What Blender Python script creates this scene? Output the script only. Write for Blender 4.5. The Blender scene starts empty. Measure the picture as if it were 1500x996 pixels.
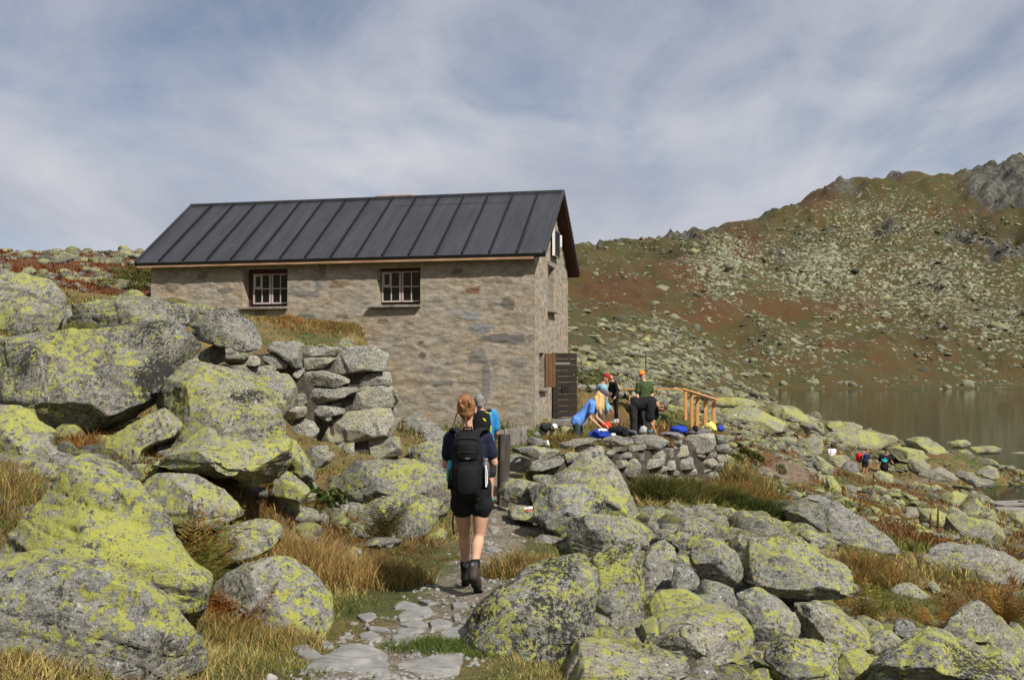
import bpy, bmesh, math, random
import numpy as np
from mathutils import Vector, Matrix, geometry
random.seed(5); RNG = np.random.default_rng(5)
S = bpy.context.scene
COL = S.collection
F = 1470.0; CZ = 1.7; PITCH = math.atan(42/1470)
CP_, SP_ = math.cos(PITCH), math.sin(PITCH)

def W(px, py, Y):
    """photo pixel + distance ahead of the camera -> a point in the world (metres)"""
    u = (px-750)/F; v = (498-py)/F
    fw = CP_-v*SP_; up = SP_+v*CP_
    return np.array([u*Y/fw, Y, CZ+up*Y/fw])

REG = {'P': (0, 0, 1.0), 'R1': (0, 380, 2.93), 'R2': (0, 660, 2.964), 'R3': (400, 560, 2.93), 'R4': (650, 700, 3.0),
       'R5': (1000, 600, 2.516), 'R6': (720, 500, 3.947), 'R7': (1080, 560, 3.571), 'R9': (350, 480, 4.527),
       'RA': (820, 530, 6.0), 'RB': (1180, 640, 10.0), 'RC': (1040, 570, 7.5), 'RD': (400, 820, 4.1667)}
def PX(reg, p):
    a, b, s = REG[reg]
    return (a+p[0]/s, b+p[1]/s)+tuple(p[2:])

# ---------------------------------------------------------------- noise
def _h(ix, iy, iz, seed):
    n = (ix*374761393+iy*668265263+iz*1440662683+seed*974634777) & 0xffffffff
    n = ((n ^ (n >> 13))*1274126177) & 0xffffffff
    n = ((n ^ (n >> 16))*668265261) & 0xffffffff
    return ((n ^ (n >> 15)) & 0xffff)/32767.5-1.0
def vn(P, seed=0):
    P = np.asarray(P, float); i = np.floor(P).astype(np.int64); f = P-i
    f = f*f*f*(f*(f*6-15)+10)
    r = 0
    for a in (0, 1):
        wa = f[:, 0] if a else 1-f[:, 0]
        for b in (0, 1):
            wb = f[:, 1] if b else 1-f[:, 1]
            for c in (0, 1):
                wc = f[:, 2] if c else 1-f[:, 2]
                r = r+wa*wb*wc*_h(i[:, 0]+a, i[:, 1]+b, i[:, 2]+c, seed)
    return r
def fbm(P, o=4, seed=0, g=.5, l=2.07):
    r = 0; a = 1.0; P = np.asarray(P, float)
    for k in range(o):
        r = r+a*vn(P, seed+k*17); a *= g; P = P*l+3.7
    return r
def P3(x, y, z=0):
    x = np.asarray(x, float); return np.stack([x, np.asarray(y, float)+0*x, np.asarray(z, float)+0*x], 1)
def sstep(a, b, x):
    t = np.clip((x-a)/(b-a), 0, 1); return t*t*(3-2*t)

# ---------------------------------------------------------------- mesh helpers
def mesh(name, V, polys, mat=None, smooth=False):
    """polys: list of index tuples, or an (n,k) array"""
    me = bpy.data.meshes.new(name)
    V = np.asarray(V, np.float32)
    if isinstance(polys, np.ndarray):
        n, k = polys.shape
        me.vertices.add(len(V)); me.vertices.foreach_set('co', V.ravel())
        me.loops.add(n*k); me.loops.foreach_set('vertex_index', polys.astype(np.int32).ravel())
        me.polygons.add(n); me.polygons.foreach_set('loop_start', np.arange(0, n*k, k, dtype=np.int32))
        me.update(calc_edges=True); me.validate()
    else:
        me.from_pydata([tuple(map(float, v)) for v in V], [], [tuple(map(int, p)) for p in polys]); me.update()
    if mat: me.materials.append(mat)
    if smooth: me.polygons.foreach_set('use_smooth', [True]*len(me.polygons))
    return me
def put(name, me, parent=None, loc=None, label=None, cat=None, group=None, kind=None, rot=None):
    o = bpy.data.objects.new(name, me); COL.objects.link(o)
    if parent is not None: o.parent = parent
    if loc is not None: o.location = tuple(map(float, loc))
    if rot is not None: o.rotation_euler = rot
    tag(o, label, cat, group, kind); return o
def tag(o, label=None, cat=None, group=None, kind=None):
    if label: o['label'] = label
    if cat: o['category'] = cat
    if group: o['group'] = group
    if kind: o['kind'] = kind
    return o
def fattr(me, name, vals):
    a = me.attributes.new(name, 'FLOAT', 'POINT'); a.data.foreach_set('value', np.asarray(vals, np.float32))
def cattr(me, name, vals):
    a = me.attributes.new(name, 'FLOAT_COLOR', 'POINT')
    v = np.ones((len(vals), 4), np.float32); v[:, :3] = vals; a.data.foreach_set('color', v.ravel())
class MB:
    """collects simple solids into one mesh"""
    def __init__(s): s.v = []; s.f = []; s.fix = True
    def add(s, V, Fc):
        n = len(s.v); s.v += [tuple(map(float, p)) for p in V]; s.f += [tuple(i+n for i in q) for q in Fc]; return s
    def box(s, lo, hi, M=None):
        x0, y0, z0 = lo; x1, y1, z1 = hi
        V = [(x0, y0, z0), (x1, y0, z0), (x1, y1, z0), (x0, y1, z0), (x0, y0, z1), (x1, y0, z1), (x1, y1, z1), (x0, y1, z1)]
        if M is not None: V = [M @ Vector(p) for p in V]
        return s.add(V, [(0, 3, 2, 1), (4, 5, 6, 7), (0, 1, 5, 4), (1, 2, 6, 5), (2, 3, 7, 6), (3, 0, 4, 7)])
    def beam(s, a, b, w, h, up=(0, 0, 1)):
        a = Vector(a); b = Vector(b); d = (b-a).normalized(); sd = d.cross(Vector(up))
        if sd.length < 1e-4: sd = d.cross(Vector((0, 1, 0)))
        sd.normalize(); u = sd.cross(d)
        V = []
        for p in (a, b):
            for (i, j) in ((-1, -1), (1, -1), (1, 1), (-1, 1)): V.append(p+sd*i*w/2+u*j*h/2)
        return s.add(V, [(0, 1, 2, 3), (7, 6, 5, 4), (0, 4, 5, 1), (1, 5, 6, 2), (2, 6, 7, 3), (3, 7, 4, 0)])
    def tube(s, pts, rad, n=10):
        pts = [Vector(p) for p in pts]; V = []; Fc = []
        if not hasattr(rad, '__len__'): rad = [rad]*len(pts)
        for i, p in enumerate(pts):
            d = (pts[min(i+1, len(pts)-1)]-pts[max(i-1, 0)]).normalized()
            a = d.cross(Vector((0.31, .2, .93))); a.normalize(); b = d.cross(a)
            for k in range(n):
                t = 2*math.pi*k/n; V.append(p+(a*math.cos(t)+b*math.sin(t))*rad[i])
        for i in range(len(pts)-1):
            for k in range(n):
                Fc.append((i*n+k, i*n+(k+1) % n, (i+1)*n+(k+1) % n, (i+1)*n+k))
        Fc.append(tuple(range(n-1, -1, -1))); Fc.append(tuple((len(pts)-1)*n+k for k in range(n)))
        return s.add(V, Fc)
    def ell(s, c, r, R=None, nu=14, nv=9):
        V = []; Fc = []; c = Vector(c)
        for i in range(nv+1):
            th = math.pi*i/nv
            for k in range(nu):
                ph = 2*math.pi*k/nu
                p = Vector((r[0]*math.sin(th)*math.cos(ph), r[1]*math.sin(th)*math.sin(ph), r[2]*math.cos(th)))
                if R is not None: p = R @ p
                V.append(c+p)
        for i in range(nv):
            for k in range(nu): Fc.append((i*nu+k, (i+1)*nu+k, (i+1)*nu+(k+1) % nu, i*nu+(k+1) % nu))
        n0 = len(s.v); s.add(V, Fc); return s
    def cap(s, a, b, ra, rb, n=12, m=4):
        """a limb: two spheres and the cone between, closed"""
        a = Vector(a); b = Vector(b); d = b-a
        d = d.normalized() if d.length > 1e-6 else Vector((0, 0, 1))
        x = d.cross(Vector((.3, .25, .9))); x.normalize(); y = d.cross(x); V = []; Fc = []
        rows = []
        for i in range(m+1):
            t = -math.pi/2+math.pi/2*i/m; rows.append((a+d*ra*math.sin(t), max(ra*math.cos(t), 1e-4)))
        for i in range(m+1):
            t = math.pi/2*i/m; rows.append((b+d*rb*math.sin(t), max(rb*math.cos(t), 1e-4)))
        for c, r in rows:
            for k in range(n):
                t = 2*math.pi*k/n; V.append(c+(x*math.cos(t)+y*math.sin(t))*r)
        for i in range(len(rows)-1):
            for k in range(n): Fc.append((i*n+k, i*n+(k+1) % n, (i+1)*n+(k+1) % n, (i+1)*n+k))
        Fc.append(tuple(range(n-1, -1, -1))); L = (len(rows)-1)*n; Fc.append(tuple(L+k for k in range(n)))
        return s.add(V, Fc)
    def build(s, name, mat, parent=None, smooth=False, loc=None, bevel=0, **kw):
        V = np.array(s.v, float)
        if loc is not None: V = V-np.asarray(loc)
        me = mesh(name, V, s.f, mat, smooth)
        if s.fix and not bevel:
            bm = bmesh.new(); bm.from_mesh(me); bmesh.ops.recalc_face_normals(bm, faces=bm.faces); bm.to_mesh(me); bm.free()
        if bevel:
            bm = bmesh.new(); bm.from_mesh(me); bmesh.ops.recalc_face_normals(bm, faces=bm.faces)
            bmesh.ops.bevel(bm, geom=bm.edges[:], offset=bevel, segments=2, affect='EDGES', profile=.6, clamp_overlap=True)
            bm.to_mesh(me); bm.free()
        return put(name, me, parent, loc if parent is None else None, **kw)

# ---- organic solids: raw shells are voxel-remeshed in one go, then smoothed and roughened with numpy
JOBS = []
def shell(name, V, polys, voxel, mat, loc, smooth=3, post=None, parent=None, props=None, **kw):
    V = np.asarray(V, float)-np.asarray(loc, float)
    o = put(name, mesh(name, V, polys, mat), parent, None if parent is not None and np.allclose(loc, 0) else loc, **kw)
    if props:
        for k, v in props.items(): o[k] = v
    m = o.modifiers.new('r', 'REMESH'); m.mode = 'VOXEL'; m.voxel_size = voxel; m.use_smooth_shade = True
    JOBS.append((o, smooth, post, mat)); return o
def lap(V, E, n, lam=.5, mu=None):
    deg = np.bincount(E.ravel(), minlength=len(V)).astype(float)[:, None]; deg[deg == 0] = 1
    for k in range(n):
        for l in ((lam,) if mu is None else (lam, mu)):
            s = np.stack([np.bincount(E[:, 0], weights=V[E[:, 1], c], minlength=len(V))+np.bincount(E[:, 1], weights=V[E[:, 0], c], minlength=len(V)) for c in range(3)], 1)
            V = V+l*(s/deg-V)
    return V
def getv(me):
    V = np.empty(len(me.vertices)*3, np.float32); me.vertices.foreach_get('co', V); return V.reshape(-1, 3).astype(float)
def getn(me):
    V = np.empty(len(me.vertices)*3, np.float32); me.vertices.foreach_get('normal', V); return V.reshape(-1, 3).astype(float)
def run_jobs():
    dg = bpy.context.evaluated_depsgraph_get(); dg.update()
    for o, smooth, post, mat in JOBS:
        me = bpy.data.meshes.new_from_object(o.evaluated_get(dg)); me.name = o.name
        V = getv(me); E = np.empty(len(me.edges)*2, np.int32); me.edges.foreach_get('vertices', E); E = E.reshape(-1, 2)
        if len(V):
            V = lap(V, E, smooth); me.vertices.foreach_set('co', V.astype(np.float32).ravel()); me.update()
            if post:
                V = post(V, getn(me), E); me.vertices.foreach_set('co', V.astype(np.float32).ravel()); me.update()
        me.materials.clear(); me.materials.append(mat)
        me.polygons.foreach_set('use_smooth', [True]*len(me.polygons))
        o.modifiers.clear(); old = o.data; o.data = me; bpy.data.meshes.remove(old)
    JOBS.clear()

# ---------------------------------------------------------------- material helper
class N:
    def __init__(s, name=None, tree=None):
        if tree is None:
            s.m = bpy.data.materials.new(name); s.m.use_nodes = True; s.t = s.m.node_tree
        else: s.t = tree
        s.t.nodes.clear()
    def n(s, t, ins=None, **props):
        nd = s.t.nodes.new(t)
        for k, v in props.items(): setattr(nd, k, v)
        for k, v in (ins or {}).items(): s.set(nd.inputs[k], v)
        return nd
    def set(s, sock, v):
        if isinstance(v, bpy.types.NodeSocket): s.t.links.new(v, sock)
        elif isinstance(v, (tuple, list)) and len(v) == 3 and sock.type == 'RGBA': sock.default_value = (*v, 1)
        else: sock.default_value = v
    def obj(s): return s.n('ShaderNodeTexCoord').outputs['Object']
    def nz(s):
        return s.n('ShaderNodeSeparateXYZ', {0: s.n('ShaderNodeNewGeometry').outputs['Normal']}).outputs[2]
    def noise(s, v, sc, det=5, ro=.6, dist=0, out=0):
        return s.n('ShaderNodeTexNoise', {'Vector': v, 'Scale': sc, 'Detail': det, 'Roughness': ro, 'Distortion': dist}).outputs[out]
    def vor(s, v, sc, feature='F1', out='Distance', rnd=1.0):
        return s.n('ShaderNodeTexVoronoi', {'Vector': v, 'Scale': sc, 'Randomness': rnd}, feature=feature).outputs[out]
    def map(s, v, scale=(1, 1, 1), rot=(0, 0, 0), loc=(0, 0, 0)):
        return s.n('ShaderNodeMapping', {'Vector': v, 'Scale': scale, 'Rotation': rot, 'Location': loc}).outputs[0]
    def ramp(s, f, st, inter='LINEAR'):
        r = s.n('ShaderNodeValToRGB', {0: f}); e = r.color_ramp.elements; r.color_ramp.interpolation = inter
        while len(e) < len(st): e.new(.5)
        for i, (p, c) in enumerate(st): e[i].position = p; e[i].color = (*c, 1) if len(c) == 3 else c
        return r.outputs[0]
    def mix(s, f, a, b, mode='MIX'):
        nd = s.n('ShaderNodeMix', data_type='RGBA', blend_type=mode)
        s.set(nd.inputs[0], f); s.set(nd.inputs[6], a); s.set(nd.inputs[7], b); return nd.outputs[2]
    def mth(s, op, a, b=0.0, c=None):
        ins = {0: a, 1: b}
        if c is not None: ins[2] = c
        return s.n('ShaderNodeMath', ins, operation=op).outputs[0]
    def rng(s, v, a, b, c=0.0, d=1.0, smooth=False):
        return s.n('ShaderNodeMapRange', {0: v, 1: a, 2: b, 3: c, 4: d}, interpolation_type='SMOOTHSTEP' if smooth else 'LINEAR').outputs[0]
    def attr(s, name, typ='GEOMETRY', out='Fac'): return s.n('ShaderNodeAttribute', attribute_name=name, attribute_type=typ).outputs[out]
    def bump(s, h, st=.5, d=.02, nrm=None):
        i = {'Height': h, 'Strength': st, 'Distance': d}
        if nrm is not None: i['Normal'] = nrm
        return s.n('ShaderNodeBump', i).outputs[0]
    def out(s, col, rough=.85, normal=None, **kw):
        i = {'Base Color': col, 'Roughness': rough}
        if normal is not None: i['Normal'] = normal
        for k, v in kw.items(): i[k.replace('_', ' ')] = v
        b = s.n('ShaderNodeBsdfPrincipled', i)
        if 'Specular_IOR_Level' not in kw: b.inputs['Specular IOR Level'].default_value = .25
        s.n('ShaderNodeOutputMaterial', {0: b.outputs[0]}); return s.m
def flat(name, col, rough=.8, var=.25, sc=30, bump=.25, dist=.004, **kw):
    """plain stuff (cloth, paint, leather): a little uneven in tone and surface"""
    k = N(name); co = k.obj(); a = k.noise(co, sc, 6, .65)
    c = k.mix(k.rng(a, .3, .7), tuple(x*(1-var) for x in col), tuple(min(1, x*(1+var)) for x in col))
    return k.out(c, rough, k.bump(k.noise(co, sc*3, 4, .6), bump, dist), **kw)
# ---------------------------------------------------------------- materials of rock and ground
def rock_material(name, tone=1.0, warm=0.0, fine=1.0, far=False):
    k = N(name); co = k.obj(); nz = k.nz()
    co = k.n('ShaderNodeVectorMath', {0: co, 1: k.n('ShaderNodeVectorMath', {0: k.n('ShaderNodeObjectInfo').outputs['Location'], 1: (.37, .37, .37)}, operation='MULTIPLY').outputs[0]}, operation='ADD').outputs[0]
    li = k.attr('lichen', 'OBJECT'); bl = k.attr('dark', 'OBJECT')
    st = k.map(co, (2.2*fine, 2.2*fine, 13*fine), (.5, .35, .2))
    nf = k.noise(st, 1.6, 7, .68, .4); n1 = k.noise(co, 2.3*fine, 7, .62); n2 = k.noise(co, 17*fine, 8, .72); n3 = k.noise(co, 80*fine, 4, .7)
    g = k.mth('ADD', k.mth('MULTIPLY', nf, .24), k.mth('ADD', k.mth('MULTIPLY', n2, .42), k.mth('MULTIPLY', n3, .34)))
    t = tone
    base = k.ramp(g, [(.37, (.045*t, .044*t, .040*t)), (.45, (.13*t, .128*t, .118*t)), (.53, (.225*t, .222*t, (.207-.015*warm)*t)), (.64, (.40*t, .39*t, (.36-.02*warm)*t))])
    base = k.mix(k.rng(n1, .42, .62, 0, .5), base, k.mix(1, base, (1.12, 1.06, .90), 'MULTIPLY'))
    rd_ = k.n('ShaderNodeObjectInfo').outputs['Random']; base = k.mix(1, base, k.ramp(rd_, [(0, (.80, .79, .76)), (.35, (1.0, 1.0, 1.0)), (.7, (1.12, 1.07, .98)), (1, (.92, .95, .97))]), 'MULTIPLY')
    base = k.mix(k.rng(k.noise(k.map(co, loc=(9, 1, 5)), 3.1*fine, 8, .72), .60, .68, 0, .55), base, (.27, .17, .085))      # rusty stains
    # grey-green crusts, soft edged and everywhere
    pm = k.mth('ADD', k.mth('MULTIPLY', k.noise(co, 6*fine, 9, .75), .7), k.mth('ADD', k.mth('MULTIPLY', n1, .3), k.mth('MULTIPLY', li, .5)))
    base = k.mix(k.rng(pm, .50, .58, 0, .55), base, k.mix(k.rng(n2, .4, .6), (.16, .165, .105), (.29, .295, .195)))
    wm = k.noise(k.map(co, loc=(7, 3, 1)), 24*fine, 6, .72)
    base = k.mix(k.rng(wm, .605, .635, 0, .8), base, (.48, .47, .44))
    dm = k.mth('ADD', k.mth('MULTIPLY', k.noise(k.map(co, loc=(3, 17, 1)), 26*fine, 5, .7), .7), k.mth('MULTIPLY', k.noise(k.map(co, loc=(13, 7, 1)), 3.4*fine, 5, .65), .3))
    base = k.mix(k.rng(dm, .545, .565, 0, .85), base, (.036, .035, .032))
    # map lichen: small sharp-edged yellow-green patches gathered in wide fields
    fld = k.mth('ADD', k.noise(k.map(co, loc=(3, 9, 4)), 1.25*fine, 5, .6), k.mth('ADD', k.mth('MULTIPLY', nz, .07), k.mth('MULTIPLY', li, 1.25)))
    fin_ = k.mth('ADD', k.mth('MULTIPLY', k.noise(k.map(co, loc=(1, 2, 8)), 12.5*fine, 6, .68), .68), k.mth('MULTIPLY', k.noise(k.map(co, loc=(6, 2, 1)), 46*fine, 4, .66), .32))
    lm = k.mth('ADD', k.mth('MULTIPLY', fld, .42), k.mth('MULTIPLY', fin_, .95))
    lmask = k.rng(lm, .727, .741)
    lc = k.mix(k.rng(n2, .38, .62), (.36, .36, .055), (.25, .265, .085))
    lc = k.mix(k.rng(n3, .50, .64, 0, .55), lc, (.19, .195, .075)); lc = k.mix(k.rng(n1, .52, .7, 0, .5), lc, (.30, .31, .15))
    base = k.mix(k.mth('MULTIPLY', lmask, .93), base, lc)
    base = k.mix(k.rng(k.noise(k.map(co, loc=(21, 3, 6)), 55*fine, 4, .7), .585, .62, 0, .75), base, (.06, .06, .045))
    # black lichen: clusters of spots
    bm = k.mth('ADD', k.mth('MULTIPLY', k.noise(k.map(co, loc=(11, 4, 2)), 1.7*fine, 4, .6), .46), k.mth('MULTIPLY', k.noise(k.map(co, loc=(2, 14, 2)), 34*fine, 7, .76), .54))
    base = k.mix(k.rng(k.mth('ADD', bm, bl), .575, .592, 0, .93), base, (.020, .019, .018))
    if far: base = k.mix(k.rng(n1, .35, .65, .3, .75), base, (.155, .155, .10))
    base = k.mix(1, base, k.mix(k.attr('tone'), (1, 1, 1), (.30, .29, .28)), 'MULTIPLY')
    h = k.mth('ADD', k.mth('MULTIPLY', nf, .45), k.mth('ADD', k.mth('MULTIPLY', n2, .6), k.mth('MULTIPLY', n3, .36)))
    h = k.mth('ADD', h, k.mth('MULTIPLY', lmask, .04))
    return k.out(base, .92, k.bump(h, .8, .035/fine))
M_ROCK = rock_material('lichen_rock')
M_WALLSTONE = rock_material('wall_stone', 1.3, .4, 1.5)
M_FAR = rock_material('far_rock', .95, .3, .35, True)
def path_stone():
    k = N('path_stone'); co = k.obj()
    n = k.noise(co, 5, 8, .68); f = k.noise(k.map(co, (4, 16, 4), (0, 0, .4)), 1.2, 6, .65)
    c = k.ramp(k.mth('ADD', k.mth('MULTIPLY', n, .6), k.mth('MULTIPLY', f, .4)), [(.36, (.11, .108, .10)), (.5, (.21, .205, .19)), (.66, (.33, .315, .285))])
    ln = k.mth('ADD', k.noise(k.map(co, loc=(2, 1, 7)), 7, 8, .72), k.attr('lichen', 'OBJECT'))
    c = k.mix(k.rng(ln, .63, .66), c, (.37, .37, .08))
    return k.out(c, .8, k.bump(k.mth('ADD', k.noise(co, 40, 6, .7), f), .5, .015))
M_PATHSTONE = path_stone()

def ground_material(name, far=False):
    k = N(name); co = k.obj()
    pa = k.attr('path'); sc = k.attr('scree'); ru = k.attr('rust'); gr = k.attr('green'); cr = k.attr('crag')
    n0 = k.noise(co, .05, 6, .62); n1 = k.noise(co, .45, 7, .65); n2 = k.noise(co, 3.1, 8, .68); n3 = k.noise(co, 22, 6, .7)
    g = k.mth('ADD', k.mth('MULTIPLY', n2, .6), k.mth('MULTIPLY', n3, .4))
    straw = k.ramp(g, [(.3, (.05, .036, .014)), (.5, (.125, .092, .036)), (.7, (.22, .165, .07))])
    green = k.ramp(g, [(.3, (.022, .03, .010)), (.5, (.065, .075, .022)), (.7, (.13, .13, .04))])
    rust = k.ramp(g, [(.3, (.030, .012, .006)), (.5, (.10, .040, .016)), (.7, (.165, .080, .028))])
    if far: rust = k.mix(1, rust, (.66, .80, .66), 'MULTIPLY'); straw = k.mix(1, straw, (.50, .475, .37), 'MULTIPLY'); green = k.mix(1, green, (.58, .60, .55), 'MULTIPLY')
    v = k.mix(k.rng(k.mth('ADD', n1, k.mth('MULTIPLY', gr, .35)), .47, .57), straw, green)
    v = k.mix(k.rng(k.mth('ADD', k.mth('ADD', k.mth('MULTIPLY', k.noise(k.map(co, loc=(31, 7, 0)), .06 if far else .33, 6, .62), .5), k.mth('MULTIPLY', k.noise(k.map(co, loc=(1, 47, 0)), .5, 8, .72), .5)), k.mth('MULTIPLY', ru, .25)), .565, .665), v, rust)
    # gravel of the path and stony ground between the boulders
    vo = k.n('ShaderNodeTexVoronoi', {'Vector': co, 'Scale': 34.0}); vb = k.n('ShaderNodeTexVoronoi', {'Vector': co, 'Scale': 11.0})
    grav = k.mix(.55, k.ramp(k.n('ShaderNodeSeparateColor', {0: vo.outputs['Color']}).outputs[0], [(0, (.09, .075, .055)), (.6, (.19, .16, .12)), (1, (.36, .33, .28))]), k.ramp(g, [(.3, (.07, .055, .036)), (.6, (.20, .165, .115))]))
    v = k.mix(k.rng(k.mth('ADD', k.mth('MULTIPLY', k.noise(co, 4.5, 8, .7), .7), pa), .74, .92), v, grav)
    # scree far off: blocks of pale stone broken by heath, sized in metres
    v1 = k.n('ShaderNodeTexVoronoi', {'Vector': k.map(co, (1, 1, 1)), 'Scale': .34}); v2 = k.n('ShaderNodeTexVoronoi', {'Vector': co, 'Scale': .8})
    c1 = k.n('ShaderNodeSeparateColor', {0: v1.outputs['Color']}).outputs[0]; c2 = k.n('ShaderNodeSeparateColor', {0: v2.outputs['Color']}).outputs[1]
    stone = k.mix(.5, k.ramp(c1, [(0, (.06, .06, .048)), (.5, (.155, .155, .115)), (1, (.29, .29, .205))]), k.ramp(c2, [(0, (.07, .07, .052)), (1, (.26, .26, .18))]))
    stone = k.mix(k.rng(n1, .45, .62, 0, .6), stone, k.mix(1, stone, (1.12, 1.14, .72), 'MULTIPLY'))
    cover = k.mth('ADD', k.mth('MULTIPLY', k.noise(k.map(co, loc=(5, 1, 9)), .21, 9, .72), .75), k.mth('ADD', k.mth('MULTIPLY', c2, .25), sc))
    sm = k.rng(cover, .66, .74)
    v = k.mix(sm, v, stone)
    crag = k.ramp(k.noise(k.map(co, (1, 1, .35)), .35, 9, .72), [(.34, (.018, .017, .014)), (.5, (.060, .058, .047)), (.66, (.15, .142, .112))])
    v = k.mix(k.rng(k.mth('ADD', k.mth('MULTIPLY', k.noise(co, .12, 8, .7), .8), cr), .78, .88), v, crag)
    h = k.mth('ADD', k.mth('MULTIPLY', n3, .03), k.mth('ADD', k.mth('MULTIPLY', n2, .08), k.mth('MULTIPLY', k.mth('SUBTRACT', 1.0, v1.outputs['Distance']), k.mth('MULTIPLY', sm, .7))))
    h = k.mth('ADD', h, k.mth('MULTIPLY', k.mth('MULTIPLY', vo.outputs['Distance'], pa), -.02))
    return k.out(v, .95, k.bump(h, .8, 1.0))
M_GROUND = ground_material('mountain_ground')
M_HILL = ground_material('mountain_slope', True)

# ---------------------------------------------------------------- terrain
LAKE_Z = -5.0
def C(px, py, Y): return tuple(W(px, py, Y))
H0 = [  # control points: where the ground is
 *[C(*a) for a in [
 (560,996,5.5),(640,900,7.8),(690,868,8.56),(740,780,12.6),(742,748,15.5),(720,735,16.2),
 (60,1000,4.6),(0,760,6.8),(30,690,8.2),(280,860,8.0),(330,940,6.7),(480,862,9.0),(560,832,10.),(470,745,13.),(500,690,15),(620,700,15),
 (430,690,14.5),(450,690,16.2),(560,692,16.7),(400,672,15.8),(520,690,16.5),(150,672,9.6),(260,650,10.3),(0,655,10),(-200,645,10),(-300,700,7),
 (120,500,15),(300,480,17),(0,440,22),(120,430,26),(250,430,27),(60,400,42),(200,395,45),(0,378,62),(60,377,66),(120,371,66),(200,373,66),(330,375,66),(-100,375,60),(-350,330,60),
 (560,500,21),(650,500,26),(400,490,24),
 (650,640,20.5),(600,655,18.5),(700,640,21),(783,632,22),(830,618,26.5),
 (800,800,11),(860,870,8.6),(700,990,6.0),(935,760,14.5),(1000,740,17),(1070,722,19.8),(1100,745,18.5),(1150,700,26),(1210,706,36),
 (1090,656,32),(1050,622,36),(1000,595,40),(930,590,42),(860,580,42),(1130,630,46),(1060,590,60),(1000,575,80),(900,560,75),(1100,585,90),
 (1200,690,46),(1295,713,50),(1380,705,51),(1422,711,50),(1405,725,44),(1500,768,39),(1400,765,33),(1330,782,27),(1250,905,12.5),(1350,905,13),(1460,905,13.5),
 (1100,975,8.6),(1300,1000,8.5),(1450,1010,9),(1000,900,9.5),(900,1005,6.4),(1700,930,13),(1700,800,30),
 (1180,640,72),(1260,651,70),(1350,663,62),(1420,676,58),
 (1100,575,200),(1000,565,160),(900,530,150),(860,500,180),(1050,560,230),(980,500,230),(870,450,300),(1000,452,300),
 (1100,567,330),(1300,566,335),(1500,566,340),(1700,566,345),
 (1250,515,380),(1500,525,370),(1100,500,370),(1000,450,390),(900,440,400),(840,445,380),(1150,460,440),(1300,440,470),(1500,430,460),(1400,480,410),
 (850,400,500),(930,395,500),(1030,390,520),(1150,360,560),(1280,330,600),(1400,340,580),(1500,320,560),(1100,440,450),
 (848,368,680),(900,356,690),(960,350,700),(1040,338,710),(1100,322,715),(1135,314,715),(1190,287,720),(1250,277,725),(1300,264,720),(1322,256,718),(1350,260,720),(1400,259,720),(1440,252,720),(1500,234,720),(1600,215,720),(1750,190,720),
 (700,400,640),(560,440,600),(400,450,500),(200,440,400),(0,430,400)]],
 # lake bed
 *[(x, y, LAKE_Z-2) for x, y in [(50, 110), (60, 150), (54, 200), (44, 150), (40, 122), (69, 270), (76, 310), (80, 130), (75, 200), (110, 180), (90, 260), (140, 250), (45, 95), (120, 120), (160, 300), (34, 50), (38, 58), (200, 250), (25.3, 52), (26.5, 56), (25.6, 48.5), (29, 53)]],
 # round the camera and behind it
 *[(x, y, z) for x, y, z in [(0, 3, 0), (2, 3, -.2), (-2, 3, .2), (0, -4, .2), (5, -3, -.8), (-5, -3, 1.2), (0, -40, 4), (40, -30, -4), (-40, -20, 12), (60, 20, -7), (-60, 30, 14), (0, -400, 40), (300, -200, 10), (-300, 0, 60), (-400, 400, 60), (400, 100, 0), (0, 1500, 40), (700, 1200, 150), (-700, 1200, 40), (-1200, 0, 60), (1200, 0, 100), (0, -1400, 60), (300, 900, 110), (100, 900, 60), (500, 900, 150)]]]
H0 = np.array(H0)
def _pc(x, y):
    r = np.hypot(x, y)+1.5; return np.stack([np.arctan2(x, y)*1.0, np.log(r)], 1)
_cq = _pc(H0[:, 0], H0[:, 1])
def _phi(A, B):
    d = A[:, None, :]-B[None]; d[..., 0] = (d[..., 0]+math.pi) % (2*math.pi)-math.pi
    return np.sqrt((d**2).sum(2)+.0012)
_e = (H0[:, 2]-CZ)/(np.hypot(H0[:, 0], H0[:, 1])+1.5)
_K = _phi(_cq, _cq)-np.eye(len(_cq))*.004
_n = len(_cq); _A = np.zeros((_n+1, _n+1)); _A[:_n, :_n] = _K; _A[:_n, _n] = 1; _A[_n, :_n] = 1
_w = np.linalg.solve(_A, np.append(_e, 0))
def h_base(x, y):
    x = np.asarray(x, float); y = np.asarray(y, float); out = np.empty(len(x))
    for i in range(0, len(x), 20000):
        s = slice(i, i+20000)
        out[s] = CZ+(_phi(_pc(x[s], y[s]), _cq) @ _w[:_n]+_w[_n])*(np.hypot(x[s], y[s])+1.5)
    return out
def poly_sd(x, y, poly):
    """signed distance to a polygon, positive inside"""
    x = np.asarray(x, float); y = np.asarray(y, float); d = np.full(len(x), 1e9); ins = np.zeros(len(x), bool)
    n = len(poly)
    for i in range(n):
        (ax, ay), (bx, by) = poly[i], poly[(i+1) % n]
        ex, ey = bx-ax, by-ay; t = np.clip(((x-ax)*ex+(y-ay)*ey)/(ex*ex+ey*ey), 0, 1)
        d = np.minimum(d, np.hypot(x-ax-t*ex, y-ay-t*ey))
        c = ((ay > y) != (by > y)) & (x < (bx-ax)*(y-ay)/((by-ay) if by != ay else 1e-9)+ax); ins ^= c
    return np.where(ins, d, -d)
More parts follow.
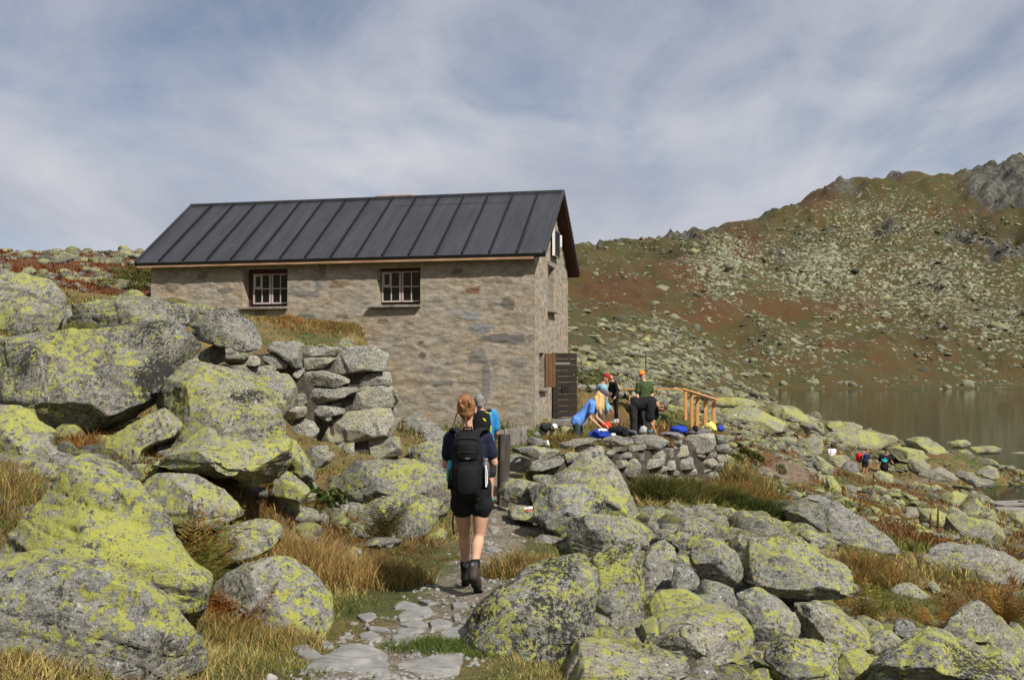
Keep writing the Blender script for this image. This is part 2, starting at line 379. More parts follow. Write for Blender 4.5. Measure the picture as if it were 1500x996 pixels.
def line_d(x, y, pts):
    d = np.full(len(x), 1e9)
    for (ax, ay), (bx, by) in zip(pts, pts[1:]):
        ex, ey = bx-ax, by-ay; t = np.clip(((x-ax)*ex+(y-ay)*ey)/(ex*ex+ey*ey), 0, 1)
        d = np.minimum(d, np.hypot(x-ax-t*ex, y-ay-t*ey))
    return d
def XY(px, Y): return ((px-750)/F*Y, Y)
C0 = (.494, 22.0); UH = (-.977, .213); VH = (.213, .977); HL = 9.36; HW = 4.63
def HP(a, b): return (C0[0]-UH[0]*a+VH[0]*b, C0[1]-UH[1]*a+VH[1]*b)   # hut axes: a along the long wall (0 at the near corner, negative away), b along the gable
TERR = [XY(752, 17.3), XY(820, 18.4), XY(900, 19.4), XY(985, 20.3), XY(1052, 20.8), XY(1054, 26), XY(1040, 30), XY(1003, 33.5), XY(850, 34), HP(.15, 4.7), HP(.1, .1)]
BANK = [XY(575, 17.6), XY(480, 17.4), XY(390, 16.8), XY(300, 16.2), XY(100, 18), HP(-10.5, -.5), HP(-9.0, .3), HP(-6.0, .3), HP(-4.3, .2), XY(560, 20)]
PATHL = [(-.9, 3.0), XY(560, 5.6), XY(610, 6.9), XY(668, 8.3), XY(705, 10), XY(735, 12), XY(752, 13.2), XY(742, 15), XY(718, 16.6), XY(715, 18.5), XY(745, 19.8), XY(800, 21)]
TRAIL = [XY(1120, 26), XY(1150, 29), XY(1170, 35), XY(1215, 44), XY(1290, 51), XY(1400, 50)]
def ground_z(x, y, detail=True):
    x = np.asarray(x, float); y = np.asarray(y, float); z = h_base(x, y); r = np.hypot(x, y)
    s = sstep(-.12, .30, poly_sd(x, y, TERR)); zt = -.1+.35*sstep(5.5, .5, np.hypot(x-C0[0], y-C0[1])); z = z*(1-s)+zt*s
    s = sstep(-.1, .5, poly_sd(x, y, BANK)); z = z*(1-s)+np.maximum(z, 2.08)*s
    # the pit the hut stands in, in front of its near half
    s = sstep(.45, 0, -poly_sd(x, y, [XY(600, 18.4), XY(572, 20.5), HP(-3.9, -.05), HP(-3.9, .5), HP(.2, .5), HP(.2, -.9), XY(725, 19)])); z = z*(1-s)+np.minimum(z, .42)*s
    if detail:
        p = P3(x, y)
        a = np.clip(r*.004, .035, .12)*sstep(0, .8, line_d(x, y, PATHL)*.7+.25)
        z = z+a*fbm(p*1.3, 3, 3)+.35*a*fbm(p*5.1, 3, 8)
        far = sstep(120, 330, r); rel = np.clip(z-LAKE_Z, 0, 12)/12
        z = z+far*rel*(5.5*fbm(p/38, 4, 21)+1.6*fbm(p/10, 4, 31, .6))
        cg = crag_mask(x, y); rid = 1-np.abs(fbm(p/22, 4, 44, .55))
        z = z+cg*far*rel*(9*rid-6.0+3.6*fbm(p/7, 3, 61, .6))
    return z
def to_px(x, y, z):
    dz = z-CZ; d = y*CP_+dz*SP_; u = dz*CP_-y*SP_
    return 750+F*x/d, 498-F*u/d
def blob(px, py, pts):
    m = 0
    for (cx, cy, rx, ry, a) in pts: m = np.maximum(m, a*np.clip(1.25-np.sqrt(((px-cx)/rx)**2+((py-cy)/ry)**2), 0, 1))
    return m
# zones of the far slope, each fixed to its place on the mountain
def _zone(x, y, pts):
    y = np.asarray(y, float); ok = y > 40; yy = np.where(ok, y, 1000); z = h_base(x, yy)
    px, py = to_px(np.asarray(x, float), yy, z); return np.where(ok, blob(px, py, pts), 0)
def crag_mask(x, y):
    return _zone(x, y, [(1470,270,110,70,1),(1480,370,90,40,.95),(1230,280,70,20,.8),(1310,262,40,14,1),(1130,315,50,16,.8),(1000,345,90,16,.85),(890,360,60,14,.9),(1300,330,110,40,.75),(1150,385,50,24,.8),(1400,350,80,30,.8),(1230,330,60,24,.7),(950,320,60,14,.3)])
def rust_mask(x, y):
    return _zone(x, y, [(900,425,90,28,1),(1090,360,40,40,.9),(1190,300,50,26,.9),(1000,455,200,16,.8),(1200,455,140,16,.7),(1000,410,60,25,.8),(1300,520,200,35,.55),(1400,300,80,18,.5),(960,385,70,14,.8),(150,410,200,60,1),(30,400,200,60,1)])
def scree_mask(x, y):
    return _zone(x, y, [(1060,395,70,60,1),(1200,390,120,60,.9),(1350,420,180,70,.9),(1450,470,100,40,.8),(960,540,160,60,.8),(1150,520,120,40,.5),(1300,320,120,40,.7),(120,400,140,40,.6)])
def build_terrain():
    th_in = np.radians(np.arange(-41, 40.01, .2)); th_out = np.radians(np.arange(43, 317, 4.0)); th = np.concatenate([th_in, th_out]); nt = len(th)
    rr = [.4]
    while rr[-1] < 1450:
        r = rr[-1]; rr.append(r*(1.12 if r < 3.5 else 1.0095 if r < 45 else 1.013 if r < 280 else 1.009))
    rr = np.array(rr); nr = len(rr)
    R, T = np.meshgrid(rr, th, indexing='ij'); x = (R*np.sin(T)).ravel(); y = (R*np.cos(T)).ravel()
    z = ground_z(x, y)
    V = np.stack([x, y, z], 1); V = np.vstack([V, [[0, 0, float(ground_z([0.], [0.1])[0])]]])
    i, j = np.meshgrid(np.arange(nr-1), np.arange(nt), indexing='ij'); j2 = (j+1) % nt
    Q = np.stack([i*nt+j, i*nt+j2, (i+1)*nt+j2, (i+1)*nt+j], -1).reshape(-1, 4)[:, ::-1]
    pa = np.maximum(sstep(.62, .22, line_d(x, y, PATHL)), sstep(1.0, .4, line_d(x, y, TRAIL))*.9)*.55
    pa = np.maximum(pa, .22*sstep(-.2, .5, poly_sd(x, y, TERR)))
    far = sstep(25, 60, R.ravel())
    sc = scree_mask(x, y)*.20*far+.03*far-.3*(1-far); ru = rust_mask(x, y)
    ru = np.maximum(ru, .55*sstep(4, 8, x)*sstep(70, 40, R.ravel())*sstep(8, 11, R.ravel()))
    ru = ru-.25*(1-far)*(x < 3); lf = sstep(24, 30, R.ravel())*sstep(-.27, -.33, x/np.maximum(y, .1))*(y > 0); ru = np.maximum(ru, 1.3*lf); gn = .25*fbm(P3(x/6, y/6), 3, 77)-.05
    gn = gn+.35*sstep(1.5, .6, line_d(x, y, PATHL))
    cr = crag_mask(x, y)*.58
    ring = np.searchsorted(rr, 150.0)
    def part(name, Qs, mat, label=None):
        used, inv = np.unique(Qs, return_inverse=True)
        me = mesh(name, V[used], inv.reshape(-1, 4), mat, True)
        ex = lambda a: np.append(a, 0)[used]
        for nm, a in (('path', pa), ('scree', sc), ('rust', ru), ('green', gn), ('crag', cr)): fattr(me, nm, ex(a))
        return put(name, me, kind='structure')
    k = (ring*nt); near = Q[:k]; farq = Q[k:]
    part('ground', near, M_GROUND); part('mountain_slope', farq, M_HILL)
build_terrain()

def lake():
    k = N('lake_water'); co = k.obj()
    w = k.noise(k.map(co, (.16, 2.6, 1)), 1.6, 5, .6); w2 = k.noise(k.map(co, (.05, .7, 1)), 1.0, 3, .5)
    m = k.out((.014, .019, .010), .012, k.bump(k.mth('ADD', w, k.mth('MULTIPLY', w2, .8)), .04, .12), IOR=1.25, Specular_IOR_Level=.42)
    V = [(-40, 30, LAKE_Z), (600, 30, LAKE_Z), (600, 700, LAKE_Z), (-40, 700, LAKE_Z)]
    put('lake', mesh('lake', V, [(0, 1, 2, 3)], m), kind='structure')
lake()
# ---------------------------------------------------------------- boulders traced one by one
def rock_shell(poly, Y, T=None, ridge=None, seed=0, grow=1.045, face=None, over=False):
    """poly: photo outline (px,py[,dy]); returns a closed solid standing at its distance with depth T behind"""
    rs = random.Random(seed)
    P = [(p[0], p[1], p[2] if len(p) > 2 else 0.0) for p in poly]
    A = sum(P[i][0]*P[(i+1) % len(P)][1]-P[(i+1) % len(P)][0]*P[i][1] for i in range(len(P)))
    if A < 0: P.reverse()
    gx = (min(p[0] for p in P)+max(p[0] for p in P))/2; gy = (min(p[1] for p in P)+max(p[1] for p in P))/2; P = [(gx+(p[0]-gx)*grow, gy+(p[1]-gy)*grow, p[2]) for p in P]
    # denser outline, slightly irregular
    D = []
    for i, p in enumerate(P):
        q = P[(i+1) % len(P)]; D.append(p)
        L = math.hypot(q[0]-p[0], q[1]-p[1])
        if L > 14:
            D.append(((p[0]+q[0])/2+rs.uniform(-.025, .025)*L, (p[1]+q[1])/2+rs.uniform(-.025, .025)*L, (p[2]+q[2])/2))
    P = D; n = len(P)
    xs = [p[0] for p in P]; ys = [p[1] for p in P]; cx = sum(xs)/n; cy = sum(ys)/n; w = max(xs)-min(xs); h = max(ys)-min(ys)
    wm, hm = w*Y/F, h*Y/F
    if T is None: T = .9*min(wm, hm*1.6)
    if not over:                                   # the foot comes forward, so that the rock stands on the ground instead of hanging over it
        kf = .42*T if ridge is None else 1.0*max(-r[2] for r in ridge)
        P = [(p[0], p[1], p[2]-kf*max(0, min(1, (p[1]-cy)/(h*.5)))**1.2) for p in P]
    if ridge is None:
        ridge = []; m = 6; fx = cx+rs.uniform(-.12, .12)*w; fy = cy+.16*h; s = rs.uniform(.42, .60) if face is None else face; a0 = rs.uniform(0, 6)
        for k in range(m):
            a = a0+2*math.pi*k/m+rs.uniform(-.3, .3); ca, sa = math.cos(a), math.sin(a)
            t = 1e9                                   # distance to the outline that way
            for i in range(n):
                ax, ay = P[i][0]-fx, P[i][1]-fy; bx, by = P[(i+1) % n][0]-fx, P[(i+1) % n][1]-fy
                den = ca*(by-ay)-sa*(bx-ax)
                if abs(den) < 1e-9: continue
                tt = (ax*(by-ay)-ay*(bx-ax))/den; uu = (ax*sa-ay*ca)/den
                if tt > 0 and 0 <= uu <= 1: t = min(t, tt)
            if t > 1e8: continue
            ss = s*rs.uniform(.8, 1.15); x, y = fx+ca*t*ss, fy+sa*t*ss
            ridge.append((x, y, -T*((.34 if face is None else .22)+.34*(y-cy)/h+rs.uniform(-.08, .08))))
    pts = [Vector((p[0], p[1])) for p in P]+[Vector((p[0], p[1])) for p in ridge]
    vs, _, fs, ov, _, _ = geometry.delaunay_2d_cdt(pts, [], [list(range(n))], 1, 1e-4)
    allp = P+[tuple(r) for r in ridge]
    def dy(i):
        o = ov[i]
        if o: return allp[o[0]][2]
        return 0.0
    V = [W(v[0], v[1], Y+dy(i)) for i, v in enumerate(vs)]; Fc = [tuple(f) for f in fs]
    # the outline ring of the triangulation, in order
    idx = {}
    for i, o in enumerate(ov):
        for k in o: idx.setdefault(k, i)
    ring = [idx[k] for k in range(n)]
    ring = [r for i, r in enumerate(ring) if r != ring[i-1]]; n = len(ring)
    prev = ring; c = np.mean([V[i] for i in ring], 0)
    for s, d in ((.93, .45), (.60, .9)):
        cur = []
        for i in ring:
            p = np.array(V[i]); q = c+(p-c)*s*rs.uniform(.93, 1.04); q[1] += d*T*rs.uniform(.88, 1.1); q[0] += d*T*(cx-750)/F
            q[2] -= .12*d*T*(p[2] > c[2]); cur.append(len(V)); V.append(q)
        for i in range(n): Fc.append((prev[i], prev[(i+1) % n], cur[(i+1) % n], cur[i]))
        prev = cur
    Fc.append(tuple(prev))
    bm = bmesh.new(); bv = [bm.verts.new(v) for v in V]
    for f in Fc:
        try: bm.faces.new([bv[i] for i in f])
        except ValueError: pass
    bmesh.ops.recalc_face_normals(bm, faces=bm.faces); bm.verts.index_update()
    V2 = np.array([v.co[:] for v in bm.verts]); F2 = [tuple(v.index for v in f.verts) for f in bm.faces]; bm.free()
    return V2, F2, max(wm, hm), T
def roughen(loc, size, seed, amt=1.0, grain=None):
    rs = random.Random(seed); sd = Vector((rs.uniform(-.5, .5), rs.uniform(-.3, .3), 1)).normalized() if grain is None else Vector(grain).normalized()
    a = np.array(sd); sz = min(size, 2.2)
    pl = np.random.default_rng(seed); nk = 24; ND = pl.normal(size=(nk, 3)); ND[:, 1] -= .5 if amt != .8 else 2.0; ND[:, 2] += .3 if amt != .8 else 0; ND /= np.linalg.norm(ND, axis=1)[:, None]; DL = pl.uniform(.015, .10, nk)
    FN = pl.normal(size=(3, 3)); FN /= np.linalg.norm(FN, axis=1)[:, None]; FO = pl.uniform(-.22, .22, 3); FS = pl.uniform(-.028, .028, 3)
    def post(V, Nn, E):
        if size > .14:
            for n_, dl in zip(ND, DL):                 # broken faces
                q = V @ n_; V = V-np.outer(np.maximum(0, q-(q.max()-dl*np.ptp(q))), n_)
            if size > .5 and amt != .8:
                c_ = V.mean(0)
                for n_, o_, s_ in zip(FN, FO, FS):     # ledges where the rock has split along a joint
                    q = (V-c_) @ n_; e_ = np.ptp(q); V = V-Nn*(s_*min(size, 2.2)*sstep(-.006, .006, q/e_-o_))[:, None]
        P = V+np.asarray(loc)+seed*1.37
        st = P-np.outer(P @ a, a)*0+np.outer((P @ a), a)*5.5
        d = .017*sz*fbm(P*(1.9/sz), 3, seed)+.008*sz*fbm(st*(1.6/sz), 4, seed+5)+.006*sz*fbm(P*(9/sz), 3, seed+9)
        cr = np.abs(fbm(st*(.9/sz), 3, seed+33)); d -= .018*sz*np.clip(.06-cr, 0, .06)/.06
        pit = fbm(P*(22/sz), 2, seed+71); d += .004*sz*pit
        return V+Nn*(d*amt)[:, None]
    return post
NB = [0]
FOOT = []           # footprints (x, y, radius) so that grass keeps off
def boulder(reg, pts, Y, label=None, li=0.0, dk=0.0, T=None, ridge=None, group=None, mat=None, name='boulder', cat='boulder', amt=1.0, parent=None, res=72, smooth=1, off=None, grow=1.125, face=None, over=False):
    NB[0] += 1; seed = NB[0]*7+3
    poly = [PX(reg, p) for p in pts]; rg = [PX(reg, p) for p in ridge] if ridge else None
    V, Fc, size, T = rock_shell(poly, Y, T, rg, seed, grow, face, over)
    base = np.array([V[:, 0].mean(), V[:, 1].mean(), V[:, 2].min()])
    if parent is None: FOOT.append((base[0], base[1], max(np.ptp(V[:, 0]), np.ptp(V[:, 1]))*.42))
    pw = max(p[0] for p in poly)-min(p[0] for p in poly); ph = max(p[1] for p in poly)-min(p[1] for p in poly)
    vx = max(size/min(res, max(16, max(pw, ph)/2.2)), .004)
    loc = base if parent is None else np.zeros(3)
    if off is not None: V = V-off
    o = shell(name, V, Fc, vx, mat or M_ROCK, loc, smooth, roughen(base, size, seed, amt), parent,
                 {'lichen': li, 'dark': dk}, label=label, cat=cat if parent is None else None, group=group)
    if label: BYLABEL[label] = o
    return o
BYLABEL = {}
b = boulder
# --- the pile on the hut's near side
b('R1', [(-70,90),(0,85),(110,85),(200,95),(245,110),(258,180),(255,290),(240,330),(120,350),(40,380),(-70,410)], 15, 'tall blocky boulder with speckled yellow lichen at the far end of the pile', .02, .01)
b('R1', [(280,290),(290,220),(320,170),(400,160),(560,158),(700,180),(780,205),(800,250),(790,300),(700,320),(520,330),(350,325)], 15.5, 'long loaf-shaped grey boulder lying in front of the red heath slope', -.02, .02, T=1.3)
b('R1', [(258,205),(300,195),(310,240),(285,265),(282,315),(250,315)], 15.3, 'narrow upright stone wedged between two big grey boulders', -.1, 0)
b('R1', [(260,320),(320,300),(350,310),(345,330),(280,335)], 14.2, 'small flat stone wedged above the great tilted slab', -.12, 0)
b('R1', [(262,385),(290,345),(330,328),(360,345),(345,385),(300,395)], 13.8, 'small grey angular stone tucked behind the great tilted slab', -.12, 0)
b('R1', [(370,350),(400,325),(480,322),(520,330),(470,370),(400,380)], 13.8, 'low mossy stone behind the tilted slab, under the loaf-shaped boulder', .03, 0)
b('R1', [(0,405),(60,360),(200,308),(262,335),(400,330),(560,290),(700,270),(830,268),(860,300),(840,350),(780,440),(720,520),(640,610),(520,680),(380,740),(300,778),(245,772),(200,700),(130,640),(60,610),(-60,620),(-80,440)],
  10.8, 'huge tilted slab with a white streak and black specks, overhanging a dark gap', -.005, .05, T=2.2, ridge=[(125,600,-.75),(195,665,-.85),(262,735,-.95),(380,705,-.9),(510,645,-.75),(640,570,-.6),(720,480,-.4),(790,390,-.18),(-30,590,-.7)], res=85, over=True)
b('R1', [(-70,640),(80,612),(150,650),(165,690),(240,740),(240,800),(330,830),(342,880),(300,960),(200,1000),(60,980),(-70,960)], 9.3, 'rounded yellow lichen boulder low beside dry grass at the edge of the pile', .06, -.03, T=1.5)
b('R1', [(395,830),(520,740),(700,638),(740,660),(788,712),(770,742),(700,782),(625,830),(632,870),(630,920),(560,985),(430,980),(370,900)], 9.8, 'leaning slab with a square end in the dark gap below the tilted slab', .035, .0, T=.9, ridge=[(480,860,-.3),(600,790,-.35),(700,715,-.3),(560,900,-.35)])
b('R1', [(702,575,.5),(735,520,.4),(790,440,.35),(950,462,.3),(1090,508,.3),(1135,560,.2),(1180,640,0),(1212,740,0),(1205,900,0),(900,930,0),(760,800,.2),(715,680,.5)], 10.2, 'massive humped boulder with a shadowed hollow on its near face', .05, .01, T=1.6,
  ridge=[(800,545,-.05),(850,640,-.35),(895,735,-.6),(1000,760,-.7),(1120,740,-.5),(1000,600,-.25),(1100,850,-.6)], res=75)
b('R1', [(632,860),(760,780),(885,722),(940,760),(1080,790),(1206,775),(1205,870),(1150,945),(1070,978),(980,945),(910,965),(850,935),(760,925),(660,915)], 9.0, 'wide yellow lichen slab overhanging a black hole beside the grass', .07, -.02, T=1.6, ridge=[(700,870,-.25),(850,870,-.5),(1000,880,-.6),(1120,890,-.45),(900,800,-.2)], res=70, over=True)
b('R1', [(840,290),(870,250),(940,222),(1010,230),(1070,270),(1115,330),(1122,372),(1060,388),(950,370),(870,355)], 15, 'domed dark grey boulder perched on the stone wall next to the hut', -.1, .05)
b('R1', [(1060,510),(1130,500),(1190,478),(1250,520),(1268,570),(1240,640),(1190,690),(1130,600)], 12.5, 'steep dark-sided boulder between the humped boulder and the dry stone wall', 0, .0, T=1.1)
b('R1', [(1203,745),(1260,770),(1310,830),(1355,890),(1352,940),(1310,953),(1240,905),(1200,860)], 11, 'slanting wedge of rock running down to a patch of dark soil', .03, 0)
b('R1', [(1308,830),(1350,800),(1410,805),(1437,850),(1390,895),(1340,890)], 12.6, 'small pale boulder on dark soil at the foot of the dry stone wall', .0, -.02)
b('R1', [(850,400),(900,372),(958,370),(962,430),(905,462),(838,445)], 15.4, 'rounded grey stone at the end of the dry stone wall under the domed boulder', -.1, .0)
b('R1', [(905,470),(960,445),(1005,470),(985,510),(915,512)], 15.0, 'dark angular stone below the rounded grey stone by the dry stone wall', -.12, .01)
b('R1', [(965,500),(1060,485),(1090,520),(1040,550),(975,540)], 14.6, 'long grey stone behind the humped boulder below the dry stone wall', -.06, .0)
b('R1', [(780,430),(840,420),(880,460),(840,490),(790,470)], 14.2, 'small grey stone squeezed between the tilted slab and the humped boulder', -.06, .0)
# --- nearest rocks beside the path
b('R2', [(0,470),(60,400),(200,270),(320,110),(380,63),(460,70),(510,90),(580,160),(640,230),(700,320),(715,400),(800,520),(870,600),(932,670),(930,695),(830,795),(700,770),(500,830),(300,760),(100,620),(0,540)],
  6.3, 'great triangular boulder thick with yellow lichen beside the brown fern', .035, -.01, T=1.5, ridge=[(330,520,-.42),(680,700,-.6),(400,250,-.12)], res=85)
b('R2', [(-70,545),(0,510),(100,490),(250,495),(420,530),(560,610),(700,700),(790,770),(840,850),(862,930),(905,1060),(-70,1060)], 5.0, 'broad low boulder of grey and yellow patches nearest the camera', .0, .0, T=1.2, ridge=[(100,640,-.3),(400,680,-.38),(640,800,-.36)], res=90)
b('R2', [(590,170),(700,128),(850,128),(940,160),(1000,220),(1047,280),(1047,315),(960,335),(800,340),(700,300),(640,240)], 8.4, 'low rounded boulder behind the tall brown fern', .03, -.02)
b('R2', [(985,320),(1100,308),(1180,313),(1217,340),(1217,400),(1180,442),(1060,465),(970,470),(940,420)], 8.2, 'blunt finger of lichen rock pointing out over dry grass', .02, -.03)
b('R2', [(895,580),(960,540),(1050,500),(1180,468),(1260,488),(1340,540),(1400,620),(1422,690),(1405,760),(1350,850),(1250,850),(1120,820),(1060,760),(1050,700),(960,650)], 7.3, 'egg-shaped grey boulder dotted with yellow standing alone by the path', .005, .0, res=75)
b('R2', [(980,740),(1000,700),(1050,690),(1070,720),(1060,765),(1000,770)], 7.1, 'small pale stone half buried in rusty fern', -.02, 0)
b('R2', [(1130,300),(1175,195),(1260,205),(1330,260),(1347,300),(1332,385),(1260,360),(1150,330)], 10.5, 'upright grey boulder beside a pale stone and green tufts', -.01, -.02)
b('R2', [(1185,190),(1212,65),(1280,108),(1347,170),(1342,212),(1310,235),(1220,205)], 10.2, 'yellow boulder at the lip of the black hole', .05, -.03)
b('R2', [(1345,260),(1400,248),(1427,290),(1422,335),(1350,350)], 10.8, 'small square stone beside the upright grey boulder', -.08, 0)
b('R2', [(1355,215),(1400,193),(1480,205),(1492,250),(1440,275),(1390,250)], 12, 'pale flat stone lying on dark soil below the dry stone wall', -.1, -.03)
# --- rocks between the path and the stone wall
b('R3', [(252,445),(280,380),(360,343),(480,335),(600,340),(770,395),(785,470),(760,560),(700,600),(540,560),(430,515),(300,505)], 13, 'broad flat-topped boulder just behind the walking woman', -.005, -.02, T=1.8, ridge=[(330,440,-.25),(520,440,-.5),(680,470,-.5),(600,530,-.5)], res=70)
b('R3', [(318,605),(400,530),(520,463),(542,500),(535,590),(440,650),(370,700),(330,665)], 11.8, 'streaked sloping slab behind the dark fern', -.01, -.03)
b('R3', [(530,620),(560,560),(640,508),(702,508),(722,560),(662,650),(592,715),(540,725)], 11.5, 'pointed boulder with a shaded underside beside the dark fern', .01, .0)
b('R3', [(632,672),(720,625),(747,650),(722,690),(650,697)], 11.6, 'small yellow topped stone beside the walking woman', .08, 0)
b('R3', [(163,512),(210,483),(300,500),(332,532),(320,572),(230,563)], 12, 'smooth pale grey block among green tufts', -.08, -.03)
b('R3', [(285,800),(300,742),(350,703),(378,720),(378,810),(330,840)], 9.9, 'small rounded stone sunk in the golden grass tussock', .01, -.04)
b('R3', [(980,455),(1000,413),(1100,428),(1200,458),(1265,470),(1255,510),(1150,540),(1050,510),(985,495)], 14.6, 'long low rock beside the dark gate post', -.0, -.02, T=1.0)
b('R3', [(1103,682),(1150,658),(1240,673),(1262,700),(1252,755),(1180,740),(1120,712)], 11.4, 'single white-grey stone at the grassy edge of the path', -.12, -.03)
# --- the rocks on the lake side of the path
b('P', [(775,720),(800,705),(832,692),(855,669),(878,664),(896,670),(906,690),(922,710),(938,735),(936,758),(925,770),(870,780),(790,755)], 13.6, 'big smooth pale boulder leaning on the terrace wall', -.01, -.03, T=1.6, ridge=[(812,735,-.3),(850,730,-.5),(895,745,-.5),(870,700,-.2)], res=70)
b('R6', [(230,780),(330,770),(420,800),(440,850),(330,850),(250,830)], 15, 'dark hollow-sided rock under the flat wall slab', -.05, .02)
b('R4', [(413,110),(425,63),(470,43),(600,38),(700,60),(780,80),(802,130),(795,170),(830,195),(800,215),(700,195),(570,200),(548,265),(470,262),(440,212),(415,160)], 12, 'blunt boulder with a dark overhung end above the path', .01, .0, T=1.3, over=True)
b('R4', [(543,200),(580,178),(690,168),(760,178),(800,178),(870,198),(930,270),(932,305),(880,340),(850,360),(700,360),(620,400),(545,390)], 10.5, 'layered mossy boulder in the middle of the rock ridge', .04, -.02, T=1.3)
b('R4', [(610,430),(660,378),(740,328),(862,288),(868,400),(862,520),(853,690),(832,725),(720,775),(600,765),(560,720),(590,620),(625,550)], 8.1, 'tall upright slab with rough grey face standing in the rock ridge', -.03, .0, T=1.0, ridge=[(690,690,-.3),(800,650,-.3),(780,450,-.2),(690,500,-.25)], res=75)
b('R4', [(75,880),(110,758),(150,690),(170,600),(240,530),(330,498),(370,438),(420,428),(540,388),(612,398),(642,430),(627,540),(602,600),(577,700),(562,740),(565,800),(540,860),(520,930),(80,930)], 7.0, 'large split boulder blackened on its upper face beside the path', .01, .075, T=1.4,
  ridge=[(180,800,-.35),(330,760,-.55),(470,740,-.45),(310,600,-.25),(420,600,-.3),(540,520,-.12)], res=85)
b('R4', [(845,460),(870,368),(920,298),(990,263),(1037,300),(1037,340),(1022,380),(1012,470),(950,510),(900,560),(855,560)], 9.6, 'steep sided slab just behind the tall upright slab', .01, -.01)
b('R4', [(995,505),(1020,383),(1070,388),(1127,430),(1112,480),(1080,530)], 9.2, 'angular grey block in the gap of the rock ridge', -.02, 0)
b('R4', [(900,230),(960,240),(1010,250),(1060,188),(1110,193),(1137,240),(1092,315),(1040,370),(1030,310),(960,275)], 12.5, 'flat grey rock with a dark cleft by the gravel', -.08, .0)
b('R4', [(1083,340),(1100,288),(1180,268),(1250,288),(1292,340),(1317,410),(1312,460),(1280,485),(1220,470),(1130,420),(1088,385)], 10.5, 'tilted block with bright yellow top and shadowed lower side', .04, -.02, T=1.0, ridge=[(1110,380,-.1),(1180,360,-.35),(1270,400,-.35),(1220,330,-.15)], over=True)
b('R4', [(1098,525),(1130,458),(1210,463),(1287,500),(1292,560),(1272,612),(1230,610),(1190,590)], 8.9, 'small moss-covered rock with a deep groove', .07, -.04)
b('R4', [(855,600),(870,540),(960,508),(1060,503),(1140,558),(1262,620),(1150,720),(900,720)], 8.3, 'sloping yellow crust slab behind the great rounded boulder', .07, -.02, T=1.0)
b('R4', [(850,790),(848,700),(900,650),(1000,622),(1150,615),(1265,620),(1322,670),(1342,720),(1322,800),(1242,862),(1180,890),(1060,895),(940,860)], 7.5, 'great rounded boulder with yellow crown and grey belly', .015, -.03, T=1.3, ridge=[(920,760,-.3),(1080,740,-.5),(1230,760,-.4),(1100,830,-.5),(1200,690,-.2)], res=80)
b('R4', [(520,910),(560,790),(620,778),(760,798),(880,828),(1000,858),(1090,890),(1090,980),(520,980)], 6.3, 'low grey rock at the very foot of the rock ridge', .0, -.01, T=.9)
b('R4', [(855,185),(890,153),(922,185),(912,205)], 14.2, 'small white wedge of stone on the ridge by the bushes', -.12, -.04)
b('R4', [(855,210),(930,203),(962,235),(952,275),(880,265)], 13.8, 'small flat grey stone below the white wedge', -.1, -.04)
# --- the slope towards the lake
b('R5', [(350,345),(400,308),(470,303),(530,328),(600,378),(690,448),(757,508),(772,545),(742,595),(690,595),(600,580),(520,520),(440,450),(375,385)], 17, 'long whaleback slab sloping from the bushes to the brown grass', -.04, -.02, T=1.6, ridge=[(600,490,-.5),(500,395,-.3)], res=75)
b('R5', [(225,600),(235,540),(270,470),(330,438),(400,468),(470,528),(560,578),(620,628),(642,660),(600,705),(560,745),(460,715),(350,680),(250,660)], 11, 'big flat-faced boulder with scattered yellow and one dark crack', .02, -.01, T=1.4, ridge=[(300,610,-.3),(430,640,-.45),(560,680,-.35),(400,540,-.15)], res=75)
b('R5', [(160,480),(200,458),(270,478),(322,530),(292,575),(230,568),(200,550)], 12.2, 'grey boulder with a brown shaded end near the bushes', -.05, 0)
b('R5', [(205,690),(270,653),(330,688),(410,758),(432,800),(422,860),(300,890),(240,850),(205,750)], 9, 'wedge boulder crusted yellow along its upper edge', .045, 0)
b('R5', [(415,725),(500,718),(590,748),(680,828),(692,875),(640,910),(540,900),(470,850),(430,790)], 9.5, 'broad slab with yellow lower edge leaning on its neighbours', .04, -.01)
b('R5', [(295,900),(370,858),(480,868),(560,898),(575,960),(565,1020),(300,1020),(340,950)], 7.6, 'dark stained rock behind the withered stems', .0, .03)
b('R5', [(560,970),(590,898),(660,888),(702,930),(695,990),(650,1030),(565,1030)], 8.1, 'block with sunlit grey top and yellow front', .045, -.02)
b('R5', [(668,865),(740,813),(802,838),(822,880),(765,920),(710,940)], 9.5, 'yellow-green rock beside the rusty fern and a brown stone', .06, -.03)
b('R5', [(775,790),(815,772),(850,785),(855,825),(815,845),(780,830)], 10.5, 'round brown stone between two ferns', -.2, -.03)
b('R5', [(675,1030),(720,950),(820,880),(910,838),(1000,878),(1090,928),(1145,908),(1225,960),(1250,1030)], 7.6, 'dark jagged boulder crossing the bottom of the slope', -.0, .055, T=1.1, ridge=[(800,960,-.2),(930,920,-.35),(1080,980,-.35),(950,990,-.4)], res=75)
b('R5', [(935,850),(1000,778),(1080,718),(1112,738),(1180,808),(1262,890),(1310,950),(1310,1010),(1230,970),(1130,920),(1080,935),(1000,890)], 9.2, 'pale pyramid-shaped boulder in front of the tall fern', -.01, -.03, T=1.2, ridge=[(1010,860,-.15),(1090,780,-.1),(1110,880,-.5),(1200,920,-.4)], res=70)
b('R5', [(828,608),(880,558),(960,513),(1080,508),(1180,538),(1262,600),(1330,650),(1330,710),(1200,690),(1100,690),(1040,735),(980,715),(930,650),(860,645)], 16, 'large flat slab with slanting cracks on the lakeward slope', -.06, -.02, T=2.2, ridge=[(900,610,-.3),(1010,640,-.5),(1150,650,-.5),(1080,570,-.2),(1220,640,-.3)], res=75)
b('R5', [(748,695),(800,648),(870,658),(917,690),(902,735),(840,760),(780,730)], 14, 'smooth white-topped boulder alone in brown grass', -.05, -.04)
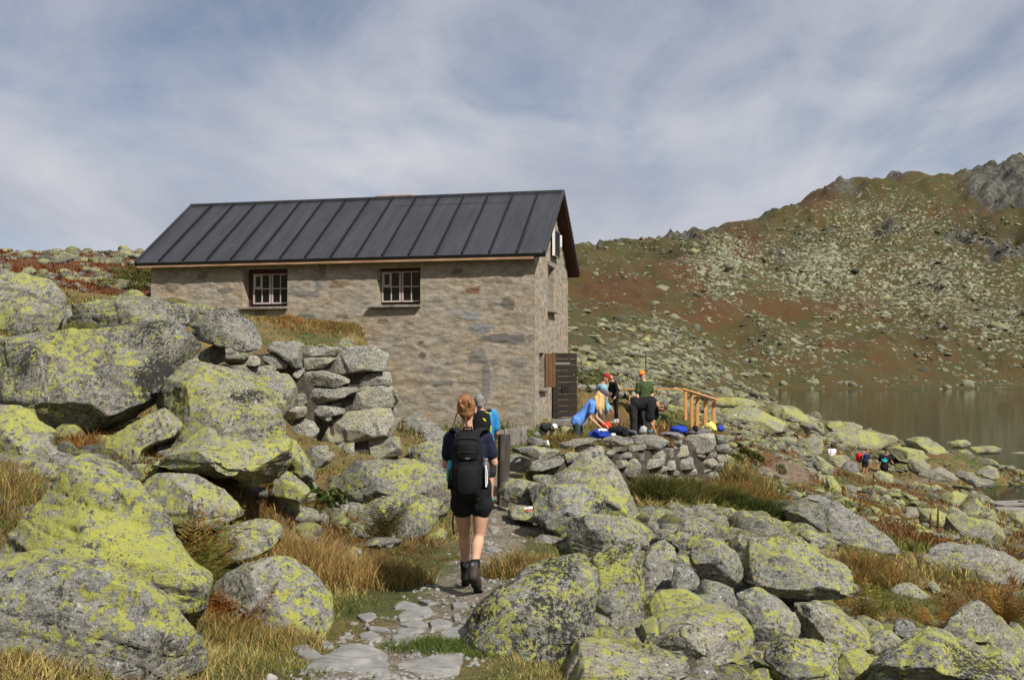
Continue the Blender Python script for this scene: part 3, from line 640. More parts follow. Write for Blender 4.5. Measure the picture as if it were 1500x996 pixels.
b('R5', [(900,640),(925,630),(950,660),(950,700),(920,710)], 14.5, 'slim stone standing against the cracked slab', .04, 0)
b('R5', [(955,435),(980,378),(1060,398),(1130,408),(1187,440),(1187,485),(1140,530),(1090,510),(980,470)], 26, 'overhanging lichen rock with a dark recess below the lake path', .05, .0, T=2, over=True)
b('R5', [(158,352),(190,328),(240,343),(235,368),(170,370)], 19, 'round white stone among the dark bushes', -.15, -.05)
b('R5', [(352,430),(400,403),(437,440),(442,475),(380,470)], 17.5, 'grey stone at the edge of the bushes', -.1, -.02)
b('R5', [(415,455),(470,440),(530,470),(525,510),(470,510)], 15.5, 'low grey rock under the whaleback slab', -.02, 0)
b('R5', [(0,440),(60,415),(110,450),(70,500),(0,520)], 12.5, 'weathered grey rock between gravel and the rock ridge', -.06, 0)
b('R5', [(590,340),(610,335),(625,352),(605,365)], 24, 'small dark stone in the rusty heath', -.1, 0)
b('R5', [(255,240),(290,228),(330,235),(320,255),(270,255)], 25, 'thin flat stone on the ground near the terrace corner', -.1, -.03)
# --- shore rocks beyond, small in the picture
R7 = [
 ([(-110,150),(0,118),(90,130),(180,178),(240,210),(262,262),(200,290),(100,285),(-110,280)], 44, 'large smooth outcrop rising from the railing towards the lake', .04),
 ([(-120,85),(0,85),(60,90),(140,125),(140,145),(80,140),(0,128),(-120,125)], 52, 'flat ledge of rock with a mossy step near the railing', .05),
 ([(143,142),(190,116),(300,128),(380,178),(437,200),(422,225),(320,215),(220,195)], 52, 'dark-notched rock hump standing before the lake', .03),
 ([(310,212),(440,208),(462,262),(440,280),(370,265)], 50, 'block with a black shadowed side on the shore', .03),
 ([(453,217),(520,207),(600,208),(650,228),(663,257),(540,265),(480,270)], 62, 'rounded rock edge right at the water', .05),
 ([(445,275),(520,258),(700,263),(862,285),(852,305),(750,345),(700,385),(560,355),(450,335)], 60, 'long flat ledge running above the bathers path', .04),
 ([(300,312),(440,275),(452,340),(432,385),(330,375)], 54, 'tilted pale block behind the person in white', .02),
 ([(785,345),(860,330),(960,348),(1012,400),(962,435),(850,415),(790,375)], 57, 'yellow-green rock behind the man in the black shirt', .06),
 ([(858,302),(980,288),(1062,340),(1112,400),(1102,445),(1010,405),(930,345)], 60, 'steep slab slanting to the cove', .03),
 ([(888,425),(910,388),(962,398),(1022,450),(962,495),(900,465)], 53, 'upright pale block above the cove', .03),
 ([(938,485),(1060,448),(1162,490),(1152,515),(1020,528)], 52, 'grey slab with a sunlit edge above the cove', -.06),
 ([(1148,450),(1230,478),(1362,520),(1372,548),(1240,552),(1150,485)], 50, 'bare grey ledge dipping into the cove', -.1),
 ([(1238,472),(1310,428),(1382,458),(1382,505),(1300,508)], 55, 'rounded rock at the mouth of the cove', .02),
 ([(1078,312),(1200,298),(1222,330),(1140,355)], 70, 'low rock by the brown grass on the point', .03),
 ([(1108,372),(1220,348),(1242,390),(1190,415)], 66, 'pale rock at the end of the brown grass on the point', .02),
 ([(1220,342),(1300,334),(1382,335),(1382,378),(1250,375)], 75, 'flat table rock on the far point of the shore', .03),
 ([(1388,372),(1490,368),(1560,372),(1560,400),(1400,395)], 80, 'last low rock of the point, out in the lake', -.03),
 ([(450,405),(500,378),(570,378),(602,410),(540,445),(480,435)], 46, 'speckled boulder hiding the legs of the person in white', .02),
 ([(538,450),(560,420),(620,418),(632,470),(570,495)], 44, 'bare blue-grey round boulder on the lake path', -.2),
 ([(698,495),(750,453),(812,480),(817,535),(760,545)], 46, 'yellow boulder hiding the feet of the man in black', .07),
 ([(568,495),(640,468),(702,510),(600,525)], 43, 'yellow-topped rock below the round blue-grey boulder', .06),
 ([(848,545),(920,558),(1012,610),(940,605)], 45, 'thin slab tilted on the slope to the cove', .04),
 ([(978,565),(1040,528),(1082,560),(1062,615),(1000,605)], 47, 'rough yellow rock above the planks', .05),
 ([(1068,605),(1140,568),(1212,590),(1182,640),(1120,685),(1080,655)], 40, 'big green-yellow rock beside the wooden planks', .06),
 ([(1168,665),(1240,608),(1282,650),(1282,725),(1190,725)], 36, 'ridge-backed yellow rock in front of the cove', .06),
 ([(1285,665),(1350,668),(1357,722),(1290,725)], 36, 'squat rock under the wooden planks', .03),
 ([(1428,680),(1510,668),(1515,745),(1430,745)], 36, 'mossy rock at the near end of the planks', .04),
 ([(938,702),(970,668),(1060,678),(1122,720),(1090,765),(960,735)], 30, 'yellow rock beside two dark withered stems', .07),
 ([(1090,690),(1120,640),(1160,665),(1200,705),(1140,720)], 32, 'leaning dark-backed rock near the withered stems', .02),
 ([(758,645),(830,628),(872,670),(800,675)], 33, 'half-sunk rock in rusty heath', .0),
 ([(460,490),(500,488),(542,560),(562,592),(480,595)], 30, 'narrow fin of rock beside the worn trail', .04),
 ([(370,500),(430,485),(480,495),(520,560),(470,560)], 32, 'low grey outcrop beside the worn trail', -.05),
 ([(550,600),(600,590),(690,630),(680,655),(600,650)], 28, 'flat tan rock in the rusty heath', -.08),
 ([(330,430),(380,345),(410,410),(450,470),(350,480)], 40, 'pointed rock like a fin beside the lake path', .05),
 ([(395,430),(440,405),(500,440),(500,490),(440,480)], 38, 'squat boulder between the fin rock and the round boulder', .03),
 ([(640,690),(720,700),(700,740),(630,720)], 26, 'sunken slab behind the brown tussock', -.03),
 ([(130,320),(200,315),(320,370),(300,390),(200,370)], 43, 'pinkish flat rock on the heath by the trail', -.15),
 ([(60,290),(110,275),(150,310),(110,335),(70,325)], 40, 'pale boulder below the terrace steps', .0),
 ([(210,290),(270,280),(320,300),(290,335),(220,325)], 43, 'rounded yellowish boulder on the shore slope', .05),
 ([(780,560),(850,555),(870,580),(800,590)], 40, 'small flat stone on the rusty slope', .0),
 ([(880,665),(930,660),(950,700),(900,720),(870,690)], 30, 'grey stone beside the yellow rock with stems', -.03),
]
for pts, Y, lab, li in R7: b('R7', pts, Y, lab, li, 0, T=None, res=40, smooth=1, grow=1.10)
b('P', [(1142,745),(1165,735),(1185,738),(1180,752),(1155,755)], 20, 'small pale stone beside the bushes and the whaleback slab', -.1, -.03)
b('P', [(592,680),(594,612),(612,602),(632,618),(652,632),(668,655),(650,680)], 19.6, 'brownish triangular slab leaning against the hut wall', -.14, -.04, T=1.2)
b('P', [(640,640),(690,628),(720,640),(715,655),(650,662)], 19.3, 'flat doorstep rock by the hut wall behind the walkers', -.12, -.03)
b('R3', [(988,562),(1040,523),(1135,527),(1142,572),(1120,605),(1030,597)], 13.3, 'flat stone with a red and white trail mark beside the path', -.02, -.04, T=1.2)
b('P', [(600,655),(645,648),(665,660),(660,690),(610,690)], 17.5, 'flat layered block at the end of the dry stone wall', -.03, 0)

# ---------------------------------------------------------------- dry stone walls
def stone_wall(label, reg, stones, yf, T, core, li=-.08):
    root = bpy.data.objects.new('dry_stone_wall', None); COL.objects.link(root)
    tag(root, label, 'wall'); c = np.array(core['at'], float); root.location = c
    k = 0
    for st in stones:
        px = np.mean([PX(reg, p)[0] for p in st]); k += 1
        random.seed(k)
        boulder(reg, st, yf(px)+random.uniform(-.05, .05), li=li+random.choice([-.06, -.03, 0, .02, .05]), dk=random.choice([-.04, -.02, .01]), T=T*random.uniform(.8, 1.1), mat=M_WALLSTONE, name='stone', parent=root, off=c, res=44, smooth=1, amt=.8, grow=1.10, face=.86, over=True)
    if 'poly' in core:
        V = []; P = core['poly']; n = len(P)
        for (x, y) in P: V += [(x-c[0], y-c[1], core['z0']-c[2]), (x-c[0], y-c[1], core['z1']-c[2])]
        Fc = [(2*i, 2*((i+1) % n), 2*((i+1) % n)+1, 2*i+1) for i in range(n)]+[tuple(2*i+1 for i in range(n)), tuple(2*i for i in range(n))[::-1]]
        put('rubble_core', mesh('rubble_core', V, Fc, M_CORE), root)
    return root
k = N('rubble_core'); co = k.obj(); M_CORE = k.out(k.ramp(k.noise(co, 6, 8, .7), [(.35, (.03, .025, .02)), (.6, (.10, .085, .065))]), .95, k.bump(k.noise(co, 9, 6, .7), .8, .08))
R9 = [[(195,120),(230,95),(330,95),(410,115),(420,170),(415,265),(360,260),(320,230),(240,170),(200,160)],
 [(420,130),(680,132),(692,150),(620,187),(430,187)], [(420,200),(620,190),(642,205),(560,267),(450,282),(425,230)],
 [(582,272),(640,200),(720,138),(880,128),(987,165),(967,282),(740,292),(640,302)], [(398,332),(420,298),(560,283),(720,330),(732,362),(640,392),(408,378)],
 [(733,330),(830,308),(990,288),(1003,370),(860,387),(750,387)], [(453,440),(480,403),(620,393),(770,388),(787,420),(650,472),(540,502),(470,482)],
 [(785,395),(872,385),(882,402),(800,428)], [(678,512),(740,458),(850,398),(1000,383),(1030,410),(1022,512),(860,542),(730,537)],
 [(463,512),(540,508),(690,528),(702,562),(580,592),(470,582)], [(538,682),(560,638),(660,583),(850,543),(990,518),(1042,560),(1047,682),(1000,717),(800,742),(640,767),(560,742)],
 [(848,782),(860,723),(1060,728),(1078,842),(870,882),(852,842)], [(638,772),(760,753),(762,852),(740,872),(640,802)],
 [(438,832),(490,783),(580,783),(632,852),(560,892),(510,925)], [(278,662),(420,603),(500,618),(532,682),(502,722),(390,757),(300,722)],
 [(248,582),(330,538),(440,523),(442,582),(370,612),(268,632)], [(303,622),(370,578),(417,590),(330,637)], [(328,522),(370,418),(400,450),(462,492),(420,524)],
 [(393,440),(430,428),(452,470),(420,482)], [(353,322),(380,273),(432,263),(432,292),(390,332)], [(-5,190),(100,178),(142,205),(132,247),(-5,247)],
 [(128,187),(230,168),(322,240),(302,272),(240,272),(190,232)], [(-20,282),(200,243),(247,265),(242,297),(90,332),(-20,312)],
 [(248,302),(330,308),(372,370),(362,422),(310,432),(250,352)], [(-30,135),(100,140),(105,162),(-30,172)], [(478,592),(560,588),(592,602),(540,642),(500,632)],
 [(-120,170),(-60,120),(-10,140),(-5,200),(-60,230),(-115,215)], [(-90,250),(-20,240),(-10,290),(-60,300)], [(570,600),(610,592),(615,615),(580,622)],
 [(640,590),(680,575),(690,600),(650,610)], [(600,505),(670,490),(680,515),(620,525)], [(1000,420),(1050,400),(1060,470),(1035,520),(1015,500)], [(1010,520),(1045,530),(1055,650),(1040,680)],
 [(1125,802),(1240,758),(1330,768),(1342,852),(1170,882),(1130,842)], [(1210,892),(1350,888),(1350,932),(1240,935)]]
c0 = (W(480, 690, 17)+np.array([0, .4, 0]))
stone_wall('high dry stone wall of dark slabs holding the bank below the hut windows', 'R9', R9, lambda px: 16.6+(px-350)*.0035, .8,
           {'at': c0, 'poly': [XY(372, 16.85), XY(562, 17.42), XY(562, 18.6), XY(372, 18.0)], 'z0': -.3, 'z1': 1.95})
R6 = [[(95,692),(110,655),(222,680),(227,700),(190,757),(98,747)], [(218,742),(240,690),(400,655),(427,690),(400,717),(280,752)],
 [(423,657),(450,638),(500,645),(502,692),(440,702)], [(448,742),(480,688),(522,668),(522,702),(480,742)], [(388,602),(450,573),(560,558),(642,560),(560,592),(500,602),(420,622)],
 [(478,612),(560,593),(642,610),(652,642),(560,652),(490,642)], [(503,642),(535,633),(537,662),(505,667)], [(638,562),(720,543),(802,560),(822,587),(760,602),(660,582)],
 [(648,652),(690,623),(717,650),(690,667)], [(698,602),(740,588),(782,600),(772,632),(710,642)], [(788,552),(860,543),(960,543),(1022,575),(1027,602),(960,622),(900,622),(900,592),(820,592)],
 [(798,602),(890,593),(897,627),(800,637)], [(728,662),(800,638),(817,667),(735,687)], [(718,692),(780,683),(792,717),(740,737),(720,722)], [(818,657),(880,648),(882,692),(830,697)],
 [(878,642),(980,623),(1002,650),(1002,682),(890,682)], [(858,712),(880,688),(1002,680),(1007,712),(900,742)], [(788,692),(830,678),(862,720),(852,792),(780,782),(750,742)],
 [(928,742),(1000,718),(1022,747),(960,767)], [(998,642),(1010,613),(1052,620),(1052,672),(1005,682)], [(1003,687),(1060,688),(1067,742),(1020,747)],
 [(1028,552),(1100,538),(1117,552),(1100,567),(1040,572)], [(1058,577),(1100,568),(1102,597),(1060,602)], [(1053,612),(1080,593),(1132,600),(1142,662),(1070,672),(1055,652)],
 [(1113,577),(1140,543),(1240,533),(1282,530),(1292,592),(1270,632),(1200,657),(1150,642)], [(1068,682),(1160,668),(1177,732),(1080,742),(1065,712)], [(1173,692),(1290,678),(1307,712),(1290,737),(1180,742)],
 [(1168,662),(1230,648),(1242,682),(1180,687)], [(1238,652),(1300,638),(1302,672),(1250,687)], [(1288,542),(1350,538),(1367,592),(1310,602)], [(1298,602),(1370,593),(1382,642),(1310,642)],
 [(1308,642),(1372,640),(1352,692),(1310,702)], [(1098,747),(1180,733),(1192,772),(1110,777)], [(1218,772),(1300,748),(1327,792),(1310,822),(1230,817)], [(1198,842),(1280,823),(1292,857),(1220,872)],
 [(1118,802),(1150,778),(1222,800),(1212,832),(1140,842)], [(1188,747),(1260,738),(1290,745),(1220,772)], [(1028,752),(1080,748),(1092,777),(1035,777)], [(1268,842),(1330,838),(1332,867),(1290,867)],
 [(900,770),(960,765),(1030,780),(1010,815),(930,810)], [(1040,780),(1100,780),(1115,820),(1060,830)], [(530,700),(600,670),(640,680),(600,720),(540,730)], [(1290,700),(1345,695),(1335,745),(1300,745)]]
c1 = W(900, 700, 18.8)
troot = stone_wall('low dry stone wall of pale stones round the terrace', 'R6', R6, lambda px: 16.9+(px-745)*.0118, .55,
           {'at': c1, 'poly': [XY(800, 17.72), XY(900, 18.85), XY(985, 19.8), XY(1050, 20.6), XY(1046, 21.1), XY(985, 20.5), XY(900, 19.5), XY(800, 18.3)], 'z0': -1.1, 'z1': .12}, -.13)
boulder('R6', [(108,622),(240,603),(402,635),(397,657),(320,687),(150,652)], 16.3, 'thick flat slab capping the low terrace wall by the gate', -.03, -.03, T=.9, amt=.6)
# the low wall behind the people
LW = []
random.seed(3)
for row in range(5):
    x = 486+random.uniform(0, 20)
    while x < 800:
        w_ = random.uniform(35, 80); y0 = 250+row*42; h_ = random.uniform(26, 38)
        LW.append([(x, y0+h_*.3), (x+w_*.2, y0), (x+w_*.8, y0+random.uniform(-3, 6)), (x+w_*.95, y0+h_*.5), (x+w_*.7, y0+h_), (x+w_*.15, y0+h_)]); x += w_
stone_wall('grey dry stone wall behind the standing people', 'R6', LW, lambda px: 34.5, .7, {'at': W(880, 610, 34.6), 'poly': [XY(842, 34.8), XY(922, 34.8), XY(922, 35.2), XY(842, 35.2)], 'z0': -.6, 'z1': .85}, -.06)

# flat stones trodden into the path
PS = [('RD', [(120,670),(300,620),(480,600),(690,600),(745,640),(760,733),(560,760),(200,760),(130,720)], 5.55), ('RD', [(735,640),(820,560),(960,535),(1060,570),(1160,580),(1150,650),(1100,760),(780,760)], 5.7),
 ('RD', [(320,590),(420,540),(600,560),(710,590),(660,640),(480,635)], 6.0), ('RD', [(70,550),(190,545),(320,600),(300,622),(150,590)], 6.0), ('RD', [(500,340),(600,322),(640,345),(610,380),(540,380)], 7.15),
 ('RD', [(745,340),(850,302),(980,305),(980,350),(880,385),(770,375)], 7.2), ('RD', [(880,255),(940,245),(1015,275),(1010,292),(930,275)], 7.7), ('RD', [(730,295),(800,275),(920,290),(880,300),(760,310)], 7.5),
 ('RD', [(950,385),(1030,370),(1100,390),(1080,430),(970,430)], 6.9), ('RD', [(760,395),(900,390),(950,410),(900,425),(820,420)], 6.8), ('RD', [(520,460),(620,462),(670,490),(640,510),(560,505)], 6.4),
 ('RD', [(725,470),(850,465),(905,490),(850,530),(720,525)], 6.4), ('RD', [(720,430),(900,430),(960,450),(900,460),(740,455)], 6.6), ('RD', [(990,470),(1080,420),(1220,420),(1210,480),(1100,495)], 6.5),
 ('RD', [(1090,275),(1180,270),(1200,295),(1100,305)], 7.5), ('RD', [(280,515),(340,505),(375,540),(300,545)], 6.3), ('RD', [(1095,345),(1140,340),(1155,380),(1105,380)], 7.1), ('RD', [(570,420),(700,425),(720,445),(590,440)], 6.65),
 ('P', [(717,760),(722,757),(728,762),(722,768)], 12.0), ('P', [(715,773),(727,771),(732,777),(722,784)], 11.4), ('P', [(738,750),(752,748),(760,755),(745,760)], 13), ('P', [(710,806),(720,800),(738,803),(730,812)], 10.4), ('P', [(700,745),(715,742),(720,750),(708,755)], 13)]
def slab(reg, pts, Y0, parent=None):
    P = [PX(reg, p) for p in pts]; rs = random.Random(int(P[0][0]*7)); G = []
    for q in P:                                    # the point of the ground seen there
        y = Y0
        for _ in range(14):
            w = W(q[0], q[1], y); g = float(ground_z([w[0]], [w[1]])[0]); y = np.clip(y*(1+(w[2]-g)*.33/1.7*1.4), Y0*.86, Y0*1.16)
        w = W(q[0], q[1], y); w[2] = float(ground_z([w[0]], [w[1]])[0]); G.append(w)
    G = np.array(G); zt = G[:, 2].mean()+.022; c = G.mean(0); n = len(G)
    V = [(p[0], p[1], zt+.25*(p[2]-c[2])+rs.uniform(-.006, .006)) for p in G]+[(c[0]+(p[0]-c[0])*1.06, c[1]+(p[1]-c[1])*1.06, zt-.16) for p in G]
    Fc = [tuple(range(n)), tuple(range(2*n-1, n-1, -1))]+[(i, n+i, n+(i+1) % n, (i+1) % n) for i in range(n)]
    bm = bmesh.new(); bv = [bm.verts.new(v) for v in V]; [bm.faces.new([bv[i] for i in f]) for f in Fc]; bmesh.ops.recalc_face_normals(bm, faces=bm.faces); bm.verts.index_update()
    V2 = np.array([v.co[:] for v in bm.verts]); F2 = [tuple(v.index for v in f.verts) for f in bm.faces]; bm.free()
    size = max(np.ptp(V2[:, 0]), np.ptp(V2[:, 1])); base = np.array([c[0], c[1], zt-.16])
    FOOT.append((c[0], c[1], size*.4))
    shell('path_stone', V2, F2, max(size/45, .007), M_PATHSTONE, base, 3, roughen(base, size*.5, int(P[0][1]), .5), None, {'lichen': -.03}, label='flat grey stone trodden into the path', cat='stone', group='flat stones in the path')
for a in PS: slab(*a)
# ---------------------------------------------------------------- the stone hut
def hut_wall_material():
    k = N('hut_rubble_wall'); co = k.obj()
    at = k.attr('stone', out='Color'); am = k.attr('stone_mask')
    n1 = k.noise(k.map(co, (1, 1, 1.6)), 1.1, 6, .6); n2 = k.noise(k.map(co, (1, 1, 1.7)), 3.6, 9, .70, .2); n3 = k.noise(co, 45, 6, .72)
    base = k.ramp(k.mth('ADD', k.mth('MULTIPLY', n2, .6), k.mth('MULTIPLY', n3, .4)), [(.34, (.13, .112, .085)), (.44, (.235, .207, .160)), (.55, (.335, .300, .236)), (.66, (.44, .40, .325))])
    warm = k.mix(k.rng(n1, .42, .66), (1.0, 1.0, 1.02), (1.10, .98, .84))
    base = k.mix(1, base, warm, 'MULTIPLY')
    # stones that show through the mortar, long and flat
    v = k.n('ShaderNodeTexVoronoi', {'Vector': k.map(k.n('ShaderNodeVectorMath', {0: co, 1: k.n('ShaderNodeVectorMath', {0: k.noise(co, 1.5, 3, .5, out=1), 1: (.5, .5, .22)}, operation='MULTIPLY').outputs[0]}, operation='ADD').outputs[0], (1.5, 1.5, 5.2)), 'Scale': 1.0})
    e = k.n('ShaderNodeTexVoronoi', {'Vector': k.map(co, (1.5, 1.5, 5.2)), 'Scale': 1.0}, feature='DISTANCE_TO_EDGE')
    cc = k.n('ShaderNodeSeparateColor', {0: v.outputs['Color']})
    stc = k.ramp(cc.outputs[0], [(0, (.13, .13, .12)), (.3, (.24, .235, .21)), (.55, (.29, .24, .17)), (.8, (.17, .19, .18)), (1, (.33, .26, .17))])
    stc = k.mix(k.rng(n3, .3, .7), k.mix(1, stc, (.6, .6, .6), 'MULTIPLY'), stc)
    show = k.mth('MULTIPLY', k.rng(k.mth('ADD', k.mth('MULTIPLY', cc.outputs[1], .55), k.mth('MULTIPLY', n2, .5)), .66, .74), k.rng(v.outputs['Distance'], .40, .30))
    base = k.mix(k.mth('MULTIPLY', show, .8), base, stc)
    # orange weathering
    base = k.mix(k.rng(k.mth('ADD', k.noise(k.map(co, (1, 1, .6)), 2.1, 8, .72), k.attr('orange')), .66, .76, 0, .65), base, (.42, .23, .11))
    base = k.mix(k.mth('MULTIPLY', am, .85), base, k.mix(k.rng(n3, .3, .68), k.mix(1, at, (.6, .6, .6), 'MULTIPLY'), at))
    cr = k.noise(k.map(co, (1.6, 1.6, 4.2)), 2.6, 8, .74, .4)
    base = k.mix(k.rng(cr, .40, .34, 0, .75), base, (.06, .052, .042))
    h = k.mth('ADD', k.mth('MULTIPLY', n2, .6), k.mth('ADD', k.mth('MULTIPLY', n3, .16), k.mth('MULTIPLY', cr, .5)))
    return k.out(base, .93, k.bump(h, .9, .05))
M_HUT = hut_wall_material()
def wood(name, a, b_, sc=1.0, rough=.8, grain=(2, 2, 30)):
    k = N(name); co = k.obj(); g = k.noise(k.map(co, tuple(x*sc for x in grain)), 1.2, 6, .65, .4); n = k.noise(co, 3*sc, 4, .6)
    c = k.ramp(k.mth('ADD', k.mth('MULTIPLY', g, .7), k.mth('MULTIPLY', n, .3)), [(.34, a), (.64, b_)])
    return k.out(c, rough, k.bump(g, .5, .008))
M_OLDWOOD = wood('grey_old_wood', (.10, .09, .08), (.34, .31, .28), grain=(30, 30, 2))
M_DARKWOOD = wood('dark_door_wood', (.010, .007, .006), (.035, .024, .018), grain=(3, 3, 30))
M_SHUTTER = wood('brown_shutter_wood', (.07, .034, .016), (.15, .080, .038), grain=(30, 30, 2))
M_FASCIA = wood('eave_board', (.22, .12, .065), (.44, .29, .17), grain=(2, 2, 30))
M_NEWWOOD = wood('new_pine', (.42, .20, .06), (.62, .33, .12), grain=(20, 20, 3))
M_FRAME = wood('window_frame_paint', (.30, .25, .23), (.50, .43, .40), 2)
M_LINING = wood('window_lining', (.028, .014, .010), (.075, .036, .024), 2)
def roof_mat():
    k = N('dark_sheet_metal'); co = k.obj(); n = k.noise(k.map(co, (3, .5, .5)), 1.2, 6, .6); s = k.noise(co, 6, 8, .7)
    c = k.mix(k.rng(n, .35, .65), (.021, .022, .026), (.034, .036, .043)); st = k.noise(k.map(co, (14, .7, .7)), 1.0, 5, .65); c = k.mix(k.rng(st, .5, .72, 0, .5), c, (.055, .055, .058)); c = k.mix(k.rng(s, .55, .75, 0, .4), c, (.075, .073, .068))
    return k.out(c, k.rng(s, .3, .7, .42, .58), k.bump(k.mth('ADD', n, k.noise(k.map(co, (1.2, .5, .5)), 2.0, 3, .5)), .35, .03), Metallic=0.0, Specular_IOR_Level=.5)
M_ROOF = roof_mat()
k = N('window_glass'); M_GLASS = k.out((.008, .008, .009), .06, Specular_IOR_Level=.5)
M_CURTAIN = flat('dark_curtain', (.05, .022, .016), .9)
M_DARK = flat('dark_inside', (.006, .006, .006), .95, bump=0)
ZT = 4.25; SLOPE = .698; RIDGE = HW/2
hut = bpy.data.objects.new('stone_hut', None); COL.objects.link(hut); hut.location = (C0[0], C0[1], 0); hut.rotation_euler = (0, 0, math.atan2(-.213, .977))
tag(hut, 'old rubble stone hut with dark metal roof and two small windows', 'hut')
HM = Matrix.Translation((C0[0], C0[1], 0)) @ Matrix.Rotation(math.atan2(-.213, .977), 4, 'Z'); HMI = HM.inverted()
def on_front(px, py):
    """the point of the long wall seen at a photo pixel, as (a, z)"""
    al = (px-750)/F; t = (C0[0]-al*C0[1])/(-UH[0]+al*UH[1]); Y = C0[1]+UH[1]*t
    return -t, W(px, py, Y)[2]
PATCH = []
for px, py, w_, h_, col in [(693,426,24,13,(.20,.09,.055)),(449,466,36,17,(.15,.17,.15)),(739,496,74,13,(.15,.14,.13)),(705,481,34,17,(.24,.25,.24)),(691,463,32,14,(.26,.27,.26)),(745,445,22,16,(.17,.15,.12)),
     (618,519,11,8,(.10,.085,.075)),(617,501,9,6,(.10,.09,.08)),(379,459,16,10,(.20,.14,.06)),(440,430,40,9,(.19,.19,.16)),(497,416,32,10,(.22,.15,.09)),(700,520,30,20,(.22,.20,.18)),
     (668,458,18,9,(.33,.32,.30)),(560,470,20,8,(.25,.15,.08)),(500,463,22,7,(.16,.12,.09)),(630,540,16,10,(.2,.18,.16)),(760,530,30,14,(.26,.24,.2)),(650,560,40,10,(.23,.22,.2)),(330,425,26,10,(.2,.19,.16)),(295,405,20,8,(.16,.15,.13)),
     (670,397,20,8,(.15,.13,.12)),(740,410,26,10,(.25,.2,.14)),(600,470,18,9,(.28,.25,.2)),(560,540,20,9,(.2,.18,.16)),(250,420,22,12,(.24,.2,.15)),(713,560,11,70,(.22,.21,.20)),(720,530,24,9,(.22,.21,.20)),(709,590,9,30,(.22,.21,.20)),(466,418,10,30,(.22,.22,.21)),(472,395,12,24,(.20,.20,.19))]:
    a0, z0 = on_front(px, py); PATCH.append((a0, z0, w_/F*22.6/2, h_/F*22.6/2, col))
def wall_panel(name, o, du, L, zb, top, holes, step, nrm, seed, patches=(), orange=0):
    us = list(np.arange(0, L+1e-6, L/max(1, round(L/step)))); zs = list(np.arange(zb, ZT+1e-6, (ZT-zb)/max(1, round((ZT-zb)/step))))
    for (a, b2, c, d2) in holes:
        us = [x for x in us if min(abs(x-a), abs(x-b2)) > step*.45]+[a, b2]; zs = [x for x in zs if min(abs(x-c), abs(x-d2)) > step*.45]+[c, d2]
    us = np.array(sorted(us)); zs = np.array(sorted(zs)); zs[-1] = ZT
    extra = np.linspace(0, 1, int(2.0/step))[1:] if top else []
    rows = []
    for z in zs: rows.append([(u, z) for u in us])
    for t in extra: rows.append([(u, ZT+t*min(u, L-u)*SLOPE) for u in us])
    G = np.array(rows); nr, nc = G.shape[:2]; uu = G[..., 0].ravel(); z = G[..., 1].ravel()
    P = np.stack([o[0]+du[0]*uu, o[1]+du[1]*uu, z], 1)
    edge = np.minimum(sstep(0, .25, uu), sstep(0, .25, L-uu))
    for (a, b2, c, d2) in holes:
        dd = np.maximum(np.maximum(a-uu, uu-b2), np.maximum(c-z, z-d2)); edge = np.minimum(edge, sstep(-.01, .14, dd))
    q = np.stack([P[:, 0]*1.5, P[:, 1]*1.5, z*3.0], 1)+seed
    d = .013*fbm(q*1.2, 4, seed)+.010*fbm(q*4, 3, seed+3)+.012*fbm(P*1.1+seed, 3, seed+8)-.012*np.clip(.12-np.abs(fbm(q*.9, 3, seed+15)), 0, 1)/.12
    col = np.zeros((len(P), 3)); mk = np.zeros(len(P))
    for (a0, z0, w_, h_, c) in patches:
        wob = 1+.28*fbm(np.stack([uu*7, z*11, 0*z], 1), 2, int(abs(a0)*100))
        r = (np.abs((P[:, 0]-a0)/w_)**2.6+np.abs((z-z0)/h_)**2.6)**(1/2.6)*wob; m = sstep(1.08, .86, r); col = np.where((m > mk)[:, None], c, col); mk = np.maximum(mk, m); d += .012*m
    P = P+np.outer(d*(.2+.5*edge), nrm)
    um = (us[:-1]+us[1:])/2; Q = []
    for i in range(nr-1):
        for j in range(nc-1):
            zc = (G[i, j, 1]+G[i+1, j, 1])/2
            if any(a < um[j] < b2 and c < zc < d2 for (a, b2, c, d2) in holes): continue
            Q.append((i*nc+j, i*nc+j+1, (i+1)*nc+j+1, (i+1)*nc+j))
    me = mesh(name, P, np.array(Q), M_HUT, True); cattr(me, 'stone', col); fattr(me, 'stone_mask', mk)
    orr = orange*sstep(.9, .2, np.abs(uu-1.3))*np.ones(len(P)) if orange else np.zeros(len(P)); fattr(me, 'orange', orr-.03)
    return put(name, me, hut)
WIN = [(-6.97, -5.84, 3.14, 4.04), (-3.65, -2.62, 3.14, 3.99)]
wall_panel('wall', (-HL, 0), (1, 0), HL, -.7, False, [(a+HL, b2+HL, c, d2) for a, b2, c, d2 in WIN], .028, (0, -1, 0), 11, PATCH)
GH = [(.56, 1.15, 1.26, 2.06), (1.68, 2.42, 3.09, 4.13), (2.14, 2.86, .50, 2.08)]
wall_panel('wall', (0, 0), (0, 1), HW, -.7, True, GH, .035, (1, 0, 0), 23, (), .12)
wall_panel('wall', (-HL, HW), (0, -1), HW, -.7, True, [], .12, (-1, 0, 0), 37)
wall_panel('wall', (0, HW), (-1, 0), HL, -.7, False, [], .12, (0, 1, 0), 53)
def reveal(mb, side, a, b2, c, d2, depth):
    """the four inner faces of an opening"""
    f = (lambda u, y, z: (u, y, z)) if side == 'front' else (lambda u, y, z: (-y, u, z))
    sp = .05 if side == 'front' else 0.0
    o = [(a, 0, c), (b2, 0, c), (b2, 0, d2), (a, 0, d2)]; i = [(a+sp, depth, c+.02), (b2-sp, depth, c+.02), (b2-sp, depth, d2-.01), (a+sp, depth, d2-.01)]
    V = [f(*p) for p in o+i]; mb.add(V, [(0, 1, 5, 4), (1, 2, 6, 5), (2, 3, 7, 6), (3, 0, 4, 7)])
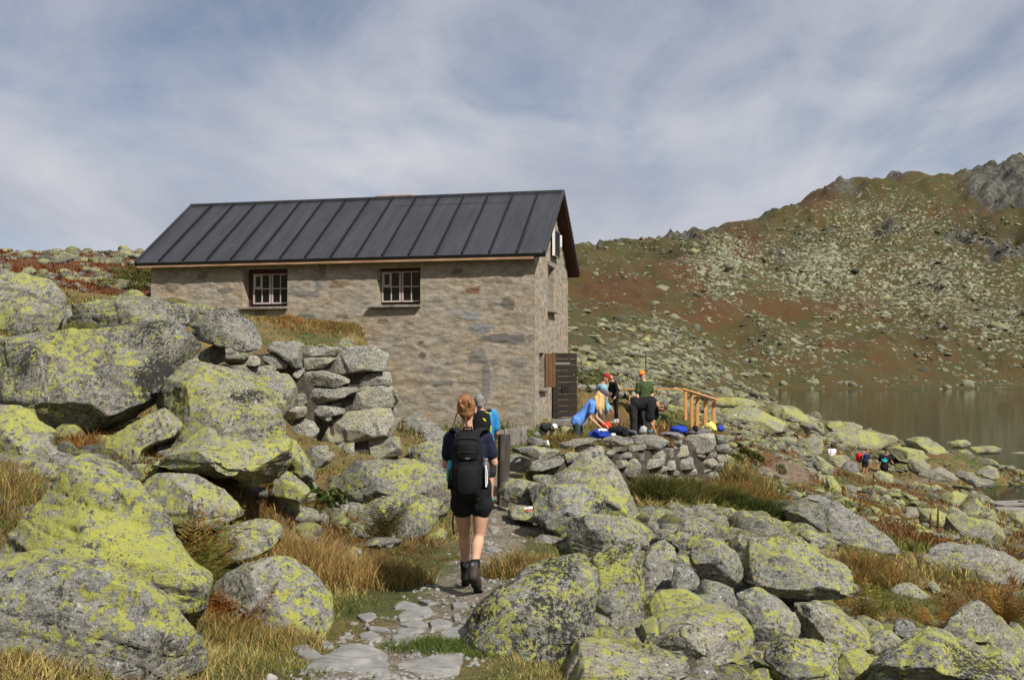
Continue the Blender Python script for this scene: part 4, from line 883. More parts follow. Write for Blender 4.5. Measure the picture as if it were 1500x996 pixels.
for sd_, hs in (('front', WIN), ('gable', GH)):
    for h_ in hs: mb = MB(); reveal(mb, sd_, *h_, .36); put('wall_reveal', mesh('wall_reveal', mb.v, mb.f, M_HUT), hut)

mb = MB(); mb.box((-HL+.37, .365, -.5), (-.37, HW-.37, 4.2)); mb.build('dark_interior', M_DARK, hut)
for (wx0, wx1, wz0, wz1, ox0, ox1, oz0, oz1) in [(-6.79, -5.88, 3.215, 3.935, *WIN[0]), (-3.60, -2.66, 3.215, 3.925, *WIN[1])]:
    y = .22
    mb = MB(); t = .055                                   # dark wooden lining behind the sashes
    mb.box((ox0+.04, y+.02, oz0+.01), (wx0+.02, y+.12, oz1)); mb.box((wx1-.02, y-.10, oz0+.03), (ox1-.005, y+.12, oz1)); mb.box((wx0+.02, y-.06, wz1-.01), (wx1-.02, y+.12, oz1-.005)); mb.box((wx0+.02, y+.02, oz0+.01), (wx1-.02, y+.12, wz0+.01))
    win = mb.build('window', M_LINING, hut)
    xm = (wx0+wx1)/2
    for n_, (sx0, sx1) in enumerate(((wx0, xm-.012), (xm+.012, wx1))):
        mb = MB(); w_ = .036
        mb.box((sx0, y-.045, wz0), (sx0+w_, y, wz1)); mb.box((sx1-w_, y-.045, wz0), (sx1, y, wz1)); mb.box((sx0+w_, y-.044, wz0), (sx1-w_, y-.001, wz0+w_)); mb.box((sx0+w_, y-.044, wz1-w_), (sx1-w_, y-.001, wz1))
        m_ = (sx0+sx1)/2; zm = (wz0+wz1)/2
        mb.box((m_-.012, y-.038, wz0+w_), (m_+.012, y-.006, wz1-w_)); mb.box((sx0+w_, y-.036, zm-.012), (m_-.012, y-.008, zm+.012)); mb.box((m_+.012, y-.036, zm-.012), (sx1-w_, y-.008, zm+.012))
        if n_ == 0:                                       # the little opening light in the upper corner
            mb.box((sx0+w_, y-.05, zm+.012), (sx0+w_+.03, y-.01, wz1-w_)); mb.box((m_-.040, y-.05, zm+.012), (m_-.012, y-.01, wz1-w_)); mb.box((sx0+w_+.03, y-.049, wz1-w_-.03), (m_-.04, y-.011, wz1-w_)); mb.box((sx0+w_+.03, y-.049, zm+.012), (m_-.04, y-.011, zm+.045))
        sash = mb.build('sash', M_FRAME, win, bevel=.003)
        g = MB(); g.box((sx0+w_-.004, y-.022, wz0+w_-.004), (sx1-w_+.004, y-.018, wz1-w_+.004)); g.build('glass', M_GLASS, sash)
    mb = MB()
    for i in range(18):
        x0 = wx0+.02+(wx1-wx0-.04)*i/18; mb.box((x0, y+.03+.012*(i % 2), wz0+.02), (x0+(wx1-wx0-.04)/18*(.9 if i % 5 else .5), y+.036+.012*(i % 2), wz1-.02))
    mb.build('curtain', M_CURTAIN, win)
    mb = MB(); sl_ = .20 if wx0 < -5 else .22
    mb.box((ox0-.06 if wx0 < -5 else ox0-.17, -.12, oz0-.055), (ox1+.02, .20, oz0-.004)); mb.build('sill', M_OLDWOOD, win, bevel=.006)
# gable openings
mb = MB(); mb.box((-.28, 1.70, 3.11), (-.22, 1.76, 4.12)); mb.box((-.28, 2.34, 3.11), (-.22, 2.40, 4.12)); mb.box((-.28, 1.76, 4.06), (-.22, 2.34, 4.12)); mb.box((-.28, 1.76, 3.11), (-.22, 2.34, 3.17)); mb.box((-.27, 2.03, 3.17), (-.23, 2.07, 4.06))
w3 = mb.build('window', M_FRAME, hut); mb = MB(); mb.box((-.265, 1.755, 3.165), (-.26, 2.345, 4.065)); mb.build('glass', M_GLASS, w3)
mb = MB(); mb.box((-.2, 1.60, 3.03), (.13, 2.50, 3.085)); mb.build('sill', M_OLDWOOD, w3, bevel=.006); mb = MB(); mb.box((-.15, 1.60, 4.14), (.035, 2.5, 4.245)); mb.build('lintel', M_OLDWOOD, w3, bevel=.006)
mb = MB(); mb.box((-.28, .58, 1.28), (-.22, .63, 2.04)); mb.box((-.28, 1.08, 1.28), (-.22, 1.13, 2.04)); mb.box((-.28, .63, 1.99), (-.22, 1.08, 2.04)); mb.box((-.28, .63, 1.28), (-.22, 1.08, 1.33)); w4 = mb.build('window', M_LINING, hut)
mb = MB(); mb.box((-.26, .625, 1.325), (-.255, 1.085, 1.995)); mb.build('glass', M_GLASS, w4); mb = MB(); mb.box((-.2, .50, 1.20), (.12, 1.2, 1.255)); mb.build('sill', M_OLDWOOD, w4, bevel=.006)
def leaf_door(name, hinge, ang, w_, z0, z1, mat, parent, horizontal=True):
    d = Vector((math.cos(ang), math.sin(ang), 0)); n_ = Vector((-d.y, d.x, 0)); h_ = Vector((hinge[0], hinge[1], 0)); mb = MB()
    def bx(u0, u1, t0, t1, a, c):
        V = [h_+d*u+n_*t+Vector((0, 0, z)) for z in (a, c) for (u, t) in ((u0, t0), (u1, t0), (u1, t1), (u0, t1))]
        mb.add(V, [(0, 3, 2, 1), (4, 5, 6, 7), (0, 1, 5, 4), (1, 2, 6, 5), (2, 3, 7, 6), (3, 0, 4, 7)])
    if horizontal:
        nn = 11
        for i in range(nn): bx(.0, w_, -.02-.004*(i % 3), .02, z0+(z1-z0)*i/nn+.004, z0+(z1-z0)*(i+1)/nn-.004)
    else:
        nn = 3
        for i in range(nn): bx(w_*i/nn+.003, w_*(i+1)/nn-.003, -.015, .015, z0, z1)
    o = mb.build(name, mat, parent, bevel=.004); return o, d, n_, h_
LA = math.radians(45)
door, d_, n_, h_ = leaf_door('door', (.02, 2.15), LA, .71, .53, 2.08, M_DARKWOOD, hut)
M_IRON = flat('old_iron', (.20, .20, .20), .5)
mb = MB(); a_ = h_-n_*.034+Vector((0, 0, 1.83)); mb.beam(a_+d_*.02, a_+d_*.5, .006, .035); mb.build('strap_hinge', M_IRON, door)
mb = MB(); a_ = h_-n_*.04+Vector((0, 0, 1.2)); mb.beam(a_+d_*.24, a_+d_*.44, .03, .15); mb.build('lock_box', flat('black_iron', (.012, .012, .013), .5), door)
mb = MB(); a_ = h_-n_*.05+Vector((0, 0, 1.55)); mb.ell(a_+d_*.6, (.012, .012, .02)); mb.build('handle', M_IRON, door)
leaf_door('shutter', (.02, 1.16), LA, .29, 1.27, 2.05, M_SHUTTER, hut, False)
mb = MB(); mb.box((.02, 2.05, .33), (.75, 3.0, .49)); mb.build('door_step', M_PATHSTONE, hut, bevel=.02)
# roof
E = .22; OX = .27; zr = ZT+RIDGE*SLOPE+.12; ze = zr-(RIDGE+E)*SLOPE
def slope_pt(x, s, off=0, back=False):
    """s metres along y from the eave towards the ridge"""
    ca = 1/math.sqrt(1+SLOPE**2); y = -E+s; z = ze+s*SLOPE
    y -= off*SLOPE*ca; z += off*ca
    return (x, HW-y, z) if back else (x, y, z)
rb_ = MB(); S1 = RIDGE+E; NP = 16; XL, XR = -HL-OX, OX
def bent(x0, x1, s0, s1, o0, o1, back=False, m=None):
    V = [slope_pt(x, s, o, back) for o in (o0, o1) for (x, s) in ((x0, s0), (x1, s0), (x1, s1), (x0, s1))]
    Fc = [(0, 3, 2, 1), (4, 5, 6, 7), (0, 1, 5, 4), (1, 2, 6, 5), (2, 3, 7, 6), (3, 0, 4, 7)]
    (m or rb_).add(V, [f[::-1] for f in Fc] if back else Fc)
seam_mb = MB()
for back in (False, True):
    for i in range(NP):
        x0 = XL+(XR-XL)*i/NP; x1 = XL+(XR-XL)*(i+1)/NP; jit = random.uniform(-.002, .002)
        bent(x0+.012, x1-.012, 0, S1-.001, 0+jit, .012+jit, back)
        if not back and i >= 9: s_ = S1-.42 if i < 14 else S1-.12; bent(x0+.02, x1-.02, s_, s_+.035, .0135, .019)
        if i: bent(x0-.018, x0+.018, -.004, S1-.02, .001, .055, back, seam_mb)
    bent(XL-.02, XL+.03, -.01, S1-.01, -.05, .05, back); bent(XR-.03, XR+.02, -.01, S1-.01, -.05, .05, back)
    bent(XL-.015, XR+.015, -.03, .0, -.085, .016, back)
rb_.box((XL-.01, RIDGE-.09, zr-.035), (XR+.01, RIDGE+.09, zr+.03))
roof = rb_.build('roof', M_ROOF, hut); seam_mb.build('seam', flat('black_seam', (.008, .008, .010), .5), roof)
ub = MB(); bent(XL+.01, XR-.01, .02, S1-.05, -.10, -.004, False, ub); bent(XL+.01, XR-.01, .02, S1-.05, -.10, -.004, True, ub); ub.build('roof_boarding', M_LINING, roof)
fb = MB(); zf = ze-.062; fb.box((XL+.02, -E+.005, zf-.06), (-4.9, -E+.045, zf+.02)); fb.box((-4.895, -E+.003, zf-.065), (XR-.25, -E+.043, zf+.018)); fb.build('fascia_board', M_FASCIA, roof, bevel=.004)
ch = MB(); ch.box((-4.55, 2.62, 5.3), (-3.75, 3.25, 6.02)); chim = ch.build('chimney', M_HUT, roof); ch = MB(); ch.box((-4.65, 2.55, 6.03), (-3.68, 3.32, 6.11)); ch.build('capstone', flat('chimney_slab', (.30, .21, .16), .9, sc=8), chim, bevel=.02)
# solar panel on the gable
sp = MB(); sp.box((.06, 1.98, 4.42), (.10, 2.75, 5.02)); pan = sp.build('solar_panel', flat('solar_cells', (.012, .014, .022), .25), hut)
sp = MB(); M_WHITE = flat('white_metal', (.75, .75, .74), .4, .05)
sp.box((.055, 1.95, 4.40), (.115, 1.98, 5.04)); sp.build('panel_frame', M_WHITE, pan); sp = MB(); sp.box((.07, 2.75, 4.40), (.103, 2.77, 5.04)); sp.box((.07, 1.98, 5.02), (.103, 2.75, 5.04)); sp.box((.07, 1.98, 4.40), (.103, 2.75, 4.42))
sp.build('panel_rim', M_IRON, pan)
sp = MB(); sp.box((.0, 3.0, 4.72), (.10, 3.1, 5.02)); sp.build('junction_box', M_WHITE, hut, bevel=.01)
# ---------------------------------------------------------------- people
SKIN = flat('skin', (.52, .30, .20), .6, .10, 12, .15, .002); SKIN2 = flat('tanned_skin', (.42, .215, .135), .6, .10, 12, .15, .002)
def cloth(name, col, rough=.9): return flat(name, col, rough, .16, 9, .55, .012)
def hairmat(name, a, b_):
    k = N(name); co = k.obj(); w = k.noise(k.map(co, (60, 60, 6)), 1.5, 5, .7, .8); n = k.noise(co, 14, 4, .6)
    return k.out(k.ramp(k.mth('ADD', k.mth('MULTIPLY', w, .65), k.mth('MULTIPLY', n, .35)), [(.36, a), (.62, b_)]), .5, k.bump(w, .6, .006))
def V3(p): return Vector(tuple(float(x) for x in p))
def frame(up, ax):
    up = up.normalized(); ax = (ax-up*ax.dot(up)).normalized(); fw = up.cross(ax); return Matrix((ax, fw, up)).transposed()
def loft(mb, P, K, R, st, s, n=18):
    """rings of an oval along the spine; st: (t, half width, half depth, forward shift)"""
    V = []; Fc = []; L = (K-P)
    for (t, rx, ry, sh) in st:
        c = P+L*t+R @ Vector((0, sh*s, 0))
        for k in range(n):
            a = 2*math.pi*k/n; V.append(c+R @ Vector((math.copysign(abs(math.cos(a))**.85, math.cos(a))*rx*s, math.copysign(abs(math.sin(a))**.9, math.sin(a))*ry*s, 0)))
    m = len(st)
    for i in range(m-1):
        for k in range(n): Fc.append((i*n+k, i*n+(k+1) % n, (i+1)*n+(k+1) % n, (i+1)*n+k))
    Fc.append(tuple(range(n-1, -1, -1))); Fc.append(tuple((m-1)*n+k for k in range(n))); mb.add(V, Fc)
TORSO = [(-.16, .10, .085, 0), (-.08, .150, .110, 0), (.04, .168, .122, -.01), (.2, .152, .108, 0), (.38, .136, .098, 0), (.56, .148, .108, 0), (.74, .164, .116, 0), (.88, .160, .105, -.005), (.96, .115, .085, 0), (1.02, .062, .06, 0)]
def hand(mb, wr, d, side, s, curl=.35):
    d = d.normalized(); n = d.cross(side); n.normalize(); sd = n.cross(d)
    mb.cap(wr, wr+d*.035*s, .022*s, .026*s); R = Matrix((sd, n, d)).transposed()
    mb.ell(wr+d*.065*s, (.040*s, .017*s, .048*s), R)
    for i, L in enumerate((.066, .076, .072, .056)):
        b0 = wr+d*.10*s+sd*(-.030+.020*i)*s; m = b0+(d*math.cos(curl)+n*math.sin(curl))*L*.5*s; e = m+(d*math.cos(curl*2.2)+n*math.sin(curl*2.2))*L*.5*s
        mb.cap(b0-d*.02*s, m, .0098*s, .009*s, 8, 2); mb.cap(m, e, .009*s, .0078*s, 8, 2)
    t0 = wr+d*.035*s-sd*.030*s; t1 = t0+(d*.6-sd*.6+n*.4).normalized()*.042*s; mb.cap(t0, t1, .013*s, .011*s, 8, 2); mb.cap(t1, t1+(d*.9+n*.4)*.03*s, .011*s, .009*s, 8, 2)
def head(mb, c, Rh, s):
    """skull, face, nose, ears on an axis frame (x across, y out of the face, z up)"""
    g = lambda x, y, z: c+Rh @ Vector((x*s, y*s, z*s))
    mb.ell(g(0, -.012, .022), (.076*s, .094*s, .096*s), Rh, 18, 12); mb.ell(g(0, .022, -.045), (.058*s, .070*s, .072*s), Rh, 16, 10)
    mb.ell(g(0, .072, -.092), (.026*s, .020*s, .022*s), Rh); mb.ell(g(0, .066, .028), (.050*s, .026*s, .016*s), Rh)
    mb.cap(g(0, .086, .018), g(0, .106, -.018), .009*s, .015*s, 10, 3)
    for sx in (-1, 1):
        mb.ell(g(sx*.077, -.008, -.008), (.012*s, .022*s, .034*s), Rh, 10, 8); mb.ell(g(sx*.046, .060, -.02), (.022*s, .022*s, .02*s), Rh); mb.cap(g(sx*.020, .086, -.062), g(0, .091, -.061), .008*s, .009*s, 8, 2)
def person(label, J, s, face, skin=SKIN, w=1.0, vox=.014, group=None, hands=(True, True), arm_side=None):
    """J: joints in the world; returns the body (one continuous mesh) and helpers to dress it"""
    J = {k: V3(v) for k, v in J.items()}; mb = MB()
    ax = (J['sr']-J['sl']); up = J['neck']-J['pel']; R = frame(up, ax)
    if (R @ Vector((0, 1, 0))).dot(V3(face)) < -.2 and abs(V3(face).z) < .6: pass
    loft(mb, J['pel'], J['neck'], R, [(t, a*w, b_*w, c) for t, a, b_, c in TORSO], s)
    hd = J['head']; fc = V3(face).normalized(); hu = (hd-J['neck']).normalized(); hu = (hu+Vector((0, 0, .6))).normalized(); fc = (fc-hu*fc.dot(hu)).normalized(); Rh = Matrix((fc.cross(hu), fc, hu)).transposed()
    head(mb, hd, Rh, s)
    mb.cap(J['neck']-R @ Vector((0, 0, .03*s)), hd-Rh @ Vector((0, .015*s, .05*s)), .056*s*w, .050*s*w**1.5)
    for a in 'lr':
        sh, el, wr = J['s'+a], J['e'+a], J['w'+a]; mb.cap(J['neck']+(sh-J['neck'])*.25-R @ Vector((0, 0, .035*s)), sh, .060*s, .056*s)
        mb.cap(sh, el, .050*s*w, .038*s*w); mb.cap(el, el+(wr-el)*.3, .038*s*w, .040*s*w); mb.cap(el+(wr-el)*.3, wr, .040*s*w, .026*s)
        sd = R @ Vector((1, 0, 0)) if arm_side is None else V3(arm_side)
        if hands['lr'.index(a)]: hand(mb, wr, (wr-el), sd, s)
        hp, kn, an = J['h'+a], J['k'+a], J['a'+a]
        mb.cap(hp, hp+(kn-hp)*.55, .088*s*w, .072*s*w); mb.cap(hp+(kn-hp)*.55, kn, .072*s*w, .052*s*w)
        cb = V3(J['t'+a]-an) if 't'+a in J else Vector((0, .1, 0)); bk = cb.normalized()*-.016*s
        mb.cap(kn, kn+(an-kn)*.32+bk, .050*s*w, .056*s*w); mb.cap(kn+(an-kn)*.32+bk, kn+(an-kn)*.6+bk*.5, .056*s*w, .042*s*w); mb.cap(kn+(an-kn)*.6+bk*.5, an, .042*s*w, .034*s)
        toe = J.get('t'+a, an+Vector((0, .15, -.06))); mb.cap(an, an+(toe-an)*.3-Vector((0, 0, .02*s)), .034*s, .036*s); mb.cap(an+(toe-an)*.1-Vector((0, 0, .03*s)), toe, .036*s, .030*s)
    zlo = min(p[2] for p in mb.v); root = np.array([J['pel'][0], J['pel'][1], zlo])
    o = shell('person', mb.v, mb.f, vox, skin, root, 3, label=label, cat='person', group=group)
    return o, J, R, Rh, root, s, w
def wear(B, name, mb, mat, vox=.014, smooth=3, folds=.006, seed=1):
    o, J, R, Rh, root, s, w = B
    def post(V, Nn, E):
        st = np.stack([V[:, 0]*9, V[:, 1]*9, V[:, 2]*5], 1); return V+Nn*(folds*fbm(st+seed*3.3, 3, seed)+folds*.5*np.abs(fbm(st*2.1, 2, seed+4)))[:, None]
    V = np.array(mb.v, float)-root
    return shell(name, V, mb.f, vox, mat, np.zeros(3), smooth, post, o)
def shirt(B, mat, sleeve=.55, hem=-.12, e=.018, name='t_shirt', vox=.014, flare=.0, long_=False, seed=1):
    o, J, R, Rh, root, s, w = B; mb = MB(); st = [(t, a*w+e+max(0, .3-t)*flare, b_*w+e+max(0, .3-t)*flare, c) for t, a, b_, c in TORSO if t >= hem-.001 and t < 1.0]
    st = [(hem, .166*w+e+flare*.3, .122*w+e+flare*.3, 0)]+[x for x in st if x[0] > hem+.03]
    st.append((1.0, .085, .082, 0)); loft(mb, J['pel'], J['neck'], R, st, s)
    for a in 'lr':
        sh, el, wr = J['s'+a], J['e'+a], J['w'+a]; mb.cap(J['neck']+(sh-J['neck'])*.35-R @ Vector((0, 0, .04*s)), sh, .070*s, .068*s)
        mb.cap(sh, sh+(el-sh)*min(sleeve, 1), (.050*w+e)*s, (.046*w+e*1.25)*s, 14, 2)
        if long_: mb.cap(el, el+(wr-el)*.92, (.044*w+e*.7)*s, (.032+e*.6)*s)
    return wear(B, name, mb, mat, vox, 3, .008*s, seed)
def shorts(B, mat, frac=.6, e=.022, name='shorts', vox=.014, seed=2, tight=False):
    o, J, R, Rh, root, s, w = B; mb = MB(); loft(mb, J['pel'], J['neck'], R, [(-.15, .15*w+e, .11*w+e, 0), (-.05, .166*w+e, .12*w+e, 0), (.06, .168*w+e, .122*w+e, -.01), (.18, .156*w+e, .112*w+e, 0)], s)
    for a in 'lr':
        hp, kn, an = J['h'+a], J['k'+a], J['a'+a]; r1 = (.088*w+e)*s; r2 = ((.06 if tight else .074)*w+e*1.1)*s
        if frac <= 1: mb.cap(hp, hp+(kn-hp)*frac, r1, r2 if frac > .5 else r1*.98, 14, 2)
        else:
            mb.cap(hp, kn, r1, (.054*w+e)*s); mb.cap(kn, kn+(an-kn)*.4, (.054*w+e)*s, (.058*w+e)*s); mb.cap(kn+(an-kn)*.4, kn+(an-kn)*(frac-1), (.056*w+e)*s, (.040+e*(1 if not tight else .5))*s)
    return wear(B, name, mb, mat, vox, 3, (.008 if not tight else .003)*s, seed)
def shoe(B, a, mat, sole_mat, name='shoe', shaft=.0, vox=.010):
    o, J, R, Rh, root, s, w = B; an, toe = J['a'+a], J['t'+a]; d = (toe-an); dn = Vector((0, 0, 1))
    f = Vector((d.x, d.y, 0)); f = f.normalized() if f.length > 1e-3 else Vector((0, 1, 0)); ax = d.normalized()
    # the foot's own axes: from the heel to the toe, and out of the sole
    heel = an+(an-J['k'+a]).normalized()*.062*s; fd = (toe-heel).normalized(); sidev = fd.cross((J['k'+a]-an).normalized()).normalized(); sup = sidev.cross(fd).normalized()
    mb = MB(); mb.cap(heel+sup*.02*s, heel+fd*.10*s+sup*.022*s, .043*s, .043*s); mb.cap(heel+fd*.10*s+sup*.02*s, toe+sup*.006*s, .045*s, .034*s); mb.cap(heel+sup*.03*s, an+(J['k'+a]-an)*shaft, .045*s, .048*s)
    bt = wear(B, name, mb, mat, vox, 2, .003*s, 3)
    mb = MB(); Rf = Matrix((sidev, fd, sup)).transposed()
    for t, wd_ in ((0, .042), (.09, .041), (.17, .045), (.22, .038)): mb.ell(heel+fd*t*s-sup*.022*s, (wd_*s, .055*s, .017*s), Rf)
    V = np.array(mb.v, float)-root; shell('sole', V, mb.f, vox, sole_mat, np.zeros(3), 1, None, bt)
def hair_shell(B, mat, mb, vox=.010): return wear(B, 'hair', mb, mat, vox, 2, .006, 9)
def cap_hat(B, mat, vox=.012, brim=True):
    o, J, R, Rh, root, s, w = B; c = J['head']; g = lambda x, y, z: c+Rh @ Vector((x*s, y*s, z*s)); mb = MB()
    mb.ell(g(0, -.012, .062), (.090*s, .108*s, .078*s), Rh, 16, 10)
    if brim: mb.ell(g(0, .125, .050), (.070*s, .075*s, .012*s), Rh, 14, 6)
    return wear(B, 'cap', mb, mat, vox, 1, .001)
def short_hair(B, mat, vox=.012, lo=-.03):
    o, J, R, Rh, root, s, w = B; c = J['head']; g = lambda x, y, z: c+Rh @ Vector((x*s, y*s, z*s)); mb = MB()
    mb.ell(g(0, -.020, .036), (.083*s, .096*s, .092*s), Rh, 16, 10); mb.ell(g(0, -.055, lo), (.066*s, .054*s, .062*s), Rh, 14, 8)
    return hair_shell(B, mat, mb, vox)
def eyes(B, glasses=False):
    o, J, R, Rh, root, s, w = B; c = J['head']; g = lambda x, y, z: c+Rh @ Vector((x*s, y*s, z*s))-V3(root); mb = MB()
    for sx in (-1, 1): mb.ell(g(sx*.032, .080, .0), (.013*s, .010*s, .008*s), Rh, 8, 6)
    mb.build('eyes', flat('eye', (.03, .02, .015), .2), o)
    if glasses:
        mb = MB()
        for sx in (-1, 1):
            ring = [g(sx*.034+.026*math.cos(t), .102, .0+.020*math.sin(t)) for t in np.linspace(0, 2*math.pi, 13)]; mb.tube(ring, .0035*s, 6); mb.tube([g(sx*.062, .10, .004), g(sx*.08, .0, .01)], .003*s, 6)
        mb.build('glasses', flat('glasses_frame', (.015, .015, .015), .3), o)
def Jr(reg, Y, d):
    out = {}
    for k_, v in d.items():
        q = PX(reg, v); out[k_] = W(q[0], q[1], Y+(q[2] if len(q) > 2 else 0))
    return out
BLACK = cloth('black_cloth', (.010, .010, .012)); NAVY = cloth('navy_cloth', (.012, .014, .032)); RUBBER = flat('black_rubber', (.012, .012, .012), .7); BROWNLEATHER = flat('brown_boot_leather', (.045, .033, .027), .65)
# --- the woman walking away along the path
Jw = Jr('P', 8.55, {'head': (684, 600), 'neck': (685, 633), 'pel': (690, 719), 'sl': (661, 643), 'sr': (711, 642), 'el': (653, 681, .05), 'er': (724, 678, .03), 'wl': (668, 676, .26), 'wr': (710, 672, .26),
     'hl': (677, 733), 'hr': (705, 733), 'kl': (680, 783, .16), 'kr': (702, 785, .02), 'al': (682, 836, .24), 'ar': (694, 837, -.14), 'tl': (682, 851, .42), 'tr': (700, 860, -.06)})
woman = person('woman in navy shirt and black shorts walking up the stony path', Jw, .985, (0.1, 1, 0), SKIN, .93, .009)
shirt(woman, NAVY, .62, -.02, .014, vox=.010, flare=.02, seed=5); shorts(woman, BLACK, .17, .026, vox=.010)
for a in 'lr':
    shoe(woman, a, BROWNLEATHER, RUBBER, 'boot', .17, .008)
    o, J, R, Rh, root, s, w = woman; mb = MB(); an, kn = J['a'+a], J['k'+a]; mb.cap(an+(kn-an)*.12, an+(kn-an)*.27, .047, .045, 14, 2); wear(woman, 'sock', mb, BLACK, .008, 1, .002)
    mb = MB(); bk = -(J['t'+a]-an); bk.z = 0; bk = bk.normalized(); mb.cap(an+(kn-an)*.17+bk*.028, an+(kn-an)*.22+bk*.028, .026, .026, 12, 2); wear(woman, 'sock_patch', mb, flat('grey_knit', (.13, .15, .18), .9), .007, 1, .001)
o, J, R, Rh, root, s, w = woman; c = J['head']; g = lambda x, y, z: c+Rh @ Vector((x, y, z)); mb = MB()
mb.ell(g(0, -.022, .028), (.082, .098, .092), Rh, 18, 12); mb.ell(g(0, -.062, -.02), (.060, .045, .055), Rh); mb.ell(g(-.002, -.075, .085), (.060, .055, .052), Rh, 16, 10); mb.ell(g(.028, -.10, .045), (.03, .03, .028), Rh); mb.ell(g(-.035, -.095, .085), (.028, .03, .026), Rh)
for i in range(10):
    t = i*.7; mb.cap(g(.045*math.cos(t), -.10+.03*math.sin(t*1.7), .06+.040*math.sin(t)), g(.050*math.cos(t+.8), -.115, .06+.042*math.sin(t+.8)), .013, .009, 8, 2)
hair_shell(woman, hairmat('strawberry_blonde', (.085, .033, .013), (.34, .165, .068)), mb, .006)
mb = MB()
for (a, b2, c2, d2) in [((-.085, -.02, -.03), (-.10, -.01, -.08), (-.105, .0, -.11), (-.10, 0, -.13)), ((.0, -.1, -.06), (.012, -.085, -.12), (.016, -.075, -.17), (.0, -.07, -.2)), ((.005, -.095, -.06), (.005, -.08, -.13), (-.004, -.07, -.2), (-.01, -.07, -.24))]:
    mb.tube([V3(g(*p))-V3(root) for p in (a, b2, c2, d2)], [.006, .004, .003, .001], 6)
mb.build('loose_strands', bpy.data.materials['strawberry_blonde'], o)
mb = MB(); mb.tube([V3(W(664, 752, 8.45))-V3(root), V3(W(663, 765, 8.44))-V3(root), V3(W(665, 782, 8.45))-V3(root)], [.006, .007, .009], 8); mb.build('dangling_cord', BLACK, o)
# --- her rucksack
def pack(label, pts_c, w_, h_, d_, mat, R, name='backpack', vox=.011):
    mb = MB(); c = V3(pts_c); X = R @ Vector((1, 0, 0)); Yv = R @ Vector((0, 1, 0)); Z = R @ Vector((0, 0, 1))
    V = []; n = 20; m = [(-.5, .62, .6), (-.46, .9, .9), (-.3, 1, 1.05), (0, .98, 1.0), (.2, .95, .9), (.38, .85, .74), (.47, .66, .5), (.5, .4, .3)]
    for (t, a, e) in m:
        for k_ in range(n):
            th = 2*math.pi*k_/n; cx_ = math.copysign(abs(math.cos(th))**.55, math.cos(th)); sy = math.copysign(abs(math.sin(th))**.6, math.sin(th))
            V.append(c+X*cx_*w_/2*a+Yv*(sy*d_/2*e-(1-e)*-.02)+Z*t*h_)
    Fc = [(i*n+k_, i*n+(k_+1) % n, (i+1)*n+(k_+1) % n, (i+1)*n+k_) for i in range(len(m)-1) for k_ in range(n)]+[tuple(range(n-1, -1, -1)), tuple((len(m)-1)*n+k_ for k_ in range(n))]
    loc = np.array(c)-np.array(Z)*h_/2
    def post(Vv, Nn, E): return Vv+Nn*(.010*fbm(Vv*9, 3, 4)+.006*np.abs(fbm(Vv*np.array([6, 6, 16]), 2, 8)))[:, None]
    return shell(name, V, Fc, vox, mat, loc, 3, post, label=label, cat='backpack'), c, X, Yv, Z, loc
PACKM = flat('black_nylon', (.005, .005, .006), .8, .2, 25, .4, .004)
bp, c, X, Yv, Z, loc = pack('black hiking backpack worn by the woman on the path', W(685.5, 680, 8.31), .245, .56, .18, PACKM, Matrix.Rotation(0, 3, 'Z'))
L = lambda x, y, z: c+X*x+Yv*y+Z*z-V3(loc)
mb = MB()
def pocket(mb, x0, x1, z0, z1, y):
    V = []; n = 16
    for (e, yy) in ((1.0, y+.03), (.97, y-.012), (.8, y-.028)):
        for k_ in range(n):
            th = 2*math.pi*k_/n; V.append(L((x0+x1)/2+math.copysign(abs(math.cos(th))**.5, math.cos(th))*(x1-x0)/2*e, yy, (z0+z1)/2+math.copysign(abs(math.sin(th))**.5, math.sin(th))*(z1-z0)/2*e))
    mb.add(V, [(i*n+k_, (i+1)*n+k_, (i+1)*n+(k_+1) % n, i*n+(k_+1) % n) for i in range(2) for k_ in range(n)]+[tuple(2*n+k_ for k_ in range(n)), tuple(range(n))[::-1]])
pocket(mb, -.092, .092, -.25, .0, -.085); mb.build('front_pocket', PACKM, bp, smooth=True)
mb = MB(); pocket(mb, -.088, .088, .03, .20, -.072); mb.build('top_pocket', PACKM, bp, smooth=True)
for sx in (-1, 1):
    mb = MB(); pts = [L(sx*.06, -.0, .235), L(sx*.085, .06, .275), L(sx*.125, .15, .285), L(sx*.145, .24, .25), L(sx*.14, .31, .14)]
    for q0, q1 in zip(pts, pts[1:]): mb.beam(q0, q1, .062, .018)
    mb.build('shoulder_strap', flat('strap_webbing', (.012, .012, .013), .8), bp, bevel=.005)
mb = MB(); mb.tube([L(-.04, -.02, .27), L(-.03, -.03, .305), L(.03, -.03, .305), L(.04, -.02, .27)], .009, 8); mb.build('haul_loop', PACKM, bp)
for sx in (-1, 1): mb = MB(); mb.tube([L(sx*.12, -.03, .0), L(sx*.137, -.02, -.05), L(sx*.14, -.01, -.2)], [.004, .02, .03], 8); mb.build('side_pocket', PACKM, bp, smooth=True)
for z in (.11, .225): mb = MB(); mb.tube([L(-.085, -.102+.03*(z > .2), z-.005), L(0, -.108+.03*(z > .2), z), L(.085, -.102+.03*(z > .2), z-.005)], .003, 6); mb.build('zip', flat('pack_zip', (.025, .025, .028), .5), bp)
lg = MB()                                             # the small pale stitched mark on the top pocket
for i, (x, z, w_, h_) in enumerate([(-.006, .058, .003, .010), (.0, .056, .010, .003), (.012, .056, .003, .008), (.018, .056, .009, .003), (.030, .058, .003, .008), (.036, .058, .008, .003), (-.016, .060, .007, .003), (-.02, .056, .003, .007), (.046, .062, .004, .003), (.008, .048, .007, .004)]):
    lg.box((0, 0, 0), (w_*.6, .003, h_*.7), Matrix.Translation(L(x*.6-.006, -.104, z)))
